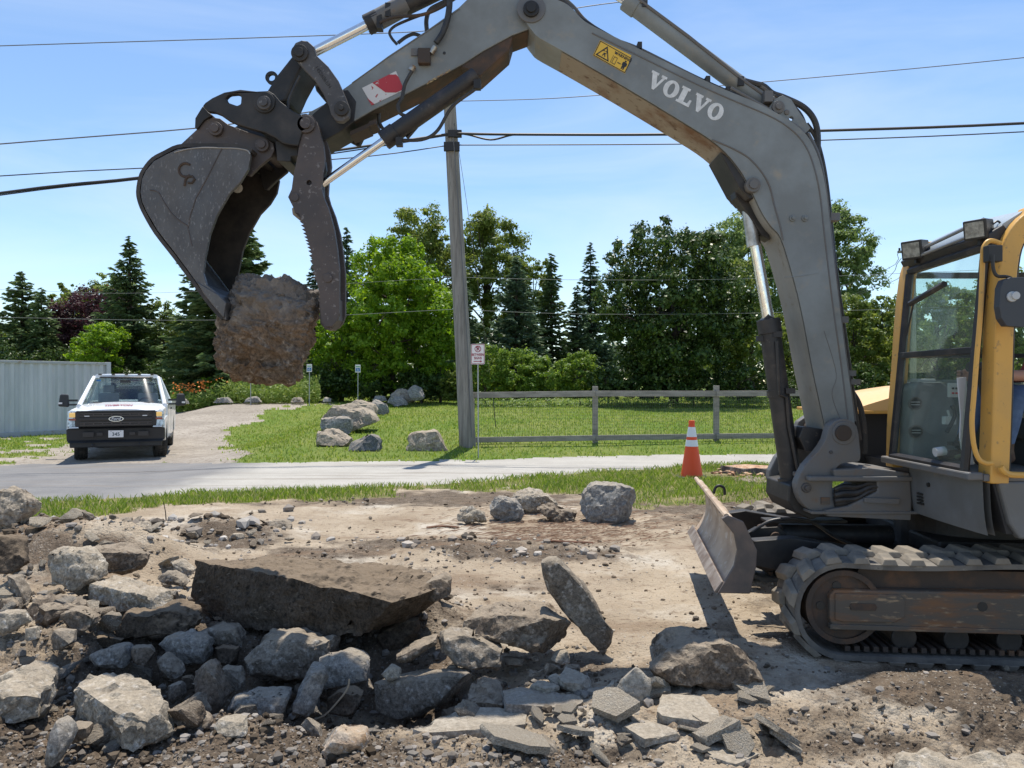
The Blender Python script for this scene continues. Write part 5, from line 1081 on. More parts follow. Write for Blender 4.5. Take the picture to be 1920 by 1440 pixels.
# --- operator
def person():
    root = thing('person', (3.45, 4.62, 1.43), 'seated operator in blue jeans and brown boots leaning a bare forearm forward', 'person')
    J = {'pel': (3.45, 4.66, 1.52, .15), 'bel': (3.48, 4.66, 1.68, .145), 'che': (3.50, 4.66, 1.90, .16), 'nec': (3.49, 4.66, 2.05, .062), 'hed': (3.47, 4.66, 2.16, .085), 'top': (3.47, 4.66, 2.28, .07)}
    for s, yy in (('l', 4.52), ('r', 4.80)):
        J['hip' + s] = (3.42, yy, 1.52, .10); J['kne' + s] = (3.03, yy - (.04 if s == 'l' else -.02), 1.60 if s == 'l' else 1.62, .072); J['ank' + s] = (2.98 if s == 'l' else 2.90, yy, 1.24, .05); J['toe' + s] = (2.80 if s == 'l' else 2.74, yy, 1.19, .04); J['hel' + s] = (3.03 if s == 'l' else 2.95, yy, 1.19, .042)
        sy = 4.46 if s == 'l' else 4.86
        J['sho' + s] = (3.49, sy, 1.97, .075); J['elb' + s] = (3.38, sy - (.04 if s == 'l' else -.03), 1.70, .05); J['wri' + s] = (3.02, sy + (.02 if s == 'l' else -.04), 1.70, .034); J['han' + s] = (2.93, sy + (.02 if s == 'l' else -.04), 1.70, .036)
    E = [('pel', 'bel'), ('bel', 'che'), ('che', 'nec'), ('nec', 'hed'), ('hed', 'top')]
    for s in 'lr': E += [('pel', 'hip' + s), ('hip' + s, 'kne' + s), ('kne' + s, 'ank' + s), ('ank' + s, 'hel' + s), ('hel' + s, 'toe' + s), ('che', 'sho' + s), ('sho' + s, 'elb' + s), ('elb' + s, 'wri' + s), ('wri' + s, 'han' + s)]
    for s in 'lr':
        hx, hy, hz, _ = J['han' + s]
        for k in range(4):
            J['f%s%da' % (s, k)] = (hx - .03, hy, hz + .03 - k * .018, .011); J['f%s%db' % (s, k)] = (hx - .06, hy - .02, hz + .03 - k * .018, .0095); J['f%s%dc' % (s, k)] = (hx - .055, hy - .045, hz + .028 - k * .018, .009)
            E += [('han' + s, 'f%s%da' % (s, k)), ('f%s%da' % (s, k), 'f%s%db' % (s, k)), ('f%s%db' % (s, k), 'f%s%dc' % (s, k))]
        J['t' + s + 'a'] = (hx - .01, hy - .035, hz + .03, .012); J['t' + s + 'b'] = (hx - .04, hy - .05, hz + .04, .010); E += [('han' + s, 't' + s + 'a'), ('t' + s + 'a', 't' + s + 'b')]
    ks = list(J); me = bpy.data.meshes.new('body'); me.from_pydata([Vector(J[k][:3]) - ORG[root.name] for k in ks], [(ks.index(a), ks.index(b)) for a, b in E], [])
    o = bpy.data.objects.new('body', me); col.objects.link(o); sk_ = o.modifiers.new('s', 'SKIN'); o.modifiers.new('u', 'SUBSURF').levels = 2
    for i, k in enumerate(ks): me.skin_vertices[0].data[i].radius = (J[k][3],) * 2; me.skin_vertices[0].data[i].use_root = (i == 0)
    dg = bpy.context.evaluated_depsgraph_get(); m2 = bpy.data.meshes.new_from_object(o.evaluated_get(dg)); bpy.data.objects.remove(o)
    jeans = mat('blue_denim', (.06, .10, .19), .9, c2=(.10, .16, .27), sc=9, bump=.5, bsc=16, bd=.012); skin = mat('skin', (.42, .22, .15), .6); boot = mat('brown_boot_leather', (.08, .045, .03), .6, c2=(.12, .08, .05), sc=20); shirt = mat('dark_red_shirt', (.22, .03, .03), .9)
    m2.materials.clear()
    for q in (jeans, skin, boot, shirt): m2.materials.append(q)
    for p in m2.polygons:
        c = p.center + ORG[root.name]; p.use_smooth = True
        i = 0
        if c.z < 1.29 and c.x < 3.1: i = 2
        elif c.z > 2.03 or (c.x < 3.30 and 1.64 < c.z and (abs(c.y - 4.46) < .09 or abs(c.y - 4.85) < .09) and c.z > 1.665): i = 1
        elif c.z > 1.62 and c.x > 3.25: i = 3
        p.material_index = i
    b = put('body', m2, root)
    hr = G().cyl((3.46, 4.66, 2.24), (3.48, 4.66, 2.33), .105, .075, n=20).box((3.30, 4.59, 2.235), (3.42, 4.73, 2.25)).out('cap', mat('cap_cloth', (.05, .06, .09), .9), root, bevel=.01)
person()
# ------------------------------------------------------------ rocks
def stone_mat(name, c, c2, c3, sc=5, dirt=.55, dc=(.36, .30, .225)):
    m = mat(name, c, .9, c2=c2, sc=sc, lo=.38, hi=.62, c3=c3, sc3=sc * 4.5, lo3=.54, hi3=.66, bump=1.0, bsc=26, bd=.022, spec=.2, det=9)
    # pores and grit, then dust and soil lying on the upward faces
    nt = m.node_tree; N = nt.nodes; L = nt.links; b = N['Principled BSDF']; src = b.inputs['Base Color'].links[0].from_socket
    tq = N.new('ShaderNodeTexCoord'); nq = N.new('ShaderNodeTexNoise'); nq.inputs['Scale'].default_value = sc * 11; nq.inputs['Detail'].default_value = 6; nq.inputs['Roughness'].default_value = .75; L.new(tq.outputs['Object'], nq.inputs['Vector'])
    mq = N.new('ShaderNodeMapRange'); mq.inputs['From Min'].default_value = .36; mq.inputs['From Max'].default_value = .62; mq.inputs['To Min'].default_value = .42; mq.inputs['To Max'].default_value = 1.22; L.new(nq.outputs['Fac'], mq.inputs['Value'])
    hq = N.new('ShaderNodeHueSaturation'); L.new(src, hq.inputs['Color']); L.new(mq.outputs['Result'], hq.inputs['Value']); src = hq.outputs['Color']
    ge = N.new('ShaderNodeNewGeometry'); sx = N.new('ShaderNodeSeparateXYZ'); L.new(ge.outputs['Normal'], sx.inputs[0]); tc_ = N.new('ShaderNodeTexCoord')
    n = N.new('ShaderNodeTexNoise'); n.inputs['Scale'].default_value = 7; n.inputs['Detail'].default_value = 8; L.new(tc_.outputs['Object'], n.inputs['Vector'])
    ma = N.new('ShaderNodeMath'); ma.operation = 'MULTIPLY_ADD'; L.new(n.outputs['Fac'], ma.inputs[0]); ma.inputs[1].default_value = 1.3; L.new(sx.outputs['Z'], ma.inputs[2])
    mr = N.new('ShaderNodeMapRange'); mr.inputs['From Min'].default_value = 1.15; mr.inputs['From Max'].default_value = 1.6; mr.inputs['To Max'].default_value = dirt; L.new(ma.outputs[0], mr.inputs['Value'])
    mi = N.new('ShaderNodeMix'); mi.data_type = 'RGBA'; L.new(mr.outputs['Result'], mi.inputs['Factor']); L.new(src, mi.inputs['A']); mi.inputs['B'].default_value = (*dc, 1); L.new(mi.outputs['Result'], b.inputs['Base Color'])
    return m
SM = {
 'conc': stone_mat('pale_broken_concrete', (.43, .375, .295), (.25, .215, .17), (.55, .51, .45)),
 'grey': stone_mat('grey_broken_concrete', (.25, .215, .175), (.14, .115, .09), (.37, .335, .29)),
 'blue': stone_mat('blue_grey_concrete', (.30, .28, .255), (.19, .175, .155), (.42, .40, .365)),
 'dark': stone_mat('dark_soiled_concrete', (.066, .05, .036), (.105, .082, .062), (.035, .028, .021), dirt=.7, dc=(.25, .19, .13)),
 'brown': stone_mat('brown_soiled_stone', (.20, .155, .115), (.13, .10, .075), (.30, .25, .2)),
 'tan': stone_mat('tan_boulder_stone', (.40, .34, .26), (.30, .25, .2), (.5, .44, .36), 2.5),
 'gboul': stone_mat('grey_boulder_stone', (.30, .29, .27), (.22, .21, .2), (.4, .39, .36), 2.5),
 'slate': stone_mat('dark_slate_stone', (.11, .12, .13), (.17, .175, .18), (.24, .24, .25), 4),
 'orange': stone_mat('orange_white_stone', (.5, .42, .34), (.42, .24, .11), (.62, .58, .53), 5),
 'flag': stone_mat('flat_concrete_paving', (.40, .365, .31), (.33, .295, .245), (.46, .43, .37), 3),
 'held': stone_mat('red_brown_conglomerate', (.215, .145, .092), (.15, .12, .095), (.34, .28, .22), 3.5, dirt=0),
}
def make_rock(name, pts, m, label, cat='stone', group=None, L=.05, rough=.03, seed=0, smooth_it=2, top=None, kind=None, sc=3.0, facets=14, hf=.35):
    bm = bmesh.new()
    for p in pts: bm.verts.new(p)
    r = bmesh.ops.convex_hull(bm, input=bm.verts); bmesh.ops.delete(bm, geom=list({g for g in r['geom_interior'] + r['geom_unused'] if isinstance(g, bmesh.types.BMVert)}), context='VERTS')
    bmesh.ops.dissolve_limit(bm, angle_limit=R(4), verts=bm.verts, edges=bm.edges)
    bmesh.ops.triangulate(bm, faces=bm.faces)
    for it in range(6):
        es = [e for e in bm.edges if e.calc_length() > L * 1.35]
        if not es or len(bm.faces) > 16000: break
        bmesh.ops.subdivide_edges(bm, edges=es, cuts=1); bmesh.ops.triangulate(bm, faces=bm.faces)
    if smooth_it > 1: bmesh.ops.smooth_vert(bm, verts=bm.verts, factor=.3, use_axis_x=True, use_axis_y=True, use_axis_z=True)
    bm.normal_update()
    co = np.array([v.co for v in bm.verts]); no = np.array([v.normal for v in bm.verts])
    ext = (co.max(0) - co.min(0)).max(); rq = np.random.default_rng(seed + 1000)
    if facets:
        cc_ = (co.max(0) + co.min(0)) / 2
        for _ in range(facets):                      # knock flat facets off the hull, as a break does
            n_ = rq.normal(0, 1, 3); n_ /= np.linalg.norm(n_); q = (co - cc_) @ n_; hi_, lo_q = q.max(), q.min()
            lim = hi_ - (hi_ - lo_q) * rq.uniform(.015, .13); k_ = q > lim; co[k_] -= n_[None] * (q[k_] - lim)[:, None]
    d = fbm(co * sc / max(ext, .3) * 1.2 + seed * 7.7, 3, seed) * rough * 1.1 + (np.abs(fbm(co * 9 + seed, 4, seed + 3, .6)) - .18) * rough * .9 + fbm(co * 26 + seed, 3, seed + 5) * rough * (.45 + hf) + (.3 - np.abs(fbm(co * 15 + seed, 2, seed + 7))) * rough * hf
    # chipped bites out of the edges
    ch = np.clip(fbm(co * 5 + 31 + seed, 2, seed + 9) - .18, 0, 1); d -= ch * rough * 3.2
    co = co + no * d[:, None]
    og = Vector((co[:, 0].mean(), co[:, 1].mean(), co[:, 2].min()))
    for v_, c_ in zip(bm.verts, co): v_.co = Vector(c_) - og
    bm.normal_update()
    for f_ in bm.faces: f_.smooth = True
    for e_ in bm.edges:
        if len(e_.link_faces) == 2 and e_.calc_face_angle(0) > R(27): e_.smooth = False
    me = bpy.data.meshes.new(name); bm.to_mesh(me); bm.free(); me.materials.append(m)
    o = put(name, me); o.location = og; ORG[o.name] = og
    return tag(o, label, cat, group, kind)
def cen(l): return (sum(p[0] for p in l) / len(l), sum(p[1] for p in l) / len(l))
def blob(poly, mk, label, t=None, zb=None, name='broken_concrete_lump', cat='concrete lump', group=None, rough=None, seed=0, sink=.0, L=None, Y=None, tiltf=.35, facets=9):
    by = max(p[1] for p in poly); cx_, cy_ = cen(poly)
    if Y is None:
        if zb is None: _, Y, zb_q = ghit(cx_, by)
        else: Y = (CZ - zb) * F / (by - 720)
    w_ = (max(p[0] for p in poly) - min(p[0] for p in poly)) / F * Y; h_ = (max(p[1] for p in poly) - min(p[1] for p in poly)) / F * Y
    t = t or max(.5 * w_, .6 * h_); pts = []
    rb = random.Random(seed)
    for px, py in poly:
        lean = (by - py) / F * Y * tiltf               # upper points lie farther back
        pts.append(W(px, py, Y + lean + t * rb.uniform(.05, .4)))
        k_ = rb.uniform(.70, .96)
        if rb.random() < .75: sx, sy = cx_ + (px - cx_) * k_, cy_ + (py - cy_) * k_; pts.append(W(sx, sy, Y + lean * .8 + t * rb.uniform(-.08, .12)))
        k_ = rb.uniform(.8, .98); q = W(cx_ + (px - cx_) * k_, cy_ + (py - cy_) * k_, Y + lean + t * .12); pts.append(q + Vector((0, t * rb.uniform(.75, 1.0), 0)))
    s_ = min(w_, h_ * 1.5)
    return make_rock(name, pts, SM[mk], label, cat, group, L or max(.014, min(.045, s_ * .055)), rough if rough is not None else min(.028, s_ * .055), seed, facets=facets)
def slab(poly, mk, label, zt, th, name='concrete_slab', cat='concrete slab', group=None, rough=.015, seed=0, L=.035, gz=(0, 0), flare=1.03):
    pts = []; X0_ = None
    P3 = []
    for q in poly:
        px, py = q[0], q[1]; z = zt + (q[2] if len(q) > 2 else 0); Y = (CZ - z) * F / (py - 720); P3.append(W(px, py, Y))
    c = sum(P3, Vector()) / len(P3)
    for p in P3: pts.append(p); pts.append(Vector((c.x + (p.x - c.x) * flare, c.y + (p.y - c.y) * flare, p.z - th)))
    return make_rock(name, pts, SM[mk], label, cat, group, L, rough * .8, seed, 1, facets=6 if rough < .03 else 11)
def A(l): return [(.3888 * x, 880 + .3889 * y) for x, y in l]
def B(l): return [(560 + .3888 * x, 880 + .3889 * y) for x, y in l]
def C(l): return [(1140 + .40625 * x, 1040 + .40625 * y) for x, y in l]
# the held boulder
hb = [(428, 560), (440, 540), (450, 522), (462, 515), (500, 518), (530, 524), (560, 530), (600, 548), (606, 580), (608, 612), (598, 660), (575, 700), (548, 718), (520, 714), (470, 706), (440, 712), (420, 700), (405, 690), (404, 640), (414, 600), (420, 580)]
pts = []
for px, py in hb: pts += [W(px, py, 5.22), W(505 + (px - 505) * .8, 615 + (py - 615) * .82, 5.02), W(505 + (px - 505) * .85, 615 + (py - 615) * .85, 5.55)]
hm = SM['held']; nt_ = hm.node_tree; b0 = nt_.nodes['Principled BSDF']; src = b0.inputs['Base Color'].links[0].from_socket
sx_ = nt_.nodes.new('ShaderNodeSeparateXYZ'); tcx = nt_.nodes.new('ShaderNodeTexCoord'); nt_.links.new(tcx.outputs['Object'], sx_.inputs[0])
nn_ = nt_.nodes.new('ShaderNodeTexNoise'); nn_.inputs['Scale'].default_value = 4; nn_.inputs['Detail'].default_value = 7; nt_.links.new(tcx.outputs['Object'], nn_.inputs['Vector'])
ma_ = nt_.nodes.new('ShaderNodeMath'); ma_.operation = 'MULTIPLY_ADD'; nt_.links.new(nn_.outputs['Fac'], ma_.inputs[0]); ma_.inputs[1].default_value = .5; nt_.links.new(sx_.outputs['Z'], ma_.inputs[2])
mr0 = nt_.nodes.new('ShaderNodeMapRange'); mr0.inputs['From Min'].default_value = .62; mr0.inputs['From Max'].default_value = .78; mr0.inputs['To Max'].default_value = .6; nt_.links.new(ma_.outputs[0], mr0.inputs['Value'])
mi0 = nt_.nodes.new('ShaderNodeMix'); mi0.data_type = 'RGBA'; nt_.links.new(mr0.outputs['Result'], mi0.inputs['Factor']); nt_.links.new(src, mi0.inputs['A']); mi0.inputs['B'].default_value = (.21, .195, .18, 1); nt_.links.new(mi0.outputs['Result'], b0.inputs['Base Color'])
hr_ = make_rock('boulder', pts, SM['held'], 'rough red brown conglomerate boulder gripped between bucket and thumb', 'boulder', None, .0135, .042, 11, 1, facets=9, hf=.7)
# big tilted slab in the rubble
P = []
for (px, py, Y) in ((367, 1051, 5.35), (463, 1067, 5.1), (583, 1098, 4.78), (640, 1117, 4.62), (673, 1113, 4.55), (735, 1130, 4.45), (782, 1117, 4.5), (352, 1148, 5.3), (373, 1168, 5.2), (482, 1180, 4.95), (640, 1195, 4.62), (677, 1191, 4.55), (727, 1148, 4.5), (420, 1041, 5.75), (467, 1042, 5.7), (583, 1055, 5.4), (700, 1056, 5.25), (754, 1062, 5.15), (813, 1076, 4.95), (830, 1100, 4.85)): P.append(W(px, py, Y))
P += [W(760, 1165, 4.8), W(815, 1130, 4.95), W(500, 1150, 5.7), W(780, 1140, 5.0), W(420, 1130, 5.9)]
make_rock('concrete_slab', P, SM['dark'], 'largest thick dark concrete slab, tilted over the pit in the centre left', 'concrete slab', None, .028, .024, 3, 1, facets=2)
blob(B([(590, 560), (700, 500), (740, 520), (735, 620), (690, 615), (650, 640), (600, 640)]), 'brown', 'crumbly brown lump stuck on the right end of the largest slab', Y=4.75, seed=12)
RK = [
 (A([(215, 420), (270, 375), (380, 385), (440, 430), (480, 500), (470, 540), (340, 590), (250, 560)]), 'conc', 'pale pitted boulder leaning above the long flat slab at the left', .2),
 (A([(540, 790), (600, 690), (700, 680), (900, 670), (950, 740), (940, 760), (830, 840), (700, 845), (560, 830)]), 'dark', 'dark grey block wedged under the long flat slab', .0),
 (A([(285, 700), (370, 665), (470, 710), (480, 745), (400, 790), (330, 770)]), 'brown', 'sunlit tan lump left of the dark wedged block', .1),
 (A([(245, 770), (350, 780), (370, 820), (340, 850), (250, 885)]), 'grey', 'small grey block under the sunlit tan lump', .05),
 (A([(-30, 690), (130, 680), (135, 740), (70, 800), (-30, 810)]), 'conc', 'pale lump cut by the left picture edge beneath the brown slab', .1),
 (A([(400, 880), (440, 810), (540, 800), (590, 830), (560, 850), (410, 900)]), 'dark', 'flat dark lump behind the ridged blue grey lump', -.05),
 (A([(430, 900), (520, 860), (620, 850), (640, 900), (600, 960), (460, 950)]), 'blue', 'ridged blue grey lump above the speckled flat slab', -.05),
 (A([(630, 860), (720, 855), (750, 880), (700, 960), (640, 950)]), 'brown', 'small brown lump right of the ridged blue grey lump', -.05),
 (A([(750, 850), (850, 795), (960, 800), (1035, 850), (1010, 920), (900, 960), (830, 930)]), 'blue', 'light blue grey jagged lump in front of the largest slab', -.08),
 (A([(740, 910), (790, 890), (860, 960), (870, 1000), (830, 1025), (760, 970)]), 'grey', 'grey lump below the jagged light lump', -.1),
 (A([(930, 970), (1000, 925), (1030, 960), (1080, 1130), (1040, 1215), (930, 1150), (925, 1040)]), 'brown', 'upright tan shard standing in the pit', -.12),
 (A([(940, 800), (1020, 760), (1130, 770), (1185, 830), (1170, 880), (1040, 850)]), 'grey', 'grey lump directly under the left end of the largest slab', -.05),
 (A([(1030, 850), (1150, 860), (1130, 955), (1050, 940)]), 'dark', 'dark brown block below the grey lump under the largest slab', -.1),
 (A([(1130, 970), (1200, 870), (1280, 805), (1450, 795), (1640, 810), (1640, 880), (1520, 910), (1500, 1010), (1300, 1020), (1180, 1000)]), 'grey', 'large dark grey rounded lump filling the middle of the pit', -.12),
 (A([(1040, 990), (1080, 955), (1150, 970), (1190, 1050), (1100, 1080), (1050, 1050)]), 'grey', 'small grey lump left of the large rounded lump', -.15),
 (A([(1085, 1180), (1130, 1090), (1380, 1100), (1395, 1130), (1370, 1220), (1200, 1225), (1090, 1200)]), 'blue', 'flat topped grey block at the bottom of the pit', -.1),
 (A([(1400, 1140), (1480, 960), (1570, 960), (1580, 1010), (1500, 1200), (1400, 1180)]), 'blue', 'long pale blue grey block leaning in the pit', -.1),
 (B([(80, 920), (130, 890), (270, 880), (340, 930), (330, 1020), (250, 1060), (100, 1050)]), 'blue', 'wide pale lump right of the long leaning block', -.08),
 (B([(240, 1010), (330, 1020), (370, 1060), (330, 1100), (250, 1090)]), 'grey', 'small lump at the foot of the wide pale lump', -.15),
 (B([(140, 1100), (200, 1060), (310, 1090), (280, 1180), (190, 1215), (130, 1180)]), 'dark', 'dark flat lump crossed by a root in the pit', -.15),
 (A([(1030, 1250), (1060, 1195), (1180, 1210), (1190, 1290), (1040, 1300)]), 'conc', 'whitish lump in front of the flat topped grey block', 0),
 (A([(900, 1210), (960, 1175), (1030, 1210), (1020, 1250), (910, 1250)]), 'brown', 'small pinkish lump left of the whitish lump', 0),
 (A([(200, 1420), (220, 1300), (270, 1205), (315, 1260), (300, 1350), (250, 1440)]), 'blue', 'thin whitish shard at the lower left', .02),
 (A([(310, 1260), (350, 1225), (430, 1240), (420, 1300), (330, 1345)]), 'brown', 'brown stone right of the thin whitish shard', .02),
 (A([(1445, 1230), (1480, 1200), (1540, 1250), (1550, 1300), (1490, 1290)]), 'grey', 'egg shaped grey stone below the long leaning block', -.05),
 (B([(80, 1390), (130, 1310), (180, 1260), (260, 1270), (300, 1290), (350, 1310), (340, 1340), (200, 1380), (150, 1430)]), 'orange', 'orange and white stone at the bottom centre left', .0),
 (B([(370, 790), (500, 730), (580, 720), (570, 830), (480, 870), (380, 880)]), 'dark', 'dark block in the shade under the right of the largest slab', -.05),
 (B([(455, 910), (620, 830), (665, 822), (670, 850), (500, 940), (460, 940)]), 'brown', 'long brown sliver lying left of the dark squared block', .05),
 (B([(665, 820), (700, 790), (850, 800), (980, 880), (990, 990), (900, 980), (740, 940), (670, 870)]), 'grey', 'squared dark faced block in front of the thick pale edged slab', .0),
 (B([(750, 790), (790, 730), (950, 690), (1250, 700), (1325, 760), (1320, 890), (1200, 890), (1000, 850), (850, 820)]), 'brown', 'thick pale edged slab lying left of the leaning slab', .08),
 (C([(140, 480), (230, 430), (320, 400), (560, 400), (700, 480), (710, 520), (740, 600), (550, 665), (300, 620), (160, 560)]), 'brown', 'broad slab heaped with dark soil in front of the track', .02),
 (B([(1145, 1400), (1180, 1300), (1250, 1340), (1258, 1430), (1200, 1460)]), 'grey', 'small pointed grey stone at the bottom centre', -.05),
 (B([(1215, 920), (1240, 885), (1290, 878), (1318, 930), (1270, 945)]), 'conc', 'small pale lump at the foot of the leaning slab', .02),
 (B([(1120, 905), (1150, 895), (1165, 925), (1125, 930)]), 'grey', 'fist sized stone left of the small pale lump', .02),
 (B([(990, 910), (1090, 915), (1085, 950), (995, 945)]), 'brown', 'brown chunk under the thick pale edged slab', .0),
 (B([(395, 990), (440, 945), (495, 960), (490, 1000), (430, 1030)]), 'conc', 'small tan lump on the pit edge', 0),
 (B([(705, 985), (720, 950), (765, 948), (770, 990)]), 'grey', 'small angular stone beneath the squared block', -.02),
 (A([(500, 300), (570, 240), (620, 235), (615, 290), (600, 330), (540, 335)]), 'grey', 'grey lump at the left of the rubble row', .1),
 (A([(610, 290), (640, 250), (700, 255), (730, 300), (680, 330)]), 'conc', 'pale lump right of the grey lump in the rubble row', .1),
 (A([(565, 295), (600, 290), (680, 350), (665, 375), (620, 350)]), 'conc', 'small pale slab leaning on the rubble row', .08),
 (A([(270, 355), (330, 310), (410, 310), (415, 330), (340, 370)]), 'blue', 'flat blue grey sliver left of the rubble row', .15),
 (A([(190, 250), (300, 235), (380, 250), (370, 290), (290, 290)]), 'conc', 'flat pale slab at the far left of the rubble row', .15),
 (A([(370, 390), (500, 380), (700, 400), (710, 450), (660, 520), (490, 515), (430, 430)]), 'brown', 'large brown soil covered lump behind the long flat slab', .15),
 (A([(810, 440), (870, 440), (930, 490), (920, 530), (850, 510)]), 'conc', 'white crumbling lump left of the largest slab', .08),
 (A([(740, 520), (820, 495), (910, 550), (880, 580), (760, 540)]), 'grey', 'small flat lump below the white crumbling lump', .08),
 (A([(1100, 340), (1120, 310), (1180, 310), (1180, 345), (1120, 352)]), 'conc', 'small pale stone at the front right of the rubble row', .02),
 (A([(1260, 260), (1370, 240), (1410, 265), (1400, 295), (1290, 290)]), 'grey', 'long grey lump at the right end of the rubble row', .03),
 (A([(-40, 300), (70, 330), (120, 460), (60, 500), (-40, 510)]), 'dark', 'dark broken lump at the left picture edge', .25),
 (A([(30, 510), (60, 510), (130, 640), (110, 665), (60, 620)]), 'grey', 'thin grey sliver standing below the dark broken lump', .15),
 (A([(-30, 620), (60, 620), (90, 660), (60, 680), (-30, 675)]), 'brown', 'brown lump at the left edge under the dark broken lump', .15),
 (A([(870, 1000), (930, 1000), (940, 1060), (880, 1070)]), 'dark', 'dark cube wedged behind the upright tan shard', -.15),
 (A([(800, 1050), (870, 1030), (880, 1100), (850, 1150), (810, 1110)]), 'grey', 'grey lump left of the upright tan shard', -.1),
 (A([(120, 760), (175, 760), (180, 820), (120, 835)]), 'conc', 'small tan cube at the left', .1),
]
for i, (poly, mk, lab_, zb) in enumerate(RK): blob(poly, mk, lab_, zb=zb, seed=100 + i)
blob(B([(1165, 450), (1190, 425), (1240, 420), (1380, 560), (1430, 650), (1525, 780), (1515, 840), (1470, 910), (1300, 720), (1190, 560)]), 'grey', 'long slab standing on end and leaning left in the centre', t=.16, zb=.0, seed=201, name='concrete_slab', cat='concrete slab', tiltf=.12, rough=.012, facets=0, L=.025)
blob(C([(30, 660), (60, 580), (125, 505), (200, 580), (210, 720), (120, 725)]), 'flag', 'upright pointed paving piece in front of the soil heaped slab', t=.05, zb=.0, seed=202, name='concrete_slab', cat='concrete slab', rough=.008, tiltf=.2)
blob(B([(1435, 1100), (1525, 1015), (1535, 1080), (1520, 1115)]), 'flag', 'small triangular paving piece left of the upright pointed piece', t=.04, zb=.0, seed=203, name='concrete_slab', cat='concrete slab', rough=.008)
SL = [
 (A([(410, 515), (480, 505), (560, 515), (700, 545), (895, 610), (730, 620), (590, 590), (440, 555)]), 'conc', 'long flat pale slab leaning left of the largest slab', .24, .12),
 (A([(340, 1020), (420, 965), (600, 965), (760, 1050), (860, 1140), (700, 1205), (590, 1195), (470, 1110)]), 'conc', 'flat speckled tan slab in the lower left foreground', .13, .14),
 (A([(-30, 985), (100, 945), (230, 920), (285, 930), (270, 990), (180, 1070), (-30, 1110)]), 'conc', 'pale slab cut by the left picture edge in the foreground', .14, .12),
 (A([(140, 630), (260, 590), (380, 600), (420, 650), (290, 670), (200, 685)]), 'brown', 'brown slab below the pale pitted boulder', .2, .1),
 (C([(215, 740), (250, 645), (420, 640), (500, 700), (530, 760), (450, 775), (330, 755)]), 'flag', 'largest flat paving piece in front of the soil heaped slab', .07, .05),
 (C([(50, 780), (110, 750), (330, 800), (340, 820), (170, 850)]), 'flag', 'flat paving piece left below the largest paving piece', .05, .04),
 (C([(340, 810), (540, 790), (600, 850), (580, 865), (400, 835)]), 'flag', 'flat paving piece right below the largest paving piece', .04, .04),
 (C([(440, 890), (480, 860), (650, 890), (750, 890), (640, 920), (590, 970), (450, 925)]), 'flag', 'angular flat paving piece at the bottom right of the paving pile', .03, .06),
 (B([(980, 1060), (1000, 1040), (1400, 1100), (1380, 1125), (1290, 1150), (1000, 1130)]), 'blue', 'blue grey flat paving piece in the shade', .03, .05),
 (B([(1250, 1000), (1290, 950), (1410, 1000), (1400, 1030), (1280, 1030)]), 'flag', 'tilted brown paving piece above the blue grey one', .07, .05),
 (B([(1080, 950), (1200, 942), (1350, 940), (1340, 952), (1100, 975)]), 'brown', 'narrow paving strip under the leaning slab', .06, .04),
 (B([(1310, 1050), (1500, 1040), (1460, 1075), (1380, 1070)]), 'blue', 'thin paving piece right of the blue grey one', .04, .03),
 (B([(1420, 1150), (1560, 1140), (1700, 1170), (1690, 1188), (1430, 1175)]), 'flag', 'narrow paving piece below the upright pointed piece', .04, .04),
 (B([(1100, 1030), (1160, 1010), (1260, 1045), (1190, 1060)]), 'flag', 'small paving piece left of the tilted brown one', .05, .03),
 (B([(1195, 1000), (1240, 985), (1290, 1020), (1240, 1030)]), 'flag', 'tiny paving piece behind the tilted brown one', .05, .03),
 (B([(550, 1250), (740, 1145), (1000, 1150), (1100, 1185), (1090, 1230), (760, 1260), (600, 1268)]), 'flag', 'wide layer of broken pavement at the bottom centre', -.01, .07),
 (B([(780, 1110), (880, 1000), (975, 1010), (990, 1140)]), 'brown', 'dusty pavement piece left of the blue grey paving piece', .0, .1),
 ([(1660, 1424), (1741, 1411), (1831, 1409), (1940, 1426), (1960, 1470), (1680, 1462)], 'conc', 'pale slab cut by the bottom right picture edge', .08, .1),
 ([(1370, 900), (1385, 894), (1440, 893), (1470, 897), (1470, 905), (1400, 903)], 'brown', 'thin bark slab lying by the tree stump', .04, .03),
 (B([(1560, 1240), (1600, 1215), (1760, 1200), (1800, 1250), (1680, 1310)]), 'flag', 'flat paving piece at the lower right of the pavement layer', .02, .05),
]
for i, (poly, mk, lab_, zt_, th_) in enumerate(SL): slab(poly, mk, lab_, zt_, th_, seed=300 + i, rough=.013 if mk in ('flag', 'blue') else .04, L=.03)
# the shaft of pavement with a vertical cut face at the bottom edge
blob([(700, 1280), (790, 1266), (880, 1262), (893, 1272), (850, 1312), (800, 1340), (745, 1352), (705, 1335)], 'grey', 'flat shaded pavement edge facing the right end of the pit', Y=4.08, t=.14, seed=210, rough=.01, facets=2)
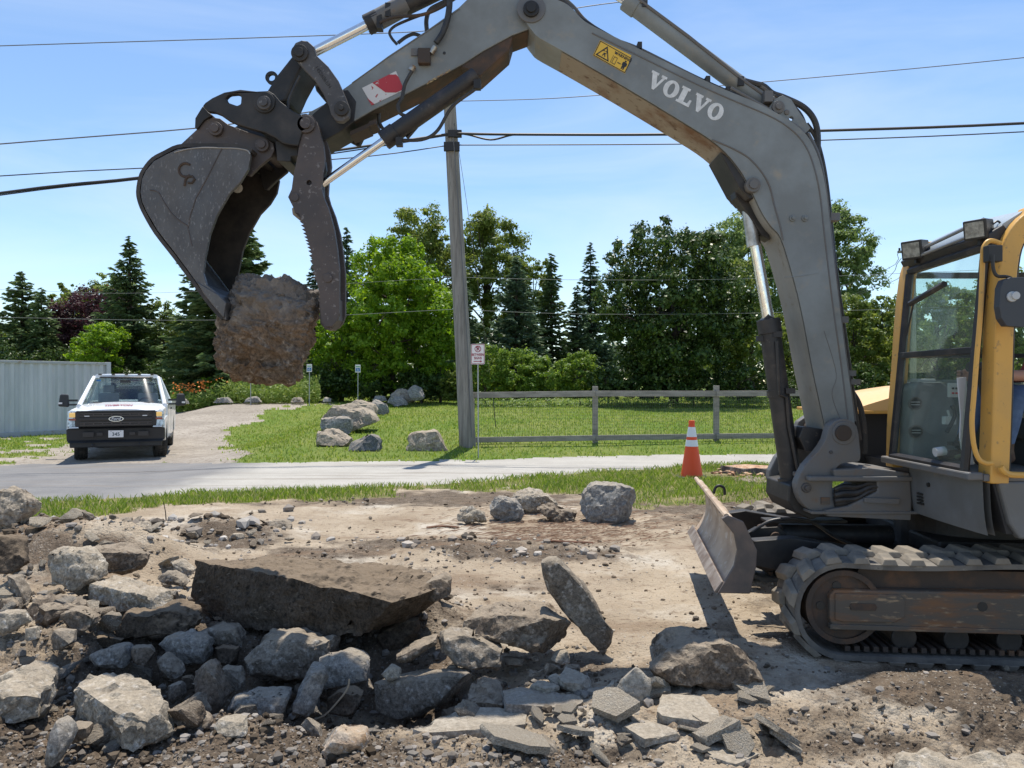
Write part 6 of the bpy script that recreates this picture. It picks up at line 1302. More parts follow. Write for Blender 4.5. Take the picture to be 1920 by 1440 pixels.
# boulders on the work site
for i, (poly, mk, lab_) in enumerate([
 ([(1087, 965), (1092, 925), (1110, 908), (1150, 903), (1185, 911), (1197, 930), (1194, 960), (1180, 980), (1110, 983)], 'gboul', 'largest grey boulder on the work site left of the cone'),
 ([(917, 965), (916, 945), (935, 930), (965, 938), (984, 955), (980, 975), (940, 980)], 'gboul', 'rounded grey boulder left of the flat layered rock pile'),
 ([(950, 945), (965, 928), (990, 919), (1025, 925), (1050, 948), (1000, 966)], 'conc', 'flat layered pale rock between the two grey boulders'),
 ([(1008, 955), (1030, 945), (1080, 962), (1078, 981), (1040, 980)], 'brown', 'wedge shaped brown rock touching the largest grey boulder'),
 ([(857, 975), (862, 957), (885, 950), (905, 960), (912, 978), (880, 986)], 'conc', 'small pale rock left of the rounded grey boulder'),
 ([(-30, 915), (35, 911), (48, 925), (54, 945), (48, 968), (23, 991), (-30, 990)], 'tan', 'tan boulder at the left picture edge beside the road')]):
    blob(poly, mk, lab_, seed=400 + i, name='boulder', cat='boulder', tiltf=.25, rough=.03)
for i, (poly, mk, lab_) in enumerate([
 ([(598, 836), (600, 810), (625, 806), (660, 830), (655, 841)], 'tan', 'tan boulder at the near left end of the curved boulder row'),
 ([(652, 848), (668, 828), (695, 817), (712, 826), (711, 851)], 'slate', 'dark slate boulder in front of the curved boulder row'),
 ([(764, 850), (768, 818), (790, 812), (818, 812), (835, 850)], 'tan', 'separate pale boulder on the lawn left of the utility pole'),
 ([(603, 812), (604, 788), (640, 785), (655, 788), (655, 818)], 'gboul', 'grey boulder second from the near end of the curved row'),
 ([(606, 790), (625, 768), (660, 762), (690, 778), (700, 795), (670, 813), (645, 812)], 'tan', 'biggest brown boulder in the curved boulder row'),
 ([(655, 764), (672, 754), (700, 762), (706, 782), (690, 790)], 'tan', 'tan boulder behind the biggest one in the curved row'),
 ([(693, 760), (705, 752), (722, 760), (728, 776), (708, 779)], 'gboul', 'pale boulder in the middle of the curved row'),
 ([(727, 757), (735, 745), (755, 746), (764, 758), (745, 764)], 'gboul', 'low grey boulder in front of the far cluster'),
 ([(733, 744), (748, 730), (765, 735), (775, 753), (760, 757)], 'tan', 'tan peaked boulder in the far cluster'),
 ([(764, 737), (775, 725), (788, 730), (796, 746), (785, 752), (772, 750)], 'gboul', 'farthest grey boulder at the end of the curved row'),
 ([(400, 756), (408, 748), (424, 746), (432, 756)], 'gboul', 'small flat boulder by the weeds nearest the pickup'),
 ([(458, 755), (466, 745), (480, 745), (488, 755)], 'gboul', 'rounded boulder in the weeds below the held boulder'),
 ([(546, 755), (550, 747), (562, 746), (570, 755)], 'tan', 'small boulder left of the first blue sign post'),
 ([(604, 754), (608, 746), (620, 748), (622, 755)], 'gboul', 'small boulder between the two blue sign posts'),
 ([(700, 752), (704, 743), (720, 743), (724, 752)], 'gboul', 'shaded boulder right of the second blue sign post'),
 ([(326, 758), (330, 748), (346, 749), (350, 758)], 'gboul', 'small boulder just right of the pickup mirror')]):
    cq = cen(poly); bq = max(p[1] for p in poly); poly = [(cq[0] + (p[0] - cq[0]) * 1.16, bq + (p[1] - bq) * 1.14) for p in poly]
    blob(poly, mk, lab_, seed=500 + i, name='boulder', cat='boulder', tiltf=.4, rough=.04, L=.09, facets=5, group='boulders around the lawn and driveway')
# medium stones: individuals sharing a few meshes
rd = random.Random(4); rgs = np.random.default_rng(12); PM = {}
NAMED = [(o.location.copy(), o['label']) for o in col.objects if o.name.split('.')[0] in ('concrete_slab', 'broken_concrete_lump', 'boulder') and o.get('label')]
SEEN = {}
COLN = {'flag': 'flat tan', 'conc': 'pale', 'grey': 'grey', 'brown': 'brown', 'blue': 'blue grey'}
for mk in ('conc', 'grey', 'brown', 'blue'):
    PM[mk] = []
    for k in range(4):
        pts = [Vector((rd.uniform(-1, 1), rd.uniform(-1, 1), rd.uniform(-.8, .8))).normalized() * rd.uniform(.75, 1.1) * .5 for _ in range(10)]; pts = [Vector((p.x, p.y * .75, p.z * .55)) for p in pts]
        o = make_rock('tmp', pts, SM[mk], None, None, None, .11, .035, 600 + k, 1, sc=2, facets=6); me = o.data
        bpy.data.objects.remove(o); me.name = 'stone'; PM[mk].append(me)
PM['flag'] = []
for k in range(5):
    n_ = rd.choice((4, 5, 6)); a0 = rd.random() * 6; q_ = [(math.cos(a0 + 6.283 * j / n_) * rd.uniform(.35, .55), math.sin(a0 + 6.283 * j / n_) * rd.uniform(.3, .5)) for j in range(n_)]
    o = make_rock('tmp', [Vector((x, y, z)) for x, y in q_ for z in (-.07, .07)], SM['flag'], None, None, None, .09, .012, 640 + k, 1, sc=2, facets=3); me = o.data; bpy.data.objects.remove(o); me.name = 'plate'; PM['flag'].append(me)
used = 0
def scatter(n, px0, px1, py0, py1, smin, smax, kinds, label, group, poly=None):
    k = 0; tries = 0
    while k < n and tries < n * 20:
        tries += 1; px, py = rd.uniform(px0, px1), rd.uniform(py0, py1)
        if poly is not None and not pip(np.array([px]), np.array([py]), poly)[0]: continue
        Y = gy(py); X = (px - 960) / F * Y; s_ = smin * (smax / smin) ** (rd.random() ** 1.8)
        z = float(height([X], [Y])[0]); mk = rd.choice(kinds)
        o = bpy.data.objects.new('paving_shard' if mk == 'flag' else 'stone', rd.choice(PM[mk])); col.objects.link(o)
        o.location = (X, Y, z + s_ * .12); o.scale = (s_ * rd.uniform(.8, 1.4), s_ * rd.uniform(.7, 1.1), s_ * rd.uniform(.6, 1.1)); o.rotation_euler = (rd.uniform(-.6, .6), rd.uniform(-.6, .6), rd.uniform(0, 6.28))
        p_ = Vector((X, Y, z)); cands = sorted(NAMED, key=lambda q: (q[0] - p_).xy.length)[:14]
        for nb in cands:
         d_ = p_ - nb[0]
         rel = ('right of' if d_.x > 0 else 'left of') if abs(d_.x) > abs(d_.y) else ('behind' if d_.y > 0 else 'in front of')
         sz = 'tiny' if s_ < .05 else 'small' if s_ < .08 else 'fist sized' if s_ < .12 else 'larger' if s_ < .17 else 'big'
         wds = nb[1].replace('grey blue', 'grey').split()[:8]
         while wds[-1] in ('the', 'of', 'a', 'at', 'in', 'under', 'by', 'and', 'over', 'below', 'between', 'right', 'left', 'behind', 'with', 'beside', 'lower', 'upper', 'front', 'to', 'on', 'from', 'its', 'broken', 'far', 'above', 'flat', 'largest', 'near', 'end', 'bottom', 'small', 'tilted', 'second', 'soil', 'thick', 'white', 'squared', 'dark', 'grey', 'pale', 'jagged'): wds.pop()
         lb_ = '%s %s %s %s the %s' % (sz, COLN[mk], 'shard' if mk == 'flag' else 'stone', rel, ' '.join(wds))
         if lb_ not in SEEN and len(lb_.split()) <= 16: break
        SEEN[lb_] = 1
        tag(o, lb_, 'paving shard' if mk == 'flag' else 'stone', group); k += 1
scatter(34, 930, 1480, 1290, 1430, .10, .34, ['flag'], '', 'loose shards of paving')
scatter(100, -20, 900, 1130, 1400, .07, .30, ['grey', 'blue', 'brown', 'grey'], 'loose broken stone lying among the big concrete lumps of the pit', 'loose stones in the pit')
scatter(50, 60, 560, 965, 1030, .06, .22, ['conc', 'grey', 'grey', 'brown'], 'loose stone in the long rubble row at the upper left', 'stones of the rubble row')
scatter(60, -10, 330, 1020, 1200, .10, .32, ['brown', 'grey', 'conc'], 'loose stone on the left heap of rubble', 'stones on the left heap')
scatter(14, 560, 1230, 935, 1060, .04, .12, ['conc', 'brown', 'grey'], 'small stone lying on the dusty ground in the middle', 'small stones on the dusty middle ground')
scatter(40, 900, 1460, 1250, 1440, .03, .11, ['conc', 'brown', 'grey'], 'small stone between the broken paving pieces', 'small stones between the paving pieces')
scatter(24, 1300, 1930, 1260, 1440, .03, .09, ['conc', 'brown', 'grey'], 'small stone on the churned soil in front of the track', 'small stones in front of the track')
scatter(12, 600, 690, 937, 950, .06, .16, ['conc', 'grey'], 'stone of the small pale heap on the verge edge', 'stones of the small heap by the verge')
# loose gravel and soil crumbs, far too many to count
ico = bmesh.new(); bmesh.ops.create_icosphere(ico, subdivisions=1, radius=1); IV = np.array([v.co for v in ico.verts]); IF = np.array([[v.index for v in f.verts] for f in ico.faces]); ico.free()
def crumbs(name, label, n, region, smin, smax, cols, seed, cat='gravel'):
    r_ = np.random.default_rng(seed); px = r_.uniform(-60, 1980, n * 4); py = 720 + (r_.uniform(0, 1, n * 4) ** .9) * 760 + 190
    Y = gy(py); X = (px - 960) / F * Y; dens = region(X, Y, px, py); k = r_.random(len(X)) < dens; X, Y = X[k][:n], Y[k][:n]; n = len(X)
    s_ = smin * (smax / smin) ** (r_.random(n) ** 3.0) * np.clip(Y / 5, .75, 1.6); Z = height(X, Y)
    V = IV[None] * (1 + r_.uniform(-.32, .32, (n, 12, 1))) * np.stack([r_.uniform(.7, 1.3, n), r_.uniform(.7, 1.2, n), r_.uniform(.45, .9, n)], 1)[:, None, :]
    a = r_.uniform(0, 6.28, n); ca, sa = np.cos(a)[:, None], np.sin(a)[:, None]
    V = np.stack([V[..., 0] * ca - V[..., 1] * sa, V[..., 0] * sa + V[..., 1] * ca, V[..., 2]], 2) * s_[:, None, None] * .5 + np.stack([X, Y, Z + s_ * .12], 1)[:, None, :]
    Fc = (IF[None] + (np.arange(n) * 12)[:, None, None]).reshape(-1, 3)
    m = leafmat(name + '_stone', cols, 0, .95, .15)
    tag(put(name, mesh_np(name, V.reshape(-1, 3), Fc, m)), label, cat, kind='stuff')
def reg_soil(X, Y, px, py): return np.clip(blobmask(SOIL, px, py) * .9 + .004 + rough_w(X, Y) * .35, 0, 1) * (.35 + .65 * (fbm(np.stack([X, Y, 0 * X], 1) * 2.5, 3, 55) > -.08)) * (py > 925) * np.where((px > 1150) & (py > 1200), .45, 1)
def reg_dry(X, Y, px, py): return (.07 + .35 * (fbm(np.stack([X, Y, 0 * X], 1) * 1.3, 4, 56) > .12)) * (Y < 9.6)
crumbs('soil_crumbs', 'dark crumbs of dug soil strewn over the work site', 20000, reg_soil, .006, .036, [(.08, .06, .042), (.14, .108, .078), (.19, .145, .105), (.11, .083, .06)], 61, 'soil')
crumbs('gravel', 'pale grit and gravel strewn over the work site', 9000, reg_dry, .005, .028, [(.24, .19, .14), (.38, .32, .25), (.46, .41, .34), (.3, .235, .175)], 62)
crumbs('rubble_bits', 'mixed small rubble bits between the broken slabs', 6000, lambda X, Y, px, py: np.clip(rough_w(X, Y) * 1.1, 0, 1) * (py > 950) * np.where(px > 1100, .3, 1), .015, .075, [(.13, .11, .09), (.2, .18, .155), (.3, .27, .24), (.1, .085, .07)], 63, 'rubble')
crumbs('soil_clods', 'dark lumps of moist soil dropped among the rubble', 1500, lambda X, Y, px, py: (blobmask(SOIL, px, py) > .55) * (py > 950) * (px < 900), .03, .10, [(.05, .038, .027), (.09, .07, .05), (.13, .1, .072)], 64, 'soil')
def near_line(pts, w_):
    def f(X, Y, px, py):
        d = np.full(len(px), 1e9)
        for (x0, y0), (x1, y1) in zip(pts[:-1], pts[1:]):
            t = np.clip(((px - x0) * (x1 - x0) + (py - y0) * (y1 - y0)) / ((x1 - x0) ** 2 + (y1 - y0) ** 2), 0, 1)
            d = np.minimum(d, np.hypot((px - x0 - t * (x1 - x0)) / 1.5, py - y0 - t * (y1 - y0)))
        return np.exp(-(d / w_) ** 2)
    return f
crumbs('scraped_ridge', 'low ridge of scraped grit and stones crossing the dusty ground', 2600, near_line([(560, 1003), (700, 1024), (840, 1040), (980, 1048), (1150, 1058)], 9), .02, .10, [(.2, .16, .12), (.33, .28, .23), (.46, .42, .37), (.13, .1, .075)], 65, 'rubble')
crumbs('rubble_heap_bits', 'small broken bits heaped along the rubble row', 2600, near_line([(40, 985), (200, 1010), (330, 1015), (440, 1010), (540, 990)], 20), .03, .14, [(.2, .17, .14), (.33, .3, .26), (.46, .43, .39), (.13, .1, .08)], 66, 'rubble')
crumbs('verge_heap_bits', 'thin scatter of pale chips along the verge edge', 700, near_line([(590, 952), (640, 943), (700, 938)], 6), .02, .09, [(.4, .37, .34), (.52, .5, .46), (.3, .28, .25)], 67, 'rubble')
# shreds of bark and wood on the ground
r_ = np.random.default_rng(70); n = 1200; px = r_.normal(1050, 120, n); py = r_.normal(990, 20, n); Y = gy(np.clip(py, 930, 1100)); X = (px - 960) / F * Y; Z = height(X, Y); a = r_.normal(.1, .6, n); l_ = r_.uniform(.02, .11, n)
v = np.stack([np.stack([X - np.cos(a) * l_, Y - np.sin(a) * l_, Z + .005], 1), np.stack([X, Y - .006, Z + .014], 1), np.stack([X + np.cos(a) * l_, Y + np.sin(a) * l_, Z + .02], 1), np.stack([X, Y + .008, Z + .02], 1)], 1)
tag(put('bark_shreds', mesh_np('bark_shreds', v.reshape(-1, 3), np.arange(4 * n).reshape(-1, 4), leafmat('bark_shred', [(.13, .08, .055), (.26, .17, .115), (.2, .125, .08), (.38, .28, .2)], 0, .9, .1))), 'red brown bark shreds scattered around the middle boulders', 'bark shreds', kind='stuff')
WOOD = mat('red_brown_root', (.2, .09, .05), .8, c2=(.12, .06, .035), sc=14)
for (a, b, c, r0, lb) in (((1020, 1031), (1060, 1028), (1112, 1026), .014, 'red brown stick lying on the dust left of the blade'), ((800, 993), (830, 991), (860, 992), .012, 'short stick on the dust left of the small pale rock'), ((306, 942), (311, 955), (312, 978), .010, None)):
    if lb:
        P = [Vector((*((q[0] - 960) / F * gy(q[1]), gy(q[1])), 0)) for q in (a, b, c)]; P = [Vector((p.x, p.y, float(height([p.x], [p.y])[0]) + .015)) for p in P]
        o = G().tube(smooth_pts(P, 4), r0, 6).out('stick', WOOD, None, org=P[0], smooth=True); tag(o, lb, 'stick')
x_, y_, z_ = ghit(312, 980); tag(G().tube([(x_, y_, z_ - .02), (x_ - .01, y_, z_ + .12), (x_ - .035, y_, z_ + .25)], [.008, .006, .004], 6).out('stick', BARK, None, org=(x_, y_, z_)), 'thin stick standing upright in the rubble row', 'stick')
P = [W(x, y, 4.0) for x, y in ((585, 1350), (610, 1340), (638, 1310), (652, 1290), (655, 1273))]; tag(G().tube(smooth_pts(P, 5), .005, 6).out('root', mat('pale_root', (.35, .28, .2), .8), None, org=P[0], smooth=True), 'thin pale root curving over the dark flat lump in the pit', 'root')
# ------------------------------------------------------------ street furniture
PW = mat('weathered_pole_wood', (.30, .28, .25), .9, c2=(.20, .185, .165), sc=3, lo=.4, hi=.6, c3=(.12, .11, .10), sc3=9, lo3=.58, hi3=.7, bump=.9, bsc=14, bd=.02, stretch=(6, 6, .35))
FW = mat('weathered_fence_wood', (.33, .30, .26), .9, c2=(.23, .21, .18), sc=4, lo=.4, hi=.62, c3=(.13, .12, .10), sc3=12, lo3=.6, hi3=.72, bump=.6, bsc=20, bd=.01, stretch=(.6, 3, 3))
CBL = mat('black_cable', (.02, .02, .022), .6); CBG = mat('grey_cable', (.12, .12, .125), .6); CBG2 = mat('aged_wire', (.2, .21, .2), .7); GAL = mat('galvanised_steel', (.38, .39, .39), .5, .5)
bx_, by_, bz_ = ghit(878, 838)
pole = thing('utility_pole', (bx_, by_, bz_), 'tall weathered wooden utility pole leaning left at the end of the fence', 'utility pole')
TOP = W(838, 100, by_ + .1)
G().tube([(bx_, by_, bz_ - .3), tuple(Vector((bx_, by_, bz_)).lerp(TOP, .25)), tuple(Vector((bx_, by_, bz_)).lerp(TOP, .5)), tuple(Vector((bx_, by_, bz_)).lerp(TOP, .75)), tuple(TOP)], [.20, .185, .17, .155, .13], 20).out('pole', PW, pole, smooth=True)
g = G().cyl(W(834, 186, by_ - .28), W(832, 148, by_ - .28), .20, n=24); tf = g.out('transformer', mat('pale_transformer_paint', (.55, .62, .68), .4), pole, bevel=.03); G().box(W(826, 170, by_ - .2), W(846, 160, by_ + .02)).out('bracket', GAL, tf)
G().box(W(832, 282, by_ - .14), W(862, 268, by_ - .05)).box(W(840, 256, by_ - .14), W(866, 246, by_ - .04)).out('cable_clamp', CBL, pole)
G().tube([W(850, 258, by_ - .15), W(862, 420, by_ - .15), W(876, 640, by_ - .15), W(884, 820, by_ - .15)], .012, 6).out('ground_wire', CBG, pole)
def cable(name, l, Y0, Y1, r, m, label, sag=0, cat='cable'):
    pts = []; n = len(l)
    for i, (x, y) in enumerate(l): Y = Y0 + (Y1 - Y0) * i / (n - 1); pts.append(W(x, y, Y))
    o = G().tube(smooth_pts(pts, 5), r, 6).out(name, m, None, org=pts[0], smooth=True); return tag(o, label, cat)
yp = by_ - .1
cable('overhead_cable', [(-700, 470), (0, 362), (270, 332), (610, 285), (850, 250)], yp - 2, yp, .028, CBL, 'thick black cable running left from the pole behind the bucket')
cable('overhead_cable', [(-700, 470 + 3), (0, 362 + 4), (270, 335), (610, 290), (850, 252)], yp - 2, yp, .014, CBL, 'thin companion cable just under the thick left cable')
cable('overhead_cable', [(850, 250), (960, 252), (1250, 252), (1540, 245), (1920, 231), (2600, 190)], yp, yp - 2, .03, CBL, 'thick black cable running right from the pole behind the boom')
cable('overhead_cable', [(860, 250), (880, 253), (920, 262), (955, 254), (975, 251)], yp - .05, yp - .3, .022, CBL, 'short drooping splice of cable right beside the pole')
cable('overhead_cable', [(-700, 400), (0, 330), (610, 300), (845, 272)], yp - 2, yp, .012, CBL, 'thin lower cable running left from the pole to the thumb')
cable('overhead_cable', [(860, 272), (1290, 270), (1540, 263), (1920, 247), (2600, 205)], yp, yp - 2, .013, CBL, 'thin lower cable running right from the pole')
cable('overhead_wire', [(-700, 330), (0, 270), (360, 241), (500, 222), (838, 170)], yp - 2, yp, .014, CBG, 'grey wire left of the bucket between two thicker cables', cat='wire')
cable('overhead_wire', [(-700, 110), (0, 86), (650, 65), (850, 52), (1100, 12), (1200, 0)], yp - 3, yp - 3, .009, CBG, 'topmost thin wire crossing the upper left sky', cat='wire')
cable('overhead_wire', [(840, 190), (1000, 186), (1130, 178), (1440, 153), (1920, 108), (2600, 30)], yp, yp - 3, .009, CBG, 'thin wire crossing the sky right of the boom', cat='wire')
cable('overhead_wire', [(780, 190), (840, 180), (900, 150)], yp, yp, .006, CBG, 'short loose wire beside the transformer', cat='wire')
cable('guy_wire', [(852, 230), (875, 380), (900, 560), (918, 700)], yp, yp + 5.5, .006, CBG, 'guy wire slanting down right of the pole', cat='wire')
cable('overhead_wire', [(830, 519), (1120, 525), (1500, 520), (2200, 490)], 31, 31, .008, CBG2, 'upper pale wire crossing in front of the trees right of the pole', cat='wire')
cable('overhead_wire', [(850, 580), (1110, 589), (1500, 585), (2200, 560)], 31, 31, .008, CBG2, 'lower pale wire crossing in front of the trees right of the pole', cat='wire')
cable('overhead_wire', [(-300, 590), (0, 595), (410, 600), (850, 580)], 31, 31, .008, CBG2, 'pale wire crossing in front of the left spruces', cat='wire')
cable('overhead_wire', [(-300, 540), (0, 543), (300, 549), (850, 520)], 31, 31, .006, CBG2, 'faint upper wire crossing in front of the left spruces', cat='wire')
# far pole behind the cab
fx0 = WX(1712, 30); fp = thing('utility_pole', (fx0, 30, .6), 'far utility pole with crossarm hidden behind the cab front', 'utility pole')
G().cyl((fx0, 30, .5), (fx0, 30, WZ(462, 30)), .13, .1, n=12).out('pole', PW, fp); G().box((fx0 - .65, 29.85, WZ(475, 30)), (fx0 + .4, 29.97, WZ(471, 30))).out('crossarm', PW, fp)
for k in range(3): G().cyl((fx0 - .6 + k * .4, 29.9, WZ(471, 30)), (fx0 - .6 + k * .4, 29.9, WZ(466, 30)), .04, n=8).out('insulator', CBL, fp)
for k, (a, b) in enumerate((((1686, 470), (1600, 530)), ((1690, 484), (1580, 560)), ((1700, 500), (1600, 556)))):
    cable('overhead_wire', [a, b, (b[0] - 500, b[1] + 150)], 30, 52, .012, CBG, ('upper', 'middle', 'lower')[k] + ' wire running from the far pole towards the feathery tree', cat='wire')
# fence
fence = thing('fence', (bx_ + .3, 18.2, .2), 'weathered post and rail fence with wire mesh beside the lawn', 'fence')
def fy(px): return 17.9 + (px - 880) / 720 * .9
def rail(l, name, h):
    for i in range(len(l) - 1):
        (x0, y0), (x1, y1) = l[i], l[i + 1]; Ya, Yb = fy(x0) + .03 * (i % 2) , fy(x1) + .03 * (i % 2); a, b = W(x0, y0, Ya), W(x1, y1, Yb)
        G().hexa([a + Vector((0, -.03, -h / 2)), b + Vector((0, -.03, -h / 2)), b + Vector((0, .02, -h / 2)), a + Vector((0, .02, -h / 2)), a + Vector((0, -.03, h / 2)), b + Vector((0, -.03, h / 2)), b + Vector((0, .02, h / 2)), a + Vector((0, .02, h / 2))]).out(name, FW, fence, bevel=.006)
rail([(872, 741), (1116, 738), (1343, 738), (1565, 737), (1790, 736), (2010, 735)], 'rail', .14)
rail([(884, 825), (1116, 821), (1343, 818), (1565, 816), (1790, 814), (2010, 812)], 'rail', .13)
for px, yt, yb in ((882, 748, 838), (1116, 724, 830), (1343, 723, 826), (1565, 722, 824), (1790, 721, 822), (2010, 720, 820)):
    Y = fy(px) + .09; a = W(px, yt, Y); b = W(px, yb, Y); w_ = .065 if px > 900 else .10
    G().box((a.x - w_, Y - .06, b.z - .1), (a.x + w_, Y + .06, a.z)).out('post', FW, fence, bevel=.01)
g = G(); xa, xb = WX(890, 18), WX(2010, 19.2)
for i in range(int((xb - xa) / .055)):
    x = xa + i * .055; u = (x - xa) / (xb - xa); Y = 17.99 + .95 * u; z0, z1 = .25 + .02 * u, 1.42
    g.add([(x - .0014, Y, z0), (x + .0014, Y, z0), (x + .0014, Y, z1), (x - .0014, Y, z1)], [(0, 1, 2, 3)])
for k in range(16):
    z = .28 + k * .075; g.add([(xa, 17.988, z), (xb, 18.938, z), (xb, 18.938, z + .0028), (xa, 17.988, z + .0028)], [(0, 1, 2, 3)])
tag(g.out('wire_mesh', CBG, fence), kind='stuff')
x_, y_, z_ = ghit(930, 803); tag(G().tube([(x_, y_, z_), (x_ - .05, y_, z_ + .45), (x_ - .08, y_, z_ + .85)], .012, 6).out('garden_stake', CBL, None, org=(x_, y_, z_)), 'thin dark stake in the lawn behind the fence', 'stake')
# signs
SGW = mat('sign_white', (.78, .74, .72), .45); SGR = mat('sign_red', (.33, .02, .05), .5); SGB = mat('sign_blue', (.03, .16, .4), .5); SGG = mat('sign_green', (.04, .3, .15), .5)
x_, y_, z_ = ghit(897, 860); s0 = thing('no_parking_sign', (x_, y_, z_), 'white and red no parking sign on a thin post by the pole', 'sign')
tp = W(896, 655, y_); G().tube([(x_, y_, z_ - .1), tuple(tp)], .014, 6).out('post', GAL, s0)
cs = W(896, 664, y_ - .02); kx = .152; kz = .225
def rr_(cx0, cz0, hx, hz, r, Y, n=5):
    p = []
    for (sx, sz, a0) in ((1, 1, 0), (-1, 1, 90), (-1, -1, 180), (1, -1, 270)):
        for k in range(n): a = R(a0 + 90 * k / (n - 1)); p.append((cx0 + sx * (hx - r) + r * math.cos(a), Y, cz0 + sz * (hz - r) + r * math.sin(a)))
    return p
sp_ = G().prism([rr_(cs.x, cs.z, kx, kz, .03, cs.y)], (0, .006, 0)).out('sign_panel', SGW, s0)
G().prism([rr_(cs.x, cs.z, kx - .008, kz - .008, .026, cs.y - .003), rr_(cs.x, cs.z, kx - .018, kz - .018, .02, cs.y - .003)], (0, .002, 0)).out('sign_border', SGR, sp_)
def circ(cx0, cz0, r, Y, n=28): return [(cx0 + r * math.cos(6.2832 * k / n), Y, cz0 + r * math.sin(6.2832 * k / n)) for k in range(n)]
cc = (cs.x, cs.z + .115); G().prism([circ(*cc, .072, cs.y - .003), circ(*cc, .058, cs.y - .003)], (0, .002, 0)).out('prohibition_ring', SGR, sp_)
G().prism([[(cc[0] - .055, cs.y - .004, cc[1] + .045), (cc[0] - .045, cs.y - .004, cc[1] + .055), (cc[0] + .055, cs.y - .004, cc[1] - .045), (cc[0] + .045, cs.y - .004, cc[1] - .055)]], (0, .002, 0)).out('prohibition_bar', SGR, sp_)
place_text('sign_letter', 'P', .13, (cc[0], cs.y - .003, cc[1]), (1, 0, 0), (0, 0, 1), SGR, sp_, bold=.003)
place_text('sign_text', 'BETWEEN', .075, (cs.x, cs.y - .003, cs.z - .015), (1, 0, 0), (0, 0, 1), SGR, sp_, bold=.0015, sx=.82)
place_text('sign_text', 'SIGNS', .075, (cs.x, cs.y - .003, cs.z - .09), (1, 0, 0), (0, 0, 1), SGR, sp_, bold=.0015, sx=.85)
G().prism([[(cs.x - .095, cs.y - .003, cs.z - .168), (cs.x + .05, cs.y - .003, cs.z - .168), (cs.x + .05, cs.y - .003, cs.z - .185), (cs.x + .10, cs.y - .003, cs.z - .16), (cs.x + .05, cs.y - .003, cs.z - .135), (cs.x + .05, cs.y - .003, cs.z - .152), (cs.x - .095, cs.y - .003, cs.z - .152)]], (0, .002, 0)).out('sign_arrow', SGR, sp_)
for px, pyb, pyt, lb in ((580, 750, 690, 'small blue and white disabled parking sign just right of the held boulder'), (671, 751, 691, 'small blue and white disabled parking sign in front of the bright maple')):
    x_, y_, z_ = ghit(px, pyb); s1 = thing('disabled_parking_sign', (x_, y_, z_), lb, 'sign', 'blue disabled parking signs'); c_ = W(px, pyt, y_ - .03)
    G().tube([(x_, y_, z_), (c_.x, y_, c_.z)], .022, 6).out('post', GAL, s1)
    q = G().box((c_.x - .115, c_.y, c_.z - .17), (c_.x + .115, c_.y + .008, c_.z + .17)).out('sign_panel', SGW, s1)
    G().box((c_.x - .09, c_.y - .004, c_.z - .13), (c_.x + .09, c_.y, c_.z + .02)).out('blue_field', SGB, q); G().box((c_.x - .09, c_.y - .004, c_.z + .06), (c_.x + .09, c_.y, c_.z + .10)).out('green_text_bar', SGG, q)
    cc = (c_.x, c_.z - .07); G().prism([circ(*cc, .04, c_.y - .006, 14), circ(*cc, .028, c_.y - .006, 14)], (0, .002, 0)).box((c_.x - .012, c_.y - .006, c_.z - .06), (c_.x + .006, c_.y - .005, c_.z - .01)).out('wheelchair_symbol', SGW, q)
x_, y_, z_ = ghit(470, 752); s2 = thing('sign_post', (x_, y_, z_), 'bare thin post in the weeds under the held boulder', 'post'); G().tube([(x_, y_, z_), (x_, y_, z_ + 1.3)], .02, 6).out('post', GAL, s2)
# cone
x_, y_, z_ = ghit(1297, 897); cn = thing('traffic_cone', (x_, y_, z_), 'orange traffic cone with two white reflective bands on the verge', 'traffic cone')
CO = mat('cone_orange', (.85, .09, .02), .45, spec=.4); CWt = mat('cone_reflective', (.8, .8, .82), .35); h_ = .98
def cr_(u): return .19 * (1 - u) + .042 * u
G().box((x_ - .27, y_ - .22, z_ + .0), (x_ + .27, y_ + .22, z_ + .035)).out('base', mat('cone_base_rubber', (.03, .03, .03), .8), cn, bevel=.012)
def seg(u0, u1, m, nm, e=0): return G().tube([(x_, y_, z_ + .03 + u0 * h_), (x_, y_, z_ + .03 + u1 * h_)], [cr_(u0) + e, cr_(u1) + e], 36).out(nm, m, cn, smooth=True)
seg(0, .995, CO, 'body'); seg(.54, .655, CWt, 'reflective_band', .003); seg(.71, .885, CWt, 'reflective_band', .003); seg(.95, 1.0, CO, 'collar', .008)
# stump
STW = mat('stump_wood', (.42, .22, .12), .85, c2=(.5, .36, .24), sc=8, c3=(.2, .08, .04), sc3=18, lo3=.55, hi3=.68, bump=.8, bsc=20, bd=.02); 
SBK = mat('stump_bark', (.14, .12, .10), .95, c2=(.08, .065, .055), sc=8, bump=.9, bsc=16, bd=.03, stretch=(3, 3, .5))
x_, y_, z_ = ghit(1415, 892); y_ += .25; sp0 = thing('tree_stump', (x_, y_, z_), 'freshly cut low tree stump with red wood beside the cone', 'tree stump')
v = []; n = 40
for k in range(n): a = 6.2832 * k / n; r_k = (1 + .12 * math.sin(a * 5) + .07 * math.sin(a * 9 + 1)); v += [(x_ + .50 * r_k * math.cos(a), y_ + .42 * r_k * math.sin(a), z_ - .03), (x_ + .44 * r_k * math.cos(a), y_ + .36 * r_k * math.sin(a), z_ + .13 + .015 * math.sin(a * 7)), (x_ + .40 * r_k * math.cos(a), y_ + .33 * r_k * math.sin(a), z_ + .135)]
f = [(k * 3 + q, ((k + 1) % n) * 3 + q, ((k + 1) % n) * 3 + q + 1, k * 3 + q + 1) for k in range(n) for q in (0, 1)]
G().add(v, f).out('bark', SBK, sp0)
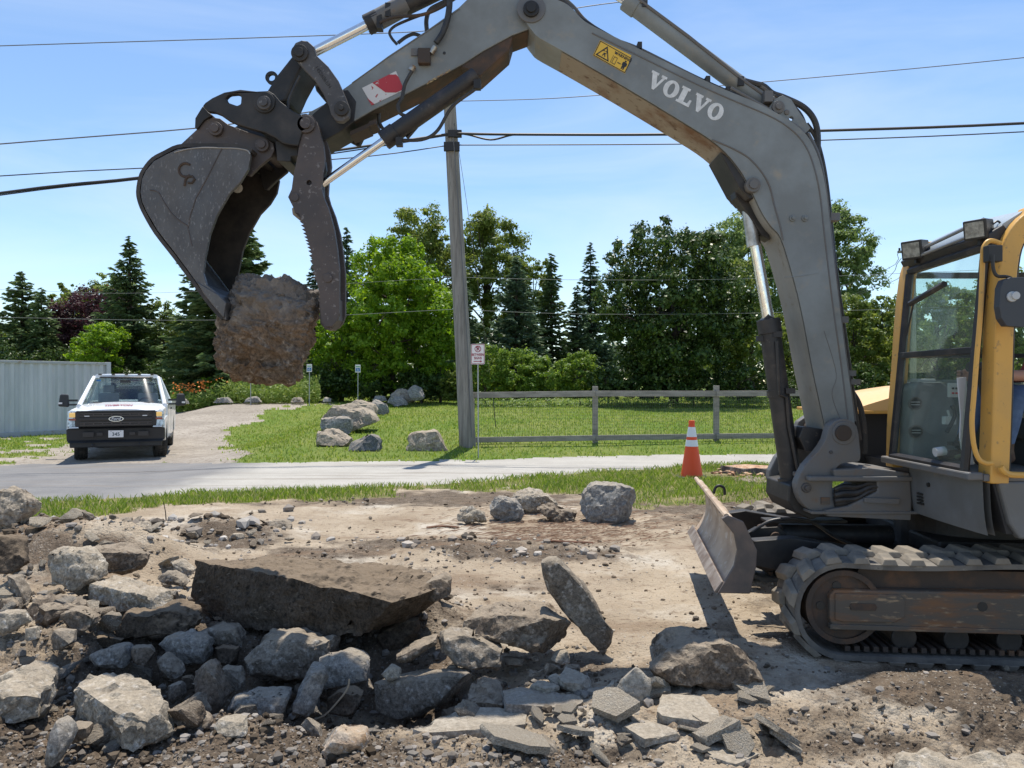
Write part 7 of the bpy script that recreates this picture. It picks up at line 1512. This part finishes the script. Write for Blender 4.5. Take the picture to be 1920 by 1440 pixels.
v2 = [v[k * 3 + 2] for k in range(n)]; v3 = [(x_ + (p[0] - x_) * .5 + .01 * math.sin(i * 9), y_ + (p[1] - y_) * .5, z_ + .115 + .02 * math.sin(i * 5.3)) for i, p in enumerate(v2)]
G().add(v2 + v3 + [(x_, y_, z_ + .09)], [(k, (k + 1) % n, n + (k + 1) % n, n + k) for k in range(n)] + [(n + k, n + (k + 1) % n, 2 * n) for k in range(n)]).out('cut_face', STW, sp0)
g = G(); rr0 = random.Random(2)
for k in range(60): a = rr0.uniform(2.6, 5.4); d = rr0.uniform(.2, .75); p = Vector((x_ - .2 + d * math.cos(a) * .7, y_ + d * math.sin(a) * .9, z_ + rr0.uniform(.0, .12) * (1 - d * .8) + .01)); s_ = rr0.uniform(.02, .06); M = Matrix.Translation(p) @ Matrix.Rotation(rr0.uniform(0, 6), 4, 'Z') @ Matrix.Rotation(rr0.uniform(-.7, .7), 4, 'X'); g.box((-s_, -s_ * .4, -.006), (s_, s_ * .4, .006), M)
g.out('wood_chips', STW, sp0)['kind'] = 'stuff'
# ------------------------------------------------------------ container
ct0 = Vector((-23.2 * 960 / F - 0, 23.2, -.14)); 
a = W(-420, 0, 20.2); ax, ay = WX(-420, 20.2), 20.2; ex, ey = WX(208, 27.9), 27.9
dv = Vector((ex - ax, ey - ay, 0)); Ln = dv.length; dv.normalize(); nv = Vector((dv.y, -dv.x, 0)) # towards the camera side
if nv.y > 0: nv = -nv
CT = mat('pale_grey_container_paint', (.50, .53, .56), .45, c2=(.41, .445, .47), sc=1.2, c3=(.5, .5, .48), sc3=6, lo3=.6, hi3=.72, stretch=(1, 1, .3)); CTF = mat('container_frame_paint', (.36, .38, .39), .5, c2=(.28, .24, .2), sc=6, lo=.55, hi=.7)
con_ = thing('shipping_container', (ax, ay, -.14), 'long pale grey corrugated shipping container behind the pickup', 'container')
def cpt(u, o, z): return Vector((ax, ay, -.14)) + dv * u - nv * o + Vector((0, 0, z))
u = .08; g = None; prof = []; k = 0
pitch = .30
while u < Ln - .2:
    g = G(); pr = [(u, .0), (u + .10, .0), (u + .135, .06), (u + .245, .06), (u + pitch, .0)]
    pts = [(q[0], q[1]) for q in pr]; v = []; f = []
    for (uu, oo) in pts: v += [cpt(uu, .04 + oo, .16), cpt(uu, .04 + oo, 2.50)]
    f = [(i * 2, i * 2 + 2, i * 2 + 3, i * 2 + 1) for i in range(len(pts) - 1)]
    if k == 0: me_first = None
    g.add(v, f).out('corrugated_panel', CT, con_); u += pitch; k += 1
def cb(u0, u1, o0, o1, z0, z1, nm, m, bev=.01): return G().hexa([cpt(u0, o0, z0), cpt(u1, o0, z0), cpt(u1, o1, z0), cpt(u0, o1, z0), cpt(u0, o0, z1), cpt(u1, o0, z1), cpt(u1, o1, z1), cpt(u0, o1, z1)]).out(nm, m, con_, bevel=bev)
cb(0, Ln, -.0, .10, 2.50, 2.59, 'top_rail', CTF); cb(0, Ln, 0, .10, 0.0, .16, 'bottom_rail', CTF); cb(Ln - .16, Ln, -.01, .15, .0, 2.6, 'corner_post', CT); cb(0, .16, -.01, .15, 0, 2.6, 'corner_post', CT)
cb(0, Ln, .1, 2.4, 2.52, 2.56, 'roof', CT); cb(Ln - .06, Ln, .15, 2.4, .1, 2.5, 'end_wall', CT); cb(0.02, .08, .15, 2.4, .1, 2.5, 'end_wall', CT); cb(0, Ln, 2.34, 2.4, .1, 2.52, 'rear_wall', CT)
# ------------------------------------------------------------ pickup truck
TR = thing('pickup_truck', (-10.09, 16.84, -.14), 'white pickup truck with headlights on, parked on the gravel by the container', 'pickup truck', rz=R(22))
TW = 2.03
WP = mat('white_car_paint', (.80, .81, .82), .3, coat=.6, spec=.5); TBK = mat('black_truck_plastic', (.022, .022, .024), .5); CHK = mat('dark_grille', (.035, .028, .026), .45)
TGL = glassmat('truck_glass', (.78, .84, .82), ior=1.75); TIRE = mat('tyre_rubber', (.028, .027, .026), .85, c2=(.08, .07, .06), sc=6, lo=.5, hi=.7); RIM = mat('wheel_steel', (.5, .5, .5), .4, .6)
def T(name, g, m, par=None, **k): return link(name, g.v, g.f, m, par or TR, **k)
cxm = TW / 2
def sec_loft(secs, close_ends=True):
    g = G(); v = []; n = len(secs[0])
    for s_ in secs: v += s_
    f = [(i * n + j, i * n + (j + 1) % n, (i + 1) * n + (j + 1) % n, (i + 1) * n + j) for i in range(len(secs) - 1) for j in range(n)]
    if close_ends: f += [tuple(range(n - 1, -1, -1)), tuple((len(secs) - 1) * n + j for j in range(n))]
    return g.add(v, f)
def bsec(y, hw, z0, z1, crown_=.04, sh=.10):
    return [(cxm - hw + .03, y, z0), (cxm - hw, y, z0 + .12), (cxm - hw, y, (z0 + z1) / 2 + .1), (cxm - hw + .02, y, z1 - sh), (cxm - hw + .12, y, z1 - .02), (cxm - hw * .45, y, z1 + crown_ * .7), (cxm, y, z1 + crown_), (cxm + hw * .45, y, z1 + crown_ * .7), (cxm + hw - .12, y, z1 - .02), (cxm + hw - .02, y, z1 - sh), (cxm + hw, y, (z0 + z1) / 2 + .1), (cxm + hw, y, z0 + .12), (cxm + hw - .03, y, z0)]
# hood and fenders (upper), body sides with arches cut as profile prisms
hood = sec_loft([bsec(.10, .93, .95, 1.17), bsec(.25, .97, .95, 1.21), bsec(.8, .985, .95, 1.26), bsec(1.45, .99, .95, 1.31)])
body = T('body', hood, WP, smooth=True)
def side_prof(x0, t, nm):
    def arch(cy, r, z=.42): return [(cy + r * math.cos(R(a)), z + r * math.sin(R(a))) for a in range(180, -1, -15)]
    p = [(.12, .62), (.14, .96), (1.4, 1.0), (1.4, 1.27), (3.05, 1.27), (3.05, 1.34), (5.85, 1.32), (5.88, .62), (5.7, .5)]
    p += [(q[0], q[1]) for q in reversed(arch(4.62, .46))] + [(4.1, .42), (1.55, .42)] + [(q[0], q[1]) for q in reversed(arch(1.02, .47))] + [(.5, .45)]
    return T(nm, G().prism([[(x0, y, z) for y, z in p]], (t, 0, 0)), WP, bevel=.015)
side_prof(0.0, .10, 'side_panel'); side_prof(TW - .10, .10, 'side_panel')
T('bed', G().box((.08, 3.1, .75), (TW - .08, 5.85, .82)).box((.08, 5.8, .6), (TW - .08, 5.88, 1.32)).box((.08, 3.1, .8), (TW - .08, 3.16, 1.33)), WP)
T('firewall', G().box((.1, 1.35, .5), (TW - .1, 1.45, 1.25)), TBK)
# cab greenhouse
z0, z1 = 1.27, 1.96
fl, flt = .12, .30
bot = [(.07, 1.42), (.02, 2.1), (.02, 3.02), (TW - .02, 3.02), (TW - .02, 2.1), (TW - .07, 1.42)]; topq = [(.27, 2.30), (.26, 2.45), (.28, 2.94), (TW - .28, 2.94), (TW - .26, 2.45), (TW - .27, 2.30)]
def tp3(u, w_, z): return (u, w_, z)
for i, j in ((0, 0), (2, 2), (3, 3), (5, 5)):
    a = Vector((bot[i][0], bot[i][1], z0)); b = Vector((topq[j][0], topq[j][1], z1)); T('cab_pillar', G().tube([a, b], [.055, .045], 8), WP, smooth=True)
rf_ = []; 
for q, zz in ((1.0, 1.94), (1.0, 1.99), (.93, 2.035), (.6, 2.05)):
    rf_.append([(cxm + (x - cxm) * q, 2.5 + (y - 2.5) * (q if q < 1 else 1.03), zz) for x, y in topq])
T('cab_roof', sec_loft(rf_), WP, smooth=True)
g = G()
for k in (-2, -1, 0, 1, 2): g.box((cxm + k * .30 - .035, 2.22, 2.02), (cxm + k * .30 + .035, 2.29, 2.055))
T('roof_lights', g, mat('smoked_marker_light', (.05, .04, .03), .3))
def quadp(a, b, c, d, nm, m, par, t=.006):
    a, b, c, d = map(Vector, (a, b, c, d)); n_ = (b - a).cross(d - a).normalized() * t
    return T(nm, G().hexa([a, b, c, d, a + n_, b + n_, c + n_, d + n_]), m, par)
v = []; nx, nz_ = 16, 6
for j in range(nz_ + 1):
    for i in range(nx + 1):
        u = i / nx * 2 - 1; q = j / nz_; hw = (cxm - .08) * (1 - q) + (cxm - .28) * q; x_ = cxm + u * hw
        v.append((x_, 1.33 + .84 * q + (2.18 - math.sqrt(2.18 ** 2 - (u * .92) ** 2)) - .0, z0 - .01 + (z1 - z0) * q))
ws = T('windscreen', G().add(v, [(j * (nx + 1) + i, j * (nx + 1) + i + 1, (j + 1) * (nx + 1) + i + 1, (j + 1) * (nx + 1) + i) for j in range(nz_) for i in range(nx)]), TGL, smooth=True)
T('screen_frame', G().tube([v[i] for i in range(nx + 1)], .02, 6).tube([(p[0], p[1], p[2] + .01) for p in v[-nx - 1:]], .022, 6), TBK)
quadp((.03, 1.55, z0), (.03, 2.98, z0), (.28, 2.92, z1), (.27, 2.2, z1), 'side_window', TGL, TR); quadp((TW - .03, 1.55, z0), (TW - .03, 2.98, z0), (TW - .28, 2.92, z1), (TW - .27, 2.2, z1), 'side_window', TGL, TR)
quadp((.1, 3.02, z0 + .05), (TW - .1, 3.02, z0 + .05), (TW - .3, 2.94, z1), (.3, 2.94, z1), 'rear_window', TGL, TR)
T('dashboard', G().box((.12, 1.5, 1.1), (TW - .12, 1.85, 1.26)), TBK, bevel=.03)
T('cab_floor', G().box((.1, 1.4, .5), (TW - .1, 3.0, .6)), TBK)
for x in (.55, TW - .55): 
    s_ = T('seat', G().box((x - .25, 2.3, .7), (x + .25, 2.8, .95)).box((x - .24, 2.72, .95), (x + .24, 2.86, 1.55)), CONS, bevel=.04); T('headrest', G().box((x - .13, 2.7, 1.57), (x + .13, 2.8, 1.76)), CONS, s_, bevel=.03)
T('steering_wheel', G().ring((TW - .55, 2.0, 1.28), (0, 1, -.5), .16, .19, .025), TBK)
T('rear_view_mirror', G().box((cxm - .12, 1.98, 1.82), (cxm + .12, 2.0, 1.89)), TBK)
T('windscreen_sticker', G().box((.36, 1.99, 1.86), (.46, 2.0, 1.90)), SGB)
[T('wiper', G().tube([(cxm + a, 1.33, 1.29), (cxm + b, 1.37, 1.34)], .014, 6), TBK) for a, b in ((-.1, -.65), (.1, .7))]; T('cowl', G().box((.15, 1.30, 1.245), (TW - .15, 1.44, 1.27)), TBK)
T('door_line', G().box((TW - .001, 1.62, .5), (TW + .002, 1.635, 1.27)).box((TW - .001, 2.98, .5), (TW + .002, 2.995, 1.27)), TBK)
T('door_handle', G().box((TW, 2.75, 1.12), (TW + .03, 2.92, 1.16)), TBK, bevel=.006)
T('running_board', G().box((TW - .08, 1.6, .40), (TW + .06, 3.0, .45)).box((-.06, 1.6, .40), (.08, 3.0, .45)), TBK)
T('fuel_door', G().box((TW - .002, 3.4, 1.0), (TW + .002, 3.6, 1.18)), WP)
for sx, x in ((-1, 0), (1, TW)):
    mrr = T('mirror', G().hexa([Vector(q) for q in ((x + sx * .18, 1.58, 1.22), (x + sx * .42, 1.62, 1.24), (x + sx * .42, 1.74, 1.24), (x + sx * .18, 1.72, 1.22), (x + sx * .20, 1.60, 1.54), (x + sx * .38, 1.64, 1.54), (x + sx * .38, 1.74, 1.54), (x + sx * .20, 1.72, 1.54))]), TBK, bevel=.035)
    T('mirror_arm', G().box((min(x, x + sx * .22), 1.62, 1.36), (max(x, x + sx * .22), 1.68, 1.41)).box((min(x, x + sx * .22), 1.62, 1.26), (max(x, x + sx * .22), 1.68, 1.30)), TBK, mrr)
    T('mirror_light', G().box((x + sx * .36 - .04, 1.57, 1.30), (x + sx * .36 + .04, 1.60, 1.34)), SGW, mrr)
# front: grille, lamps, bumper
gr = T('grille', G().box((.17, .06, .80), (TW - .17, .14, 1.15)), CHK, bevel=.015)
T('grille_surround', G().box((.20, .035, 1.135), (TW - .20, .1, 1.175)), TBK, gr, bevel=.01)
g = G()
for z in (.85, .90, 1.06, 1.11): g.box((.28, .03, z - .008), (TW - .28, .07, z + .008))
for z0_, z1_ in ((.85, .90), (1.06, 1.11)):
    for k in range(8): x = .36 + k * (TW - .72) / 7; g.box((x - .01, .03, z0_), (x + .01, .07, z1_))
T('grille_bars', g, mat('grille_bar_plastic', (.09, .07, .065), .4), gr)
T('centre_bar', G().box((.26, .02, .945), (TW - .26, .08, 1.02)), CHK, gr, bevel=.012)
for x in (.42, TW - .42): T('grille_light', G().box((x - .05, .018, 1.045), (x + .05, .03, 1.065)), SGW, gr)
ov = lambda rx, rz, Y: [(cxm + rx * math.cos(6.2832 * k / 28), Y, .985 + rz * math.sin(6.2832 * k / 28)) for k in range(28)]
em = T('oval_emblem', G().prism([ov(.155, .064, .0)], (0, .02, 0)), mat('emblem_chrome', (.8, .8, .8), .25, .7), gr); T('oval_field', G().prism([ov(.135, .05, -.003)], (0, .004, 0)), mat('emblem_field', (.02, .03, .06), .3), em)
v, f = text_geo('Ford', .095, .001, .001); link('emblem_script', [(cxm + q.x * 1.05 + q.y * .25, -.006 - q.z, .985 + q.y) for q in v], f, SGW, em)
v, f = text_geo('TIVERTON', .125, .001, .004); link('hood_lettering', [(cxm + q.x * 1.0, .36 - 0 + (q.y + .06) * 2.4, 1.274 + (q.y + .06) * .24 + q.z - .012 * abs(q.x) ** 2 * 4) for q in v], f, mat('maroon_lettering', (.26, .02, .05), .5), body)
AMB = bpy.data.materials.new('lit_amber_lamp'); AMB.use_nodes = True; b_ = AMB.node_tree.nodes['Principled BSDF']; b_.inputs['Base Color'].default_value = (.9, .6, .2, 1); b_.inputs['Emission Color'].default_value = (1, .55, .15, 1); b_.inputs['Emission Strength'].default_value = .25
LMP = mat('headlamp_glass', (.62, .66, .68), .15, .3, c2=(.3, .32, .33), sc=18, lo=.45, hi=.55)
for sx, x in ((-1, .02), (1, TW - .02)):
    xi = x - sx * (.20); hl = T('headlight', G().hexa([Vector(q) for q in ((min(x, xi), .06, .80), (max(x, xi), .06, .80), (max(x, xi), .3, .80), (min(x, xi), .3, .80), (min(x, xi), .09, 1.16), (max(x, xi), .09, 1.16), (max(x, xi), .34, 1.18), (min(x, xi), .34, 1.18))]), LMP, bevel=.02)
    xc = (x + xi) / 2
    T('turn_signal', G().box((xc - .06, .055, 1.03), (xc + .06, .10, 1.13)), AMB, hl, bevel=.006); T('amber_reflector', G().box((xc - .07, .05, .96), (xc + .07, .09, 1.0)), mat('reddish_reflector', (.35, .08, .05), .3), hl)
T('grille_step', G().box((.06, .02, .775), (.25, .10, .81)).box((TW - .25, .02, .775), (TW - .06, .10, .81)), WP, bevel=.01)
bm_ = T('front_bumper', G().prism([[(-.0, .1, .50), (.0, .06, .76), (.1, -.02, .78), (TW - .1, -.02, .78), (TW, .06, .76), (TW, .1, .50), (TW - .05, .02, .44), (.05, .02, .44)]], (0, .22, 0)), TBK, bevel=.02)
g = G().box((.34, -.03, .58), (.56, .0, .69)).box((TW - .56, -.03, .58), (TW - .34, .0, .69)).box((.62, -.03, .60), (.74, 0, .68)).box((TW - .74, -.03, .60), (TW - .62, 0, .68)); T('bumper_recess', g, CHK, bm_, bevel=.006)
T('air_dam', G().box((.06, .1, .33), (TW - .06, .2, .46)), TBK, bm_, bevel=.02)
T('tow_hook', G().ring((.52, .0, .38), (1, 0, 0), .025, .045, .03, 14).ring((TW - .55, .0, .38), (1, 0, 0), .025, .045, .03, 14), TBK, bm_)
T('axle', G().cyl((.2, 1.02, .38), (TW - .2, 1.02, .38), .06, n=12).cyl((cxm, 1.02, .30), (cxm, 1.02, .46), .13, n=12).cyl((.2, 4.62, .4), (TW - .2, 4.62, .4), .07, n=12).box((.5, .3, .42), (.6, 5.5, .55)).box((TW - .6, .3, .42), (TW - .5, 5.5, .55)), TBK)
pln = T('number_plate', G().box((cxm - .155, -.045, .56), (cxm + .155, -.03, .72)), SGW, bm_)
v, f = text_geo('345', .11, .001, .002); link('plate_number', [(cxm + q.x, -.048 - q.z, .63 + q.y) for q in v], f, mat('plate_ink', (.08, .1, .12), .5), pln)
T('plate_bolts', G().cyl((cxm - .1, -.05, .70), (cxm - .1, -.04, .70), .008, n=8).cyl((cxm + .1, -.05, .70), (cxm + .1, -.04, .70), .008, n=8), TBK, pln)
for (x, y, st_a) in ((.02, 1.02, 8), (TW - .30, 1.02, 8), (.02, 4.62, 0), (TW - .30, 4.62, 0)):
    M = Matrix.Translation((x + .14, y, .40)) @ Matrix.Rotation(R(st_a), 4, 'Z') @ Matrix.Translation((-x - .14, -y, -.40)); g = G()
    prof = [(.25, 0.02), (.385, 0.0), (.40, .02), (.40, .26), (.385, .28), (.25, .26)]; v = []; n = 36
    for k in range(n):
        a = 6.2832 * k / n
        for r_, xx in prof: v.append(M @ Vector((x + xx, y + r_ * math.cos(a), .40 + r_ * math.sin(a))))
    m6 = len(prof); f = [(k * m6 + j, k * m6 + (j + 1) % m6, ((k + 1) % n) * m6 + (j + 1) % m6, ((k + 1) % n) * m6 + j) for k in range(n) for j in range(m6)]
    wh = T('wheel', g.add(v, f), TIRE, smooth=True)
    g = G()
    for k in range(n):
        a = 6.2832 * k / n
        for q, xx in enumerate((.04, .11, .18)):
            c = Vector((x + xx + .02, y + .405 * math.cos(a + .08 * (q % 2)), .40 + .405 * math.sin(a + .08 * (q % 2)))); rr1 = Matrix.Translation(c) @ Matrix.Rotation(-a, 4, 'X').inverted(); g.box((-.025, -.008, -.022), (.025, .006, .022), M @ rr1)
    T('tread', g, TIRE, wh)
    ox = x + .24 if x > 1 else x - .0
    T('rim', G().cyl(M @ Vector((x + .08, y, .4)), M @ Vector((x + .22, y, .4)), .25, n=30).cyl(M @ Vector((ox + (.03 if x > 1 else -.01), y, .4)), M @ Vector((ox, y, .4)), .07, n=14), RIM, wh)
